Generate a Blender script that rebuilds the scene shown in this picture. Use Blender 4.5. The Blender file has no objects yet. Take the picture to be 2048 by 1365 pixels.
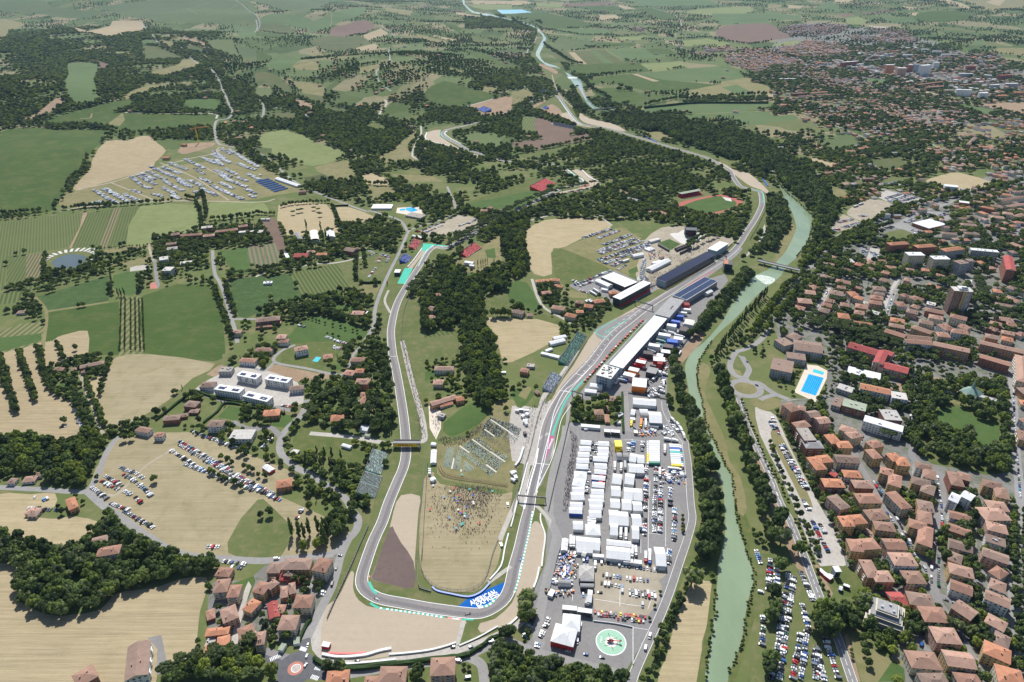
import bpy, bmesh, math, random
import numpy as np
from mathutils import Vector, Matrix, geometry
R = math.radians
rng = random.Random(7)
nr = np.random.RandomState(11)
SC = bpy.context.scene
COL = SC.collection
# ------------------------------------------------------------------ camera, light, exposure
H0 = 495.0                       # metres above the town
FPX, PITCH = 1365.0, R(29.5)     # 24 mm lens on a 36 mm sensor, 2048 px wide; tilt below the horizon
cam_d = bpy.data.cameras.new('camera'); cam = bpy.data.objects.new('camera', cam_d); COL.objects.link(cam)
cam_d.sensor_width = 36.0; cam_d.lens = 36.0 * FPX / 2048.0
cam_d.clip_start = 1.0; cam_d.clip_end = 90000.0
cam.location = (0, 0, H0); cam.rotation_euler = (R(90) - PITCH, 0, 0)
SC.camera = cam
W_ = bpy.data.worlds.new('World'); SC.world = W_; W_.use_nodes = True
SUN_EL, SHADOW_AZ = R(50), R(7)          # shadows fall towards the camera and a little to the right
sd = Vector((math.sin(SHADOW_AZ) * math.cos(SUN_EL), -math.cos(SHADOW_AZ) * math.cos(SUN_EL), -math.sin(SUN_EL)))
nt = W_.node_tree; nt.nodes.clear()
sky = nt.nodes.new('ShaderNodeTexSky'); sky.sky_type = 'NISHITA'; sky.sun_disc = False
sky.sun_elevation = SUN_EL; sky.sun_rotation = math.atan2(-sd.x, -sd.y); sky.altitude = 300
bg = nt.nodes.new('ShaderNodeBackground'); bg.inputs[1].default_value = 0.095
wo = nt.nodes.new('ShaderNodeOutputWorld'); nt.links.new(sky.outputs[0], bg.inputs[0]); nt.links.new(bg.outputs[0], wo.inputs[0])
sun_d = bpy.data.lights.new('sun', 'SUN'); sun_d.energy = 5.0; sun_d.angle = R(0.5); sun_d.color = (1, 0.975, 0.93)
sun = bpy.data.objects.new('sun', sun_d); COL.objects.link(sun); sun.rotation_euler = sd.to_track_quat('-Z', 'Y').to_euler()
sun.location = (0, 0, 900)
SC.view_settings.view_transform = 'Standard'; SC.view_settings.look = 'None'
SC.view_settings.exposure = 0.24; SC.view_settings.gamma = 1.0; SC.view_settings.use_curve_mapping = False
SC.render.engine = 'CYCLES'
SC.cycles.use_denoising = True
SC.cycles.max_bounces = 4; SC.cycles.diffuse_bounces = 2; SC.cycles.glossy_bounces = 2; SC.cycles.transparent_max_bounces = 6
SC.cycles.volume_bounces = 0

# ------------------------------------------------------------------ terrain and the photo's map
CP, SP = math.cos(PITCH), math.sin(PITCH)
def U0(px, py):                  # photo pixel -> point on the level plain
    px = np.asarray(px, float); py = np.asarray(py, float)
    dx = (px - 1024) / FPX; dy = -(py - 682.5) / FPX
    rz = -SP + dy * CP; t = H0 / -rz
    return dx * t, (CP + dy * SP) * t
HILLS = [  # px, py, metres high, radius x, radius y
 (40,215,95,400,300),(180,95,80,500,380),(320,160,30,260,200),(60,320,26,260,190),(230,20,90,1300,700),(640,40,70,700,450),
 (720,75,30,330,260),(560,150,34,330,240),(840,140,65,400,280),(800,175,32,260,170),(560,215,12,250,130),(640,285,8,160,90),(930,190,18,250,160),(880,60,22,400,300),
 (100,10,60,900,900),(480,12,40,900,700),(1840,25,70,900,600),(2020,45,60,900,500),(1700,5,60,1600,900),(2040,100,30,700,350),
 (905,500,7,90,90),(960,560,12,120,130),(975,830,8,34,32)]
_hc = [(float(U0(a,b)[0]), float(U0(a,b)[1]), c, d, e) for a,b,c,d,e in HILLS]
def hgt(x, y):
    x = np.asarray(x, float); y = np.asarray(y, float); z = np.zeros_like(x + y)
    for cx, cy, a, rx, ry in _hc:
        z += a * np.exp(-0.5 * (((x-cx)/rx)**2 + ((y-cy)/ry)**2))
    far = np.clip((y - 1900) / 2500, 0, 1)
    z += far * 38 * np.minimum(1, 3500/np.maximum(y, 1)) * (np.sin(x/310+y/510+1.0) * np.cos(y/370 - x/700) )* np.clip((-x+600)/1500+0.2, 0, 1)
    return z
def WP(px, py, z=0.0):           # photo pixel -> point on the terrain (z metres above it)
    px = np.asarray(px, float); py = np.asarray(py, float)
    dx = (px - 1024) / FPX; dy = -(py - 682.5) / FPX
    rz = -SP + dy * CP; ry = CP + dy * SP
    shp = np.shape(px + py); dxf, rzf, ryf = (np.atleast_1d(np.broadcast_to(v, shp)).astype(float).ravel() for v in (dx, rz, ry))
    g = np.zeros(len(dxf))
    for _ in range(10):
        tq = (H0 - g - z) / -rzf; g = 0.35*g + 0.65*hgt(dxf*tq, ryf*tq)
    tq = (H0 - g - z) / -rzf
    near = ryf*tq < 1900
    if near.all(): tq = tq.reshape(shp); return dx*tq, ry*tq
    t0 = (H0 - z - 190.0) / -rzf; t1 = (H0 - z + 6.0) / -rzf; hit = t1.copy(); found = np.zeros(len(hit), bool); lo = t0.copy()
    for k in range(1, 91):                 # first point where the sight line meets the ground
        tk = t0 + (t1 - t0)*k/90
        under = (H0 + rzf*tk - z) <= hgt(dxf*tk, ryf*tk)
        new = under & ~found; hit[new] = tk[new]; lo[new] = (t0 + (t1 - t0)*(k-1)/90)[new]; found |= under
    for _ in range(12):
        mid = (lo + hit)/2; under = (H0 + rzf*mid - z) <= hgt(dxf*mid, ryf*mid); hit = np.where(under, mid, hit); lo = np.where(under, lo, mid)
    t = np.where(near, tq, hit).reshape(shp)
    return dx * t, ry * t
CROPS = {'A':(1130,820,7.585),'B':(1130,640,7.585),'C':(1180,480,7.585),'D':(860,800,7.585),'E':(1080,1000,7.585),'G':(1080,1180,7.585),'K':(430,300,9.752),'M':(700,860,5.689),'N':(780,470,7.467),'O':(1360,440,10.24),'Q':(600,1180,4.267)}
def tilexy(tile, nums):          # numbers read off an enlarged tile of the photo -> photo pixels
    a = np.array(nums, float).reshape(-1, 2)
    if tile == 'F': return a[:,0], a[:,1]
    if tile in CROPS:
        ox, oy, k = CROPS[tile]; return ox + a[:,0]/k, oy + a[:,1]/k
    c, r = int(tile[0]), int(tile[1])
    return 512*c + a[:,0]/4, 341*r + a[:,1]/4
def nums(s): return [float(v) for v in s.split()]
def PW(tile, s, z=0.0):
    x, y = WP(*tilexy(tile, nums(s)), z)
    return np.stack([x, y], 1)
def smooth(P, n=4, closed=False):
    P = np.asarray(P); N = len(P); out = []
    if N < 3: return P
    for i in range(N if closed else N-1):
        p1, p2 = P[i], P[(i+1) % N]
        p0 = P[i-1] if (closed or i > 0) else 2*p1 - p2
        p3 = P[(i+2) % N] if (closed or i+2 < N) else 2*p2 - p1
        for k in range(n):
            t = k/n
            out.append(0.5*((2*p1)+(-p0+p2)*t+(2*p0-5*p1+4*p2-p3)*t*t+(-p0+3*p1-3*p2+p3)*t**3))
    if not closed: out.append(P[-1])
    return np.array(out)
def normals2(P, closed=False):
    if closed: d = np.roll(P,-1,0) - np.roll(P,1,0)
    else: d = np.gradient(P, axis=0)
    d /= np.maximum(np.linalg.norm(d, axis=1, keepdims=True), 1e-9)
    return np.stack([-d[:,1], d[:,0]], 1)
def pip(poly, pts):
    x, y = pts[:,0], pts[:,1]; ins = np.zeros(len(pts), bool)
    n = len(poly); j = n-1
    for i in range(n):
        xi, yi = poly[i]; xj, yj = poly[j]
        if yi != yj:
            c = ((yi > y) != (yj > y)) & (x < (xj-xi)*(y-yi)/(yj-yi)+xi)
            ins ^= c
        j = i
    return ins
def dline(P, pts):
    d = np.full(len(pts), 1e9)
    for a, b in zip(P[:-1], P[1:]):
        ab = b-a; L = max(float(ab@ab), 1e-9)
        t = np.clip(((pts-a)@ab)/L, 0, 1)
        q = pts - (a + t[:,None]*ab)
        d = np.minimum(d, np.hypot(q[:,0], q[:,1]))
    return d

# ------------------------------------------------------------------ materials
MATS = {}
def newmat(name, rough=0.9, spec=0.2):
    m = bpy.data.materials.new(name); m.use_nodes = True
    b = m.node_tree.nodes['Principled BSDF']; b.inputs['Roughness'].default_value = rough
    b.inputs['Specular IOR Level'].default_value = spec
    return m, m.node_tree, b
def nd(t, typ, **kw):
    n = t.nodes.new(typ)
    for k, v in kw.items():
        if k.startswith('i_'): n.inputs[int(k[2:]) if k[2:].isdigit() else k[2:]].default_value = v
        else: setattr(n, k, v)
    return n
def c4(c): return (c[0], c[1], c[2], 1)
def mixc(t, fac, a, b, mode='MIX'):
    m = t.nodes.new('ShaderNodeMix'); m.data_type = 'RGBA'; m.blend_type = mode
    for sock, v in ((m.inputs[0], fac), (m.inputs[6], a), (m.inputs[7], b)):
        if isinstance(v, (int, float)): sock.default_value = v
        elif isinstance(v, tuple): sock.default_value = c4(v)
        else: t.links.new(v, sock)
    return m.outputs[2]
def ramp(t, src, a, b):
    r = nd(t, 'ShaderNodeMapRange'); r.inputs[1].default_value = a; r.inputs[2].default_value = b
    t.links.new(src, r.inputs[0]); return r.outputs[0]
def noise(t, scale, detail=3, rough=0.6, vec=None, stretch=None):
    n = nd(t, 'ShaderNodeTexNoise'); n.inputs['Scale'].default_value = scale
    n.inputs['Detail'].default_value = detail; n.inputs['Roughness'].default_value = rough
    if vec is None:
        vec = nd(t, 'ShaderNodeNewGeometry').outputs['Position']
    if stretch:
        mp = nd(t, 'ShaderNodeMapping'); mp.inputs['Rotation'].default_value[2] = stretch[0]
        mp.inputs['Scale'].default_value = (stretch[1], stretch[2], 1)
        t.links.new(vec, mp.inputs[0]); vec = mp.outputs[0]
    t.links.new(vec, n.inputs['Vector']); return n.outputs[0]
def ground_mat(name, c1, c2, c3=None, s1=0.02, s2=0.3, rows=None, streak=None, rough=0.95, flecks=None, fine=0.35):
    """c1/c2 large mottling, c3 small patches; rows=(angle, period m, colour between rows, share); streak=(angle, strength)"""
    m, t, b = newmat(name, rough, 0.1)
    col = mixc(t, ramp(t, noise(t, s1, 4), 0.35, 0.65), c1, c2)
    if c3 is not None: col = mixc(t, ramp(t, noise(t, s2, 4, 0.7), 0.48, 0.70), col, c3)
    pos = nd(t, 'ShaderNodeNewGeometry').outputs['Position']
    if streak:
        st = noise(t, 1.0, 2, 0.6, pos, (streak[0], 0.01, 0.35))
        dk = tuple(v*0.72 for v in c1); lt = tuple(min(1, v*1.22) for v in c2)
        col = mixc(t, streak[1], col, mixc(t, ramp(t, st, 0.35, 0.65), dk, lt))
        st2 = noise(t, 1.0, 3, 0.7, pos, (streak[0]+.03, 0.03, 0.9)); col = mixc(t, streak[1]*.8, col, mixc(t, ramp(t, st2, 0.38, 0.62), tuple(v*.8 for v in c1), tuple(min(1, v*1.2) for v in c2)))
    if rows:
        mp = nd(t, 'ShaderNodeMapping'); mp.inputs['Rotation'].default_value[2] = rows[0]; t.links.new(pos, mp.inputs[0])
        w = nd(t, 'ShaderNodeTexWave'); w.wave_type = 'BANDS'; w.bands_direction = 'X'; w.inputs['Scale'].default_value = 0.314/rows[1]*1.0
        w.inputs['Distortion'].default_value = 0.3; w.inputs['Detail'].default_value = 2; w.inputs['Detail Scale'].default_value = 4
        t.links.new(mp.outputs[0], w.inputs['Vector'])
        col = mixc(t, ramp(t, w.outputs['Fac'], rows[3]-0.12, rows[3]+0.12), rows[2], col)
    if flecks: col = mixc(t, ramp(t, noise(t, 0.55, 3, 0.7, pos, (0.3, 0.25, 1)), 0.60, 0.68), col, flecks)
    fn = ramp(t, noise(t, 1.1, 3, 0.75), 0.2, 0.8)
    col = mixc(t, 1.0, col, mixc(t, fn, (1-fine*0.6,)*3, (1+fine*0.45,)*3), 'MULTIPLY')
    t.links.new(col, b.inputs['Base Color']); MATS[name] = m; return m
def plain_mat(name, c, rough=0.6, spec=0.3, var=0.12, scale=0.6, metal=0.0):
    m, t, b = newmat(name, rough, spec); b.inputs['Metallic'].default_value = metal
    lo = tuple(v*(1-var) for v in c); hi = tuple(min(1, v*(1+var)) for v in c)
    t.links.new(mixc(t, ramp(t, noise(t, scale, 3), 0.3, 0.7), lo, hi), b.inputs['Base Color']); MATS[name] = m; return m
A = math.atan2
ground_mat('grass', (.085,.115,.034), (.115,.135,.045), (.15,.145,.06), .03, .12)
ground_mat('lawn', (.060,.108,.030), (.078,.130,.038), (.095,.12,.04), .05, .2)
ground_mat('verge', (.100,.128,.042), (.132,.148,.058), (.18,.165,.082), .02, .1)
ground_mat('drygrass', (.185,.175,.080), (.235,.205,.105), (.15,.155,.06), .018, .07)
ground_mat('meadow', (.28,.238,.142), (.345,.290,.182), (.21,.19,.095), .02, .05, streak=(0.3,.25))
ground_mat('crop', (.050,.088,.022), (.070,.106,.028), (.115,.125,.042), .008, .03, streak=(0.15,.22), fine=.2)
ground_mat('crop_blotched', (.045,.085,.026), (.062,.100,.032), (.10,.14,.055), .01, .06, streak=(0.05,.3), flecks=(.15,.20,.10), fine=.25)
ground_mat('crop_olive', (.105,.115,.045), (.075,.105,.038), (.13,.125,.06), .006, .02, fine=.2)
ground_mat('crop_light', (.165,.195,.075), (.20,.225,.095), (.135,.165,.055), .012, .05, streak=(0.1,.2), fine=.15)
ground_mat('crop_far', (.085,.130,.048), (.105,.150,.06), (.12,.15,.065), .003, .01, fine=.2)
ground_mat('crop_grey', (.085,.118,.046), (.115,.14,.058), (.08,.115,.05), .003, .015, streak=(0.5,.15), fine=.2)
ground_mat('straw', (.35,.280,.168), (.40,.330,.205), (.28,.25,.12), .012, .06, streak=(1.25,.35))
ground_mat('straw_far', (.30,.245,.15), (.36,.29,.18), (.24,.22,.12), .006, .02, streak=(0.3,.25))
ground_mat('stubble', (.325,.262,.160), (.39,.320,.200), (.25,.22,.12), .014, .05, streak=(-0.12,.42))
ground_mat('stubble_tall', (.32,.255,.155), (.37,.300,.185), (.25,.21,.13), .012, .06, streak=(1.35,.4))
ground_mat('ploughed', (.150,.105,.078), (.185,.130,.098), (.13,.095,.07), .01, .06, streak=(0.9,.25))
ground_mat('soil', (.28,.195,.125), (.34,.245,.165), (.22,.17,.11), .03, .12)
ground_mat('dirt', (.33,.285,.215), (.39,.34,.265), (.28,.25,.18), .03, .1)
ground_mat('woodfloor', (.060,.075,.030), (.090,.095,.045), (.12,.11,.06), .03, .15)
ground_mat('town', (.17,.165,.15), (.225,.215,.195), (.085,.115,.042), .03, .08)
ground_mat('country', (.10,.135,.042), (.135,.155,.058), (.19,.175,.085), .006, .025)
ground_mat('asphalt', (.215,.205,.20), (.25,.24,.23), (.19,.182,.178), .03, .3, rough=.85, fine=.12)
ground_mat('asphalt_dark', (.105,.105,.115), (.13,.13,.135), (.095,.095,.10), .04, .3, rough=.8, fine=.12)
ground_mat('road', (.26,.25,.24), (.30,.29,.275), (.23,.22,.21), .03, .3, rough=.85, fine=.12)
ground_mat('track', (.235,.215,.205), (.26,.24,.23), (.21,.19,.182), .02, .3, rough=.8, streak=(.2,.05), fine=.08)
ground_mat('paving', (.40,.37,.33), (.46,.43,.385), (.34,.31,.27), .05, .3, fine=.15)
ground_mat('concrete', (.55,.53,.49), (.62,.60,.56), (.48,.45,.4), .05, .3, fine=.12)
ground_mat('pooldeck', (.62,.54,.44), (.66,.58,.48), (.56,.49,.4), .05, .3, fine=.1)
ground_mat('gravel', (.39,.325,.245), (.42,.35,.265), (.37,.31,.23), .02, .2, fine=.08, streak=(.7,.06))
ground_mat('gravel_wet', (.135,.100,.090), (.150,.112,.10), (.12,.09,.08), .03, .2, fine=.08)
ground_mat('turquoise', (.07,.44,.32), (.10,.48,.35), None, .1, fine=.08)
ground_mat('blue_paint', (.01,.10,.36), (.012,.12,.40), None, .1, fine=.05)
ground_mat('running_track', (.36,.115,.09), (.40,.135,.105), None, .1, fine=.1)
ground_mat('clay', (.42,.18,.13), (.46,.2,.15), None, .1, fine=.1)
plain_mat('rubber', (.165,.155,.155), .75, .2, .12, .4); plain_mat('white_paint', (.8,.8,.8), .6); plain_mat('red_paint', (.6,.04,.05), .5); plain_mat('magenta_paint', (.38,.03,.17), .6)
# rows of vines seen from above
def rowang(tile, x1, y1, x2, y2):
    P = PW(tile, f'{x1} {y1} {x2} {y2}'); d = P[1]-P[0]; return math.atan2(d[0], d[1])
for k, (ang, per, bc, sh, cc) in {'vineyard_a':(rowang('01',60,680,100,380),5.2,(.135,.15,.062),.45,(.080,.105,.036)), 'vineyard_b':(rowang('01',575,620,700,340),5.6,(.125,.14,.055),.45,(.070,.098,.032)),
     'vineyard_brown':(rowang('01',800,620,920,310),5.6,(.22,.17,.105),.5,(.075,.10,.038)), 'orchard_strip':(0.0,9,(.21,.19,.1),.5,(.09,.12,.04)), 'vineyard_c':(rowang('11',560,1000,420,790),6.5,(.14,.15,.058),.42,(.062,.094,.030)),
     'vineyard_far':(0.15,9,(.15,.165,.075),.5,(.08,.115,.04)), 'nursery':(rowang('11',60,790,20,620),8,(.2,.16,.12),.5,(.1,.13,.05))}.items():
    ground_mat(k, cc, tuple(v*1.15 for v in cc), None, .02, rows=(ang, per, bc, sh), fine=.3)
def farmland_mat():
    m, t, b = newmat('farmland', .95, .1)
    pos = nd(t, 'ShaderNodeNewGeometry').outputs['Position']; mp = nd(t, 'ShaderNodeMapping'); mp.inputs['Rotation'].default_value[2] = .35; mp.inputs['Scale'].default_value = (1, .62, 0); t.links.new(pos, mp.inputs[0])
    v = nd(t, 'ShaderNodeTexVoronoi'); v.distance = 'CHEBYCHEV'; v.inputs['Scale'].default_value = .0062; v.inputs['Randomness'].default_value = .8; t.links.new(mp.outputs[0], v.inputs['Vector'])
    cr = nd(t, 'ShaderNodeValToRGB'); cr.color_ramp.interpolation = 'CONSTANT'; e = cr.color_ramp.elements
    cols = [(.050,.085,.026),(.085,.120,.040),(.066,.098,.030),(.125,.138,.056),(.108,.145,.056),(.24,.205,.12),(.075,.108,.034),(.18,.17,.085),(.13,.095,.07)]
    e[0].position = 0; e[0].color = c4(cols[0]); e[1].position = .14; e[1].color = c4(cols[1])
    for i, c in enumerate(cols[2:]): q = e.new(.26+i*.105); q.color = c4(c)
    t.links.new(v.outputs['Color'], cr.inputs[0])
    col = mixc(t, ramp(t, noise(t, .012, 4, .6), .3, .7), cr.outputs[0], mixc(t, .5, cr.outputs[0], (.115,.14,.055)))
    col = mixc(t, 1.0, col, mixc(t, noise(t, .15, 4, .7), (.75,.75,.75), (1.25,1.25,1.25)), 'MULTIPLY')
    t.links.new(col, b.inputs['Base Color']); MATS['farmland'] = m
farmland_mat()
def water_mat(name, c1, c2, rough, scale):
    m, t, b = newmat(name, rough*.6, 0.5)
    t.links.new(mixc(t, ramp(t, noise(t, .02, 5, .65, None, (.4, 1, .35)), .35, .65), tuple(v*.9 for v in c1), c2), b.inputs['Base Color'])
    bp = nd(t, 'ShaderNodeBump'); bp.inputs['Strength'].default_value = .12; bp.inputs['Distance'].default_value = .3
    t.links.new(noise(t, scale, 3), bp.inputs['Height']); t.links.new(bp.outputs[0], b.inputs['Normal']); MATS[name] = m
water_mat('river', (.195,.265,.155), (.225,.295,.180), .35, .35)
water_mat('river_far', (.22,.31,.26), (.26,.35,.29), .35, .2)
water_mat('pool', (.02,.38,.72), (.03,.42,.76), .2, .8)
water_mat('pool_teal', (.06,.50,.58), (.08,.55,.62), .2, .8)
water_mat('pond', (.065,.085,.085), (.08,.1,.095), .12, .5)
water_mat('reservoir', (.08,.42,.62), (.1,.46,.66), .3, .1)
ground_mat('foam', (.23,.30,.20), (.70,.74,.68), (.80,.82,.78), .16, .5, streak=(1.0,.3), rough=.5)
# ------------------------------------------------------------------ the ground: one sheet cut along the photo's fields, roads and banks
# name | material | tile | points         (line regions: name | material | tile | L width | points)
G = []
def reg(s):
    for ln in s.strip().splitlines():
        ln = ln.strip()
        if ln: G.append([v.strip() for v in ln.split('|')])
# --- far left hills
reg('''
town_ground|town|F|1560 800 1650 790 1640 690 1560 690 1560 620 1640 560 1620 520 1700 470 1800 420 1900 380 2048 330 2120 330 2120 1420 1760 1420 1790 1300 1740 1230 1700 1150 1640 1000 1580 880
town_ground|town|30|0 430 200 200 640 200 1200 300 1700 500 2048 560 2048 760 1700 780 1300 760 1180 900 1560 890 1640 960 1500 1020 1180 960 900 960 700 760 500 700 200 600 0 520
town_ground|town|13|-60 560 120 400 640 340 620 480 460 900 400 1060 200 1060 100 1020 -300 1110 -380 900 -350 560
field|crop_grey|00|-60 -10 330 -10 420 60 870 100 860 120 560 150 380 120 170 110 0 95 -60 95
field|crop_grey|00|760 60 1100 20 1300 -20 1900 -20 2048 120 2048 200 1850 200 1500 180 1230 170 1150 150 980 130 860 90
field|straw_far|00|480 190 560 210 620 260 720 270 880 300 1000 270 1150 250 1140 180 1050 170 900 170 880 210 700 250 600 220
field|crop_olive|00|1145 360 1250 370 1490 470 1300 480 1155 490
field|crop_far|00|1120 320 1230 320 1270 360 1145 360
field|crop_far|00|545 510 680 500 790 520 780 600 760 650 790 780 720 830 590 840 560 760 520 680 540 600
field|ploughed|00|680 485 800 490 890 530 820 565 790 565 790 510
field|drygrass|00|1220 570 1400 530 1450 480 1580 490 1640 520 1430 590 1260 610
field|drygrass|00|990 780 1130 700 1260 680 1290 690 1200 730 1050 780
field|crop|00|590 890 760 850 1050 790 1050 850 980 880 900 905 1000 905 1720 920 1740 950 1700 1010 1440 1030 1180 1050 1100 1065 860 1020 600 990 400 1000 230 1000 330 980 480 930
field|crop|F|-20 276 57 255 125 260 207 260 207 275 192 295 170 322 165 341 150 361 132 381 107 421 75 427 0 434 -20 436
field|stubble_tall|F|213 282 255 282 270 275 300 272 315 287 332 302 310 325 307 337 290 343 250 359 152 382 155 366 178 341 185 320
wild_garden|woodfloor|00|150 980 300 910 430 800 480 780 520 840 480 900 250 970
vineyard|vineyard_far|00|1640 320 1860 320 1890 400 1920 450 1700 400
field|crop_far|00|1860 210 2048 210 2048 300 1950 310 1880 260
field|soil|00|1440 290 1640 340 1640 370 1500 330
field|crop_grey|00|1880 350 2048 400 2048 510 1930 450
field|crop_olive|00|1490 350 1640 390 1620 430 1520 400
field|drygrass|00|1250 310 1390 340 1400 380 1350 380
field|drygrass|00|-40 160 160 180 200 210 80 250 0 330 -40 340
field|grass|00|-40 420 150 430 80 450 -40 460
field|soil|00|150 975 300 905 430 800 480 780 520 840 450 860 330 940
garden|lawn|00|1480 860 1500 800 1700 790 1760 810 1740 880 1640 890
field|drygrass|00|850 1000 980 905 1000 960 960 1010
car_park|drygrass|F|125 392 155 382 290 343 340 335 420 317 435 297 440 290 512 327 580 365 605 380 590 385 545 392 475 404 420 404 350 402 225 404 125 418
ring_field|verge|00|1430 1250 1560 1210 1680 1240 1640 1300 1500 1320
building_site|soil|00|1440 1180 1500 1150 1700 1140 1700 1170 1500 1230 1440 1225
field|crop_grey|10|0 -10 600 -10 380 140 330 150 200 80 0 20
field|crop_far|10|590 120 870 60 860 120 700 170 500 250 380 280 460 170
field|crop_far|10|120 110 430 150 450 200 380 240 190 190 50 200 20 180
field|crop_olive|10|0 190 180 190 330 240 270 280 0 240
field|crop|10|0 250 240 290 180 310 0 290
field|ploughed|10|600 230 720 200 870 160 950 210 880 260 740 290 600 330
field|crop_olive|10|430 330 600 290 740 300 830 290 910 350 640 420 480 370
field|straw_far|10|840 290 1000 230 1060 270 1000 300 900 320
field|straw_far|10|780 390 950 350 980 370 960 400 860 410
field|drygrass|10|430 430 530 420 540 450 440 470
field|drygrass|10|290 530 440 490 490 500 500 560 330 560
vineyard|vineyard_far|10|820 480 960 470 980 500 830 530
field|drygrass|10|830 540 1000 510 980 570 830 590
field|crop_far|10|500 490 620 490 600 530 520 550
field|crop|10|0 400 130 440 40 490 0 490
field|crop_far|10|50 520 200 430 380 480 270 560 130 560
field|crop_olive|10|0 580 130 590 220 640 290 720 270 760 150 700 0 680
field|drygrass|10|270 650 450 660 550 700 550 770 400 760
vineyard|vineyard_far|10|0 700 130 710 130 790 0 780
field|crop_olive|10|110 900 330 900 310 970 200 960 130 930
garden|soil|10|320 790 460 840 450 890 400 860 310 830
field|crop_olive|10|300 740 540 770 560 830 440 820
field|crop_light|10|40 1080 230 1040 400 1090 490 1150 680 1200 710 1240 620 1290 450 1330 300 1290 140 1230 40 1170
field|crop_olive|10|0 1180 130 1190 120 1230 0 1230
field|drygrass|F|629 427 684 404 699 407 697 425 710 428 700 450 700 450 660 440
field|drygrass|10|470 1340 690 1290 750 1300 740 1364 640 1364 760 1425 700 1460 620 1420 540 1394
field|crop|10|1000 930 1070 830 1150 820 1220 850 1200 890 1060 920
field|crop|10|1330 760 1500 650 1650 690 1880 750 1890 790 1620 860 1460 850
field|grass|10|1130 950 1380 900 1370 930 1150 980
field|grass|10|880 1010 940 970 1030 1010 1040 1060 900 1040
field|drygrass|10|990 1250 1100 1200 1170 1130 1280 1050 1270 1120 1220 1190 1270 1270 1330 1300 1330 1320 1000 1290
field|crop_olive|10|540 840 760 880 700 920 560 890
spectator_bank|soil|10|1640 870 1890 800 2048 770 2048 870 1990 910 1800 940 1760 880
field|drygrass|10|1810 730 1820 690 1950 710 1900 750
field|drygrass|10|1000 60 1250 90 1230 130 1050 90
field|crop|10|1500 180 1660 230 1620 260 1520 210
field|drygrass|10|1280 270 1500 330 1610 330 1440 350 1300 300
field|straw_far|10|1410 280 1600 320 1610 335 1430 300
field|grass|10|1230 160 1390 200 1300 220
field|grass|10|1870 220 2048 230 2048 260 1900 250
field|grass|10|1720 290 1900 330 1860 360 1740 340
field|crop|10|1660 400 1880 450 1960 520 2048 530 2048 560 1800 470
field|drygrass|10|1540 540 1660 570 1650 600 1550 560
field|straw_far|10|1600 95 1800 130 1790 145 1600 115
field|straw_far|10|1720 5 2048 10 2048 35 1740 30
field|crop_light|10|1760 35 2048 40 2048 75 1830 80 1720 55
reservoir_bank|crop|F|975 22 1024 24 1050 22 1066 26 1040 33 1005 32
reservoir|reservoir|F|994 20 1044 19.5 1065 25 1024 27.8 1004 28
''')
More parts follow.
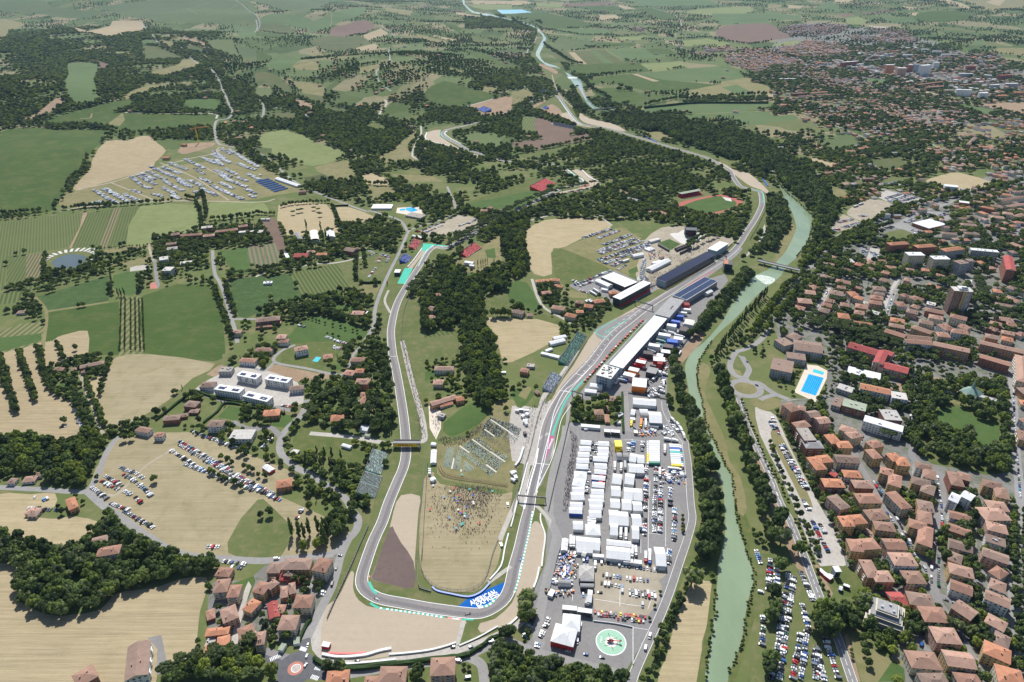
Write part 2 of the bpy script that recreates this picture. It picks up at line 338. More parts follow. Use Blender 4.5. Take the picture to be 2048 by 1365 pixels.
# --- the plain beyond the circuit
reg('''
field|crop|20|0 114 240 100 480 150 640 210 300 240 200 200 100 140 0 140
field|straw_far|20|0 6 100 8 180 30 0 45
field|crop_light|20|190 30 380 30 420 60 200 55
field|ploughed|20|410 30 800 20 840 40 600 50 400 50
field|straw_far|20|820 40 860 40 1000 75 900 75
field|crop|20|460 52 820 48 900 77 700 95 560 70
field|straw_far|20|700 120 830 120 870 150 700 170
field|crop|20|1000 70 1180 65 1330 160 1200 165 1100 120
field|crop_far|20|900 0 1560 0 1690 40 1560 50 1100 60
field|crop_light|20|1370 95 1690 60 1950 70 1780 130 1560 130 1480 110
field|crop_far|20|1600 110 2048 110 2048 188 1700 200 1600 150
field|ploughed|F|1431 70 1449 52 1536 47 1560 63 1582 75 1550 80 1491 88 1449 78
field|crop_light|20|1350 330 1560 310 1740 345 1700 380 1390 370
field|crop_far|20|350 230 740 230 800 270 600 285 350 270
field|crop_light|20|810 300 1080 290 1040 320 870 325
field|crop|20|650 345 990 345 990 370 700 375
field|crop_grey|20|370 305 560 320 700 340 540 400 280 410
field|crop_olive|20|300 420 540 410 750 400 880 490 890 510 460 520 330 450
field|straw_far|20|450 420 500 420 600 515 540 515
field|crop_far|20|620 410 680 410 810 510 740 510
field|crop_far|20|750 400 1080 385 1270 395 1320 440 1050 470 890 480
field|crop|20|1160 385 1270 395 1310 430 1130 440 1060 390
field|crop|20|450 525 1010 510 1110 575 800 590 600 620 570 610
field|crop_light|20|1020 510 1340 495 1410 530 1160 575 1110 570
field|crop_far|20|1160 577 1640 530 1850 620 1640 660 1200 640 1000 590
field|crop|20|610 640 980 590 1200 640 1640 680 1430 720 1160 745 950 700 720 660 630 700
field|crop_far|20|1040 600 1200 590 1560 610 1500 640
field|crop|20|640 710 940 710 1020 770 1050 800 820 840 700 780
field|straw_far|20|960 595 1000 593 1180 650 1130 655
field|drygrass|20|1430 730 1640 680 1860 655 2048 690 2048 770 1800 785 1560 780
field|crop_far|20|1680 700 1800 680 1960 760 1850 780
field|drygrass|20|1640 660 1890 620 1950 650 1700 680
field|crop_far|20|1040 880 1250 840 2048 810 2048 870 1600 910 1200 900 1060 915
field|crop_far|20|1370 960 1480 915 2048 890 2048 990 1800 985 1600 930
vineyard|vineyard_far|20|80 930 190 935 190 1080 70 1060
field|ploughed|20|192 940 320 980 420 1010 520 1050 520 1060 390 1110 270 1120 192 1070
field|ploughed|20|0 1140 620 1070 650 1110 200 1200 0 1170
field|grass|20|60 1240 640 1120 680 1140 300 1240 100 1270
spectator_mound|soil|20|150 860 270 800 310 830 420 880 340 940 240 900
spectator_bank|drygrass|20|0 740 100 710 200 760 0 860
field|drygrass|20|1000 1060 1180 1050 1300 1120 1180 1130
field|crop_far|30|0 100 270 130 250 160 0 160
field|drygrass|30|0 40 130 40 100 60 0 75
field|straw_far|30|150 40 280 50 260 70 160 65
field|straw_far|30|520 -10 690 -10 640 25 540 20
field|ploughed|30|0 255 100 270 180 300 0 320
field|crop_light|30|30 365 150 330 320 330 200 375
field|crop_light|30|600 150 720 135 810 170 740 195 640 195
field|crop|30|620 197 740 197 720 235
field|ploughed|30|560 120 640 110 700 120 600 140
field|crop_far|30|860 140 1150 150 1210 190 1000 190
field|crop|30|1160 130 1300 90 1500 90 1600 150 1530 170 1250 180
field|straw_far|30|1330 0 1450 0 1620 60 1600 78
field|drygrass|30|1480 -10 1900 -10 2048 -10 2048 60 1780 90
field|straw_far|30|1740 20 1800 0 1900 0 1850 50
field|crop_far|30|380 60 500 10 570 60 560 100
field|drygrass|30|1750 410 1850 385 2048 385 2048 450
field|straw_far|30|1070 50 1190 65 1130 80
field|straw_far|30|1110 110 1200 100 1180 130
field|crop_far|30|1600 350 1720 320 1740 370
field|straw_far|30|830 380 970 390 900 405
meadow|crop_far|30|740 620 960 640 930 680 800 660
field|straw_far|30|1130 710 1160 700 1380 760 1360 780
building_site|soil|30|1360 760 1500 790 1700 830 2048 820 2048 890 1900 890 1700 850 1400 790
field|crop_far|30|1480 840 1560 835 1850 890 1750 930 1600 880
field|crop_far|30|0 935 200 920 250 945 180 965 0 980
field|verge|30|20 980 200 1000 400 1020 600 1030 560 1060 300 1050 150 1040
field|crop_grey|30|380 1130 620 1090 740 1160 560 1200
field|grass|30|0 1100 180 1110 120 1160 0 1130
field|crop_olive|30|800 1280 1050 1260 1120 1330 1050 1364 850 1364
field|straw|30|280 1280 350 1260 590 1320 500 1350 380 1320
field|straw_far|30|0 750 70 760 0 800
construction_yard|dirt|30|800 205 960 215 960 235 860 235
''')
# --- farmland left of the circuit
reg('''
vineyard|vineyard_a|01|-40 400 30 400 660 345 690 360 640 450 560 600 500 620 60 690 -40 700
farm_track|soil|01|660 350 700 345 640 470 575 615 555 615 640 450
vineyard|vineyard_b|01|700 340 900 310 780 620 575 620 640 480
vineyard|vineyard_brown|01|900 310 970 300 850 630 780 620
vineyard|vineyard_b|01|970 300 1120 290 1010 600 850 630
field|crop_light|01|1120 290 1550 280 1590 380 1590 460 1500 500 1220 540 1210 580 1010 605
vineyard|vineyard_a|01|-40 695 60 690 40 960 -40 970
vineyard|vineyard_b|01|60 690 210 675 205 905 45 955
vineyard|vineyard_brown|01|210 675 350 665 345 880 205 905
field|crop_light|01|1680 260 2048 260 2120 270 2150 340 2048 350 1690 400
pond_rim|verge|01|370 740 400 670 480 640 580 620 690 640 740 690 700 740 640 790 600 805 450 800 370 790
pond|pond|01|415 745 430 720 480 692 560 672 640 678 690 695 660 740 600 775 520 790 450 775
vineyard|vineyard_c|01|215 970 210 930 690 810 710 820 500 900 250 975
field|grass|01|250 995 740 840 870 830 280 1015
field|crop_blotched|01|285 1015 870 838 870 1050 370 1130
field|crop|01|370 1140 950 1050 960 1476 350 1500 345 1364
orchard|orchard_strip|01|960 1020 1130 1010 1160 1460 950 1490
field|crop|01|1140 1005 1690 915 1800 1400 1780 1470 1710 1530 1180 1468 1160 1440
field|crop_blotched|01|1840 890 2048 855 2120 850 2180 1100 2048 1150 1910 1170
sports_lawn|lawn|01|910 840 1120 810 1130 930 1080 990 1000 1000 910 940
boules_court|paving|01|1040 770 1180 755 1210 790 1040 810
field|crop|01|840 650 1040 640 1000 680 840 690
field|drygrass|01|980 740 1190 680 1210 700 1180 740 1000 790
sports_court|clay|01|1200 900 1260 890 1265 945 1200 950
field|drygrass|01|830 630 1220 585 1220 625 840 665
vineyard|vineyard_c|01|-40 1005 180 950 200 1000 130 1060 -40 1075
orchard|orchard_strip|01|-40 1310 340 1210 340 1460 300 1475 0 1590 -40 1590
field|lawn|01|1760 640 1830 640 1990 620 2010 800 1900 830 1780 700
paddock_field|straw|11|180 280 560 270 640 440 680 500 560 490 250 520
paddock_field|straw|11|640 300 760 300 940 370 900 410 700 430 660 400
field|ploughed|11|120 375 190 440 250 640 180 660 60 440 60 400
field|ploughed|01|1990 620 2048 590 2200 640 2030 820
nursery_rows|nursery|11|-60 620 60 620 60 700 100 790 0 790 -60 700
nursery_rows|nursery|11|60 580 150 580 210 700 200 780 80 790
field|crop_blotched|11|80 850 270 820 370 1040 150 1090
orchard|vineyard_c|11|280 815 660 742 800 980 370 1045
field|verge|11|660 742 870 690 860 730 810 860 800 900 860 1010 800 985
field|drygrass|11|820 910 1000 920 940 1040 850 990
orchard|lawn|11|440 1160 560 1170 880 1270 820 1364 250 1420 330 1250
garden|lawn|11|620 1080 760 1070 800 1120 620 1150
field|drygrass|11|500 -10 760 -10 820 60 700 100 540 30
field|straw|11|840 40 950 20 1070 80 1060 120 870 110
field|drygrass|11|870 120 1080 130 1130 190 940 240
field|drygrass|11|1080 30 1400 40 1500 90 1300 90 1180 90
orchard|grass|11|380 210 480 200 590 240 400 250
orchard|woodfloor|11|370 60 540 30 680 130 620 180 500 120
lido_terrace|pooldeck|11|1130 300 1300 290 1350 340 1290 370 1120 340
lido_pool|pool|11|1200 300 1250 295 1300 320 1240 335 1200 320
lido_pool|pool|11|1150 310 1190 305 1200 320 1150 325
event_yard|dirt|11|1320 490 1500 420 1600 360 1760 380 1780 440 1700 500 1400 540
meadow|grass|11|1640 275 1800 220 2048 120 2120 100 2220 60 2280 80 2200 150 2048 220 1850 240
car_park|verge|11|900 670 1100 660 1080 760 1000 900 800 890 860 760
car_park|asphalt|11|840 600 960 660 920 660 850 620
racecourse_verge|verge|11|1040 1364 1000 1300 990 1200 1000 1050 1060 940 1130 905 1260 780 1340 600 1420 580 1540 600 1560 700 1400 700 1330 760 1210 960 1210 1000 1160 1364
spectator_lawn|drygrass|11|1560 760 1640 700 1820 600 1950 520 1960 760 1750 820
spectator_lawn|lawn|11|1830 640 1910 620 1920 700 1850 700
spectator_lawn|lawn|11|1640 830 1760 830 1700 880
field|verge|11|1820 1000 2048 960 2048 1160 1820 1170
field|straw|11|1830 1180 2048 1190 2300 1190 2380 1200 2430 1260 2420 1310 2360 1380 2048 1530 1990 1480 1900 1364
vineyard|vineyard_c|11|1190 1310 1620 1270 1620 1500 1240 1550
field|verge|12|1200 0 1620 -60 1610 100 1560 150 1240 190
field|lawn|02|-40 -20 330 -60 330 0 0 90 -40 95
field|stubble_tall|02|-40 110 0 100 180 60 300 20 420 0 460 -30 560 -60 700 -80 710 60 690 110 600 140 520 190 390 210 440 430 560 480 690 740 640 790 500 850 400 800 0 790 -40 790
field|meadow|02|930 130 1180 105 1720 185 1540 300 1300 520 1200 600 1000 670 870 705 800 600 740 480 820 300 900 180
field|straw|02|700 310 820 280 800 440 760 480 690 340
garden|lawn|02|440 390 500 320 590 370 570 400
garden|lawn|02|1740 610 1830 520 1980 545 1880 640
building_site|soil|02|1650 270 1760 190 1910 230 1800 310
car_park|meadow|F|178 975 212 905 240 872 360 865 400 872 575 940 590 960 560 1000 590 1080 610 1112 560 1116 400 1110 310 1080 230 1020
field|verge|F|515 1000 575 1010 600 1090 590 1112 480 1116 455 1085
field|straw|F|-20 992 60 989 110 987 108 1015 62 1023 75 1035 118 1038 145 1033 200 1045 175 1071 135 1105 106 1119 105 1098 50 1083 0 1073 -20 1073
field|stubble|03|-60 415 0 415 150 440 130 600 180 740 400 830 560 830 800 790 900 680 1000 640 1250 610 1450 540 1650 530 1650 640 1600 800 1580 980 1550 1180 1440 1220 1340 1220 1260 1300 1100 1430 -60 1430
garden|lawn|03|560 540 700 470 700 600 690 700 600 680
garden|lawn|03|1090 440 1170 330 1280 420 1200 480 1120 500
car_park|asphalt|03|1180 1010 1290 990 1340 1230 1500 1220 1500 1250 1250 1310 1260 1100 1200 1040
car_park|meadow|F|512 985 575 1000 700 1065 660 1106 560 1116 590 1060
garden|lawn|03|1790 600 2030 520 2044 560 1990 700 1960 720
housing_site|soil|12|80 240 160 190 640 270 600 300 340 330 270 290 100 260
garden|lawn|12|1500 660 1740 490 1830 560 1850 620 1660 730 1540 760
garden|lawn|12|1250 250 1430 240 1450 290 1280 340
garden|verge|12|1250 340 1500 330 1500 440 1320 480
garden|lawn|12|180 580 300 600 260 700 120 680
garden|grass|12|200 20 700 0 700 60 500 260 200 200
garden|grass|12|330 700 480 660 900 900 760 1010 500 900 300 900
housing_site|paving|12|-80 200 0 190 60 230 330 330 380 500 180 520 -80 480
housing_site|paving|02|1690 300 1900 210 2048 220 2048 480 1960 480 1600 400 1580 370
field|drygrass|12|1890 480 2048 470 2200 560 2048 560 1890 560
spectator_bank|drygrass|12|1440 830 1500 830 1700 760 1900 560 2048 590 2130 620 2150 760 2048 1200 1990 1190 1500 1110 1450 1000
infield_meadow|meadow|F|848 958 868 945 880 968 1000 990 1025 985 1012 1050 1000 1110 990 1140 960 1178 930 1185 880 1178 845 1150 838 1060
restaurant_terrace|pooldeck|12|1380 520 1480 560 1480 700 1440 790 1390 700
''')
# --- circuit surroundings, paddock, fairground
reg('''
circuit_verge|verge|F|735 1060 760 950 790 890 780 760 771 640 776 610 800 590 840 600 850 760 845 880 848 960 838 1060 838 1165 880 1185 930 1192 968 1186 1000 1140 1014 1060 1030 960 1060 880 1075 810 1110 760 1160 700 1250 640 1290 620 1400 545 1470 490 1500 420 1510 380 1530 385 1534 430 1500 500 1400 600 1160 790 1110 870 1100 960 1085 1050 1090 1100 1060 1200 1000 1260 930 1270 880 1240 720 1260 650 1200 680 1150
circuit_verge|verge|F|1019 240 1110 192 1124 190 1150 225 1160 240 1200 250 1290 275 1420 312 1470 345 1530 380 1534 390 1470 380 1440 335 1290 290 1200 262 1160 258 1130 235 1105 208 1030 238 930 262 903 270 935 300 930 306 850 285 850 262 900 250
circuit_verge|lawn|F|927 410 1000 395 1070 380 1100 383 1140 378 1160 378 1170 386 1140 392 1110 392 1060 405 1010 425 940 420
field|straw|21|100 500 260 400 480 385 690 390 800 440 740 470 550 550 430 610 390 620 310 660 320 830 180 830 130 720
car_park|drygrass|21|410 620 840 460 940 490 1120 610 1110 680 1000 760 900 880 820 790 600 700
fair_ground|dirt|21|1000 760 1060 600 1060 560 1190 460 1400 450 1560 520 1760 540 1750 600 1600 650 1380 730 1200 870 1180 950 1010 900
field|grass|21|320 660 390 625 780 790 500 900 400 910 340 820
car_park|asphalt|21|450 920 650 860 820 800 1020 890 1110 890 1170 950 1000 1040 830 1080 700 1000 540 970
fair_lawn|lawn|21|1170 580 1260 550 1350 590 1270 640 1190 600
fair_lawn|lawn|21|1280 530 1340 510 1400 560 1350 575
fair_lawn|lawn|21|1350 560 1400 545 1440 570 1380 585
fair_lawn|lawn|21|930 800 1000 770 1010 810 940 830
plaza|concrete|21|1260 510 1330 500 1400 470 1540 530 1440 600 1400 600 1350 580
running_track|running_track|21|1330 310 1325 265 1450 230 1640 195 1720 205 1850 245 1800 280 1700 330 1600 350 1470 350
sports_field|lawn|21|1350 290 1480 240 1640 207 1700 213 1790 250 1780 290 1650 330 1480 345 1360 300
high_jump_area|concrete|21|1680 212 1750 225 1760 250 1710 240
field|drygrass|21|380 930 600 990 600 1020 480 1020 370 980
field|straw|21|-90 1190 200 1190 250 1260 380 1310 330 1370 0 1534 -90 1480
garden|grass|21|60 1150 250 1150 430 1220 380 1240 200 1190 0 1190
garden|lawn|21|-20 900 120 900 200 1050 230 1110 120 1120 -20 1060
paddock|asphalt|21|1090 1160 1290 1000 1600 860 1700 830 1730 880 1640 1000 1560 1100 1540 1180 1500 1364 1420 1480 1200 1560 1000 1500 960 1440
paddock|asphalt|F|1205 730 1290 650 1370 600 1412 650 1370 690 1350 720 1335 745 1334 800 1322 810 1255 800 1150 800 1180 760
river_bank|soil|22|1290 170 1420 0 1500 -80 1540 -60 1500 40 1400 150 1330 190
river_bank|grass|22|1350 190 1500 30 1580 -50 1600 0 1400 220
service_yard|paving|22|0 520 200 540 400 400 450 380 450 480 380 600 340 800 300 960 0 960
paddock_grounds|asphalt|F|1135 852 1255 850 1250 800 1330 800 1372 890 1385 1010 1372 1080 1340 1185 1318 1235 1270 1345 1140 1330 1045 1298 1075 1260 1100 1180 1118 1100 1118 1080 1108 1075 1092 1150 1075 1240 1045 1275 1060 1200 1090 1130 1095 1060 1108 940 1128 860
car_park|dirt|23|690 390 1230 450 1170 560 1200 600 1090 830 660 790
garden_pool|pool_teal|12|450 162 482 128 522 132 492 170
garden_pool|pool_teal|12|752 512 788 470 830 480 798 526
pool_terrace|pooldeck|12|800 530 840 470 880 440 900 470 850 540
garden|lawn|12|580 200 700 180 680 230 600 240
garden|lawn|22|0 400 60 380 160 400 170 440 100 520 40 530
garden|drygrass|22|50 440 100 360 160 380 110 470
river_verge|verge|F|1250 1345 1320 1236 1342 1186 1360 1130 1377 1078 1387 1020 1380 930 1370 888 1340 845 1336 805 1345 805 1352 840 1380 885 1393 940 1400 1020 1395 1080 1365 1160 1330 1260 1300 1345
field|straw|23|1160 1400 1240 1150 1300 900 1370 730 1440 560 1560 560 1640 590 1600 800 1520 1040 1480 1400
river_margin|grass|23|1640 560 1700 0 1680 0 1600 560 1560 900 1470 1400 1560 1400 1620 900
river_margin|grass|23|1780 0 1860 0 1990 400 1990 600 1930 900 1850 1150 1770 1400 1700 1400 1760 1200 1900 600
river_margin|drygrass|22|1540 180 1590 240 1540 400 1600 560 1700 780 1740 960 1830 1100 1880 1364 1800 1364 1760 1060 1630 860 1560 700 1500 470 1470 380 1470 200
gravel_trap|gravel|13|760 480 785 500 775 600 800 680 860 740 990 780 1650 870 1640 920 1600 1060 1530 1080 1070 1160 820 1190 540 1160 520 1100 520 950 560 760 650 700 720 560
service_road|paving|13|450 960 520 760 560 740 520 950 520 1100 540 1165 820 1195 1070 1165 1600 1080 1700 1060 1960 950 2048 900 2130 860 2150 900 2048 970 1850 1080 1700 1130 1200 1190 700 1230 560 1210 450 1110
gravel_trap|gravel|F|960 1247 990 1238 1024 1206 1035 1173 1049 1110 1060 1062 1069 1043 1082 1050 1090 1076 1083 1136 1064 1178 1058 1210 1040 1240 1015 1250 962 1266
gravel_trap|gravel|13|1100 0 1160 -128 1310 -123 1300 0 1270 400 1265 610 1100 590 930 545 950 460 1070 130
gravel_trap|gravel_wet|13|1070 130 1110 160 1160 250 1260 400 1265 612 1100 590 932 545 952 460
gravel_trap|gravel|11|1330 620 1385 610 1250 785 1210 785
gravel_trap|gravel|21|480 0 560 0 690 90 700 130 600 150 540 170 350 195 330 185 420 165 600 130 615 110 560 60
gravel_trap|gravel|F|1437 325 1452 330 1469 341 1491 345 1505 352 1536 381 1535 388 1521 380 1500 372 1480 358
gravel_trap|gravel|10|1370 1060 1480 1040 1470 1090 1620 1185 1700 1220 1800 1250 1780 1270 1610 1190 1360 1125
gravel_trap|gravel|20|375 930 440 900 480 950 550 1000 600 1010 690 1030 560 1010 440 980
gravel_trap|gravel|20|540 900 620 950 800 990 900 1040 880 1050 700 1010 600 990 540 950
gravel_trap|gravel|F|1102 806 1112 782 1130 754 1148 729 1165 700 1176 681 1186 668 1195 656 1240 633 1275 613 1292 610 1292 618 1262 634 1240 648 1222 670 1214 686 1190 716 1160 750 1140 772 1118 794
runoff|turquoise|11|1340 585 1420 590 1525 603 1520 612 1420 600 1380 640 1345 650 1325 640
runoff|turquoise|11|1190 782 1255 785 1190 910 1130 905
runoff|blue_paint|13|1600 775 1700 690 1990 565 1985 620 1930 700 1860 755 1790 778 1680 785
pit_complex_forecourt|asphalt|F|1205 672 1187 664 1195 655 1290 612 1305 600 1320 612 1270 640 1222 682
''')
# --- right side: town, car parks, parks
reg('''
river_bank|drygrass|31|60 720 70 600 150 500 190 430 220 470 190 600 90 710
field|drygrass|31|430 170 600 140 650 220 520 230
car_park|dirt|31|650 310 760 250 870 230 1010 280 900 340 850 400 790 420 640 360
car_park|dirt|31|490 460 600 350 740 410 720 450 520 500
car_park|paving|31|880 200 960 160 1250 240 1240 280 1130 290 930 240
car_park|verge|31|850 100 960 50 1190 50 1000 130 930 130
field|straw|31|1230 90 1460 20 1530 20 1810 100 1650 150 1560 170 1300 120
meadow|verge|31|860 520 1080 470 1200 530 1100 570 900 560
meadow|drygrass|31|1340 590 1650 580 1660 620 1340 630
car_park|road|31|1000 440 1290 330 1460 360 1410 410 1240 370 1120 430 1260 500 1200 510 1070 470
car_park|asphalt|31|730 610 800 620 770 720 730 710
car_park|paving|31|820 620 900 630 860 740 780 730
forecourt|asphalt|31|1590 1100 1680 1080 1790 1130 1860 1180 1790 1170 1680 1110 1600 1130
pool_terrace|pooldeck|32|310 190 400 200 475 240 470 300 380 490 210 410 260 300
swimming_pool|pool|32|325 265 447 297 383 440 262 402
children_pool|pool_teal|32|365 225 450 250 440 275 355 250
park|grass|32|1320 300 1900 380 1960 600 1960 1050 1500 1020 1190 900 1200 500 1240 280
park_lawn|lawn|32|1300 580 1480 530 1600 560 1700 650 1830 640 1850 760 1780 880 1650 860 1600 740 1480 760 1380 700
park_lawn|drygrass|32|1430 440 1560 480 1530 510 1440 490
sports_court|soil|32|1310 290 1410 300 1400 370 1320 360
playground|soil|32|950 340 1060 340 1110 380 1060 400 960 380
road_verge|soil|F|1475 790 1500 850 1540 960 1566 1015 1600 1100 1640 1205 1600 1150 1560 1060 1530 980 1500 900 1476 830
car_park|paving|F|1510 815 1530 822 1552 832 1578 890 1636 1005 1665 1055 1692 1130 1640 1132 1600 1042 1560 950 1520 870
car_park_island|drygrass|32|60 690 130 800 240 1010 310 1200 360 1330 300 1330 200 1140 60 860 20 740
car_park|verge|F|1520 1100 1556 1105 1580 1130 1612 1150 1645 1215 1660 1290 1700 1370 1510 1370 1525 1300 1535 1200
car_park|verge|F|1500 1090 1530 1105 1540 1190 1520 1300 1500 1370 1490 1370 1510 1250
green|grass|33|430 440 620 440 700 480 800 640 700 700 520 640 440 520
green|drygrass|33|650 1000 980 1180 1110 1200 900 1364 760 1400
green|lawn|33|880 1364 1000 1190 1090 1260 1100 1364
footpath|soil|33|610 1000 640 980 740 1364 700 1364
footpath|soil|33|370 430 400 430 520 660 500 700
traffic_island|drygrass|F|1459 735 1480 742 1488 758 1470 764 1462 755
traffic_island|drygrass|F|1500 800 1530 795 1560 800 1560 812 1530 822 1510 812
''')
TRACK = '1521.5 386 1524 406 1520 420 1509 441 1494 463.5 1481.5 484 1466.5 502 1439 523.5 1399 548.5 1336.5 588 1296.5 613.5 1261.5 641 1234 662 1211 686 1184 722 1156 752 1131.5 779.5 1116.5 802 1103 827 1092 857 1085 894.5 1078 927 1069 954.5 1061.5 992 1057 1023 1051.5 1043 1039 1098 1029 1133 1020.5 1173 1008.5 1198 988 1215 963 1226 933 1226 863 1217 807.6 1207 762.5 1198.4 737.5 1186 725 1171 723.7 1153 732.4 1123 747.5 1080.6 765 1043 777 1007 794.5 964.5 807 934.5 812 907 811 872 807 832 799.5 782 792 739.5 786 712 782.5 682 782 660 786 636 792 613.5 802 591 817 566 834.5 538.5 847 518.5 854.5 506 864.5 497 877 494 892 496 930 478 980 447 1024 425 1060 408 1106.5 385 1129 376 1156.5 371 1166.5 367 1160 360 1146.5 351 1134 341 1110 330 1060 325 1010 322 975 312 937 300 917 289 894.5 277.5 886 269 889.5 262.5 902 257.5 937 250 977 237.5 1009.5 229 1024 221 1049 210 1074 200 1099 192.5 1111.5 191 1121.5 200 1131.5 215 1144 232.5 1156.5 245 1174 251 1199 254 1224 259 1261.5 271 1299 282 1349 297 1386.5 307.5 1414 316 1436.5 327.5 1459 341 1465 352 1474 366 1483 374 1499 378 1514 382'
reg('''
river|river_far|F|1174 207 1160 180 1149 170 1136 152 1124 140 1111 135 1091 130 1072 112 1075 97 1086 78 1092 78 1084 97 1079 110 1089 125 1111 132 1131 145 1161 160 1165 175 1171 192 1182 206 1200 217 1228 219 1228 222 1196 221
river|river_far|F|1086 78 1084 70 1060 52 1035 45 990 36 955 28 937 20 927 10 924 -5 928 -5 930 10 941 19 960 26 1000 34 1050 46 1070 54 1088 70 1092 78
river|river|F|1411 1370 1415 1323 1422 1281 1430 1223 1435 1163 1437 1123 1450 1073 1449.9 1023 1446 985 1444 969 1434 944 1424 907 1409 879 1393 860 1386.5 837 1380 807 1376.5 774.5 1370 740 1372 725 1380 710 1392 697 1410 683 1430 661 1446 641 1460 616 1471 594 1494 566 1512 550 1536 540 1556 521 1573 501 1590 466 1591 446 1581 418 1571 401 1566 388 1556 368 1541 353 1540 348 1547 350 1563 373 1586 391 1601 408 1621 428 1625 443 1622 466 1611 491 1598 506 1593 516 1576 530 1562 552 1536 573 1514 591 1491 616 1470 638 1449 656 1436 668 1424 682 1401.5 714.5 1394 732 1394 774 1404 799 1406 832 1416 862 1434 897 1449 934 1461 949 1466 982 1470 1023 1477 1055 1492 1103 1505 1143 1506 1168 1497 1198 1490 1236 1485 1273 1472 1316 1457 1348 1453 1370
weir_foam|foam|F|1510 553 1522 550 1549 557 1546 566 1532 569 1520 562
weir_foam|foam|F|1134 154 1154 153.5 1155 157 1138 158
sandbank|soil|F|1074 127 1095 132 1116 144 1110 148 1095 140 1078 132
''')
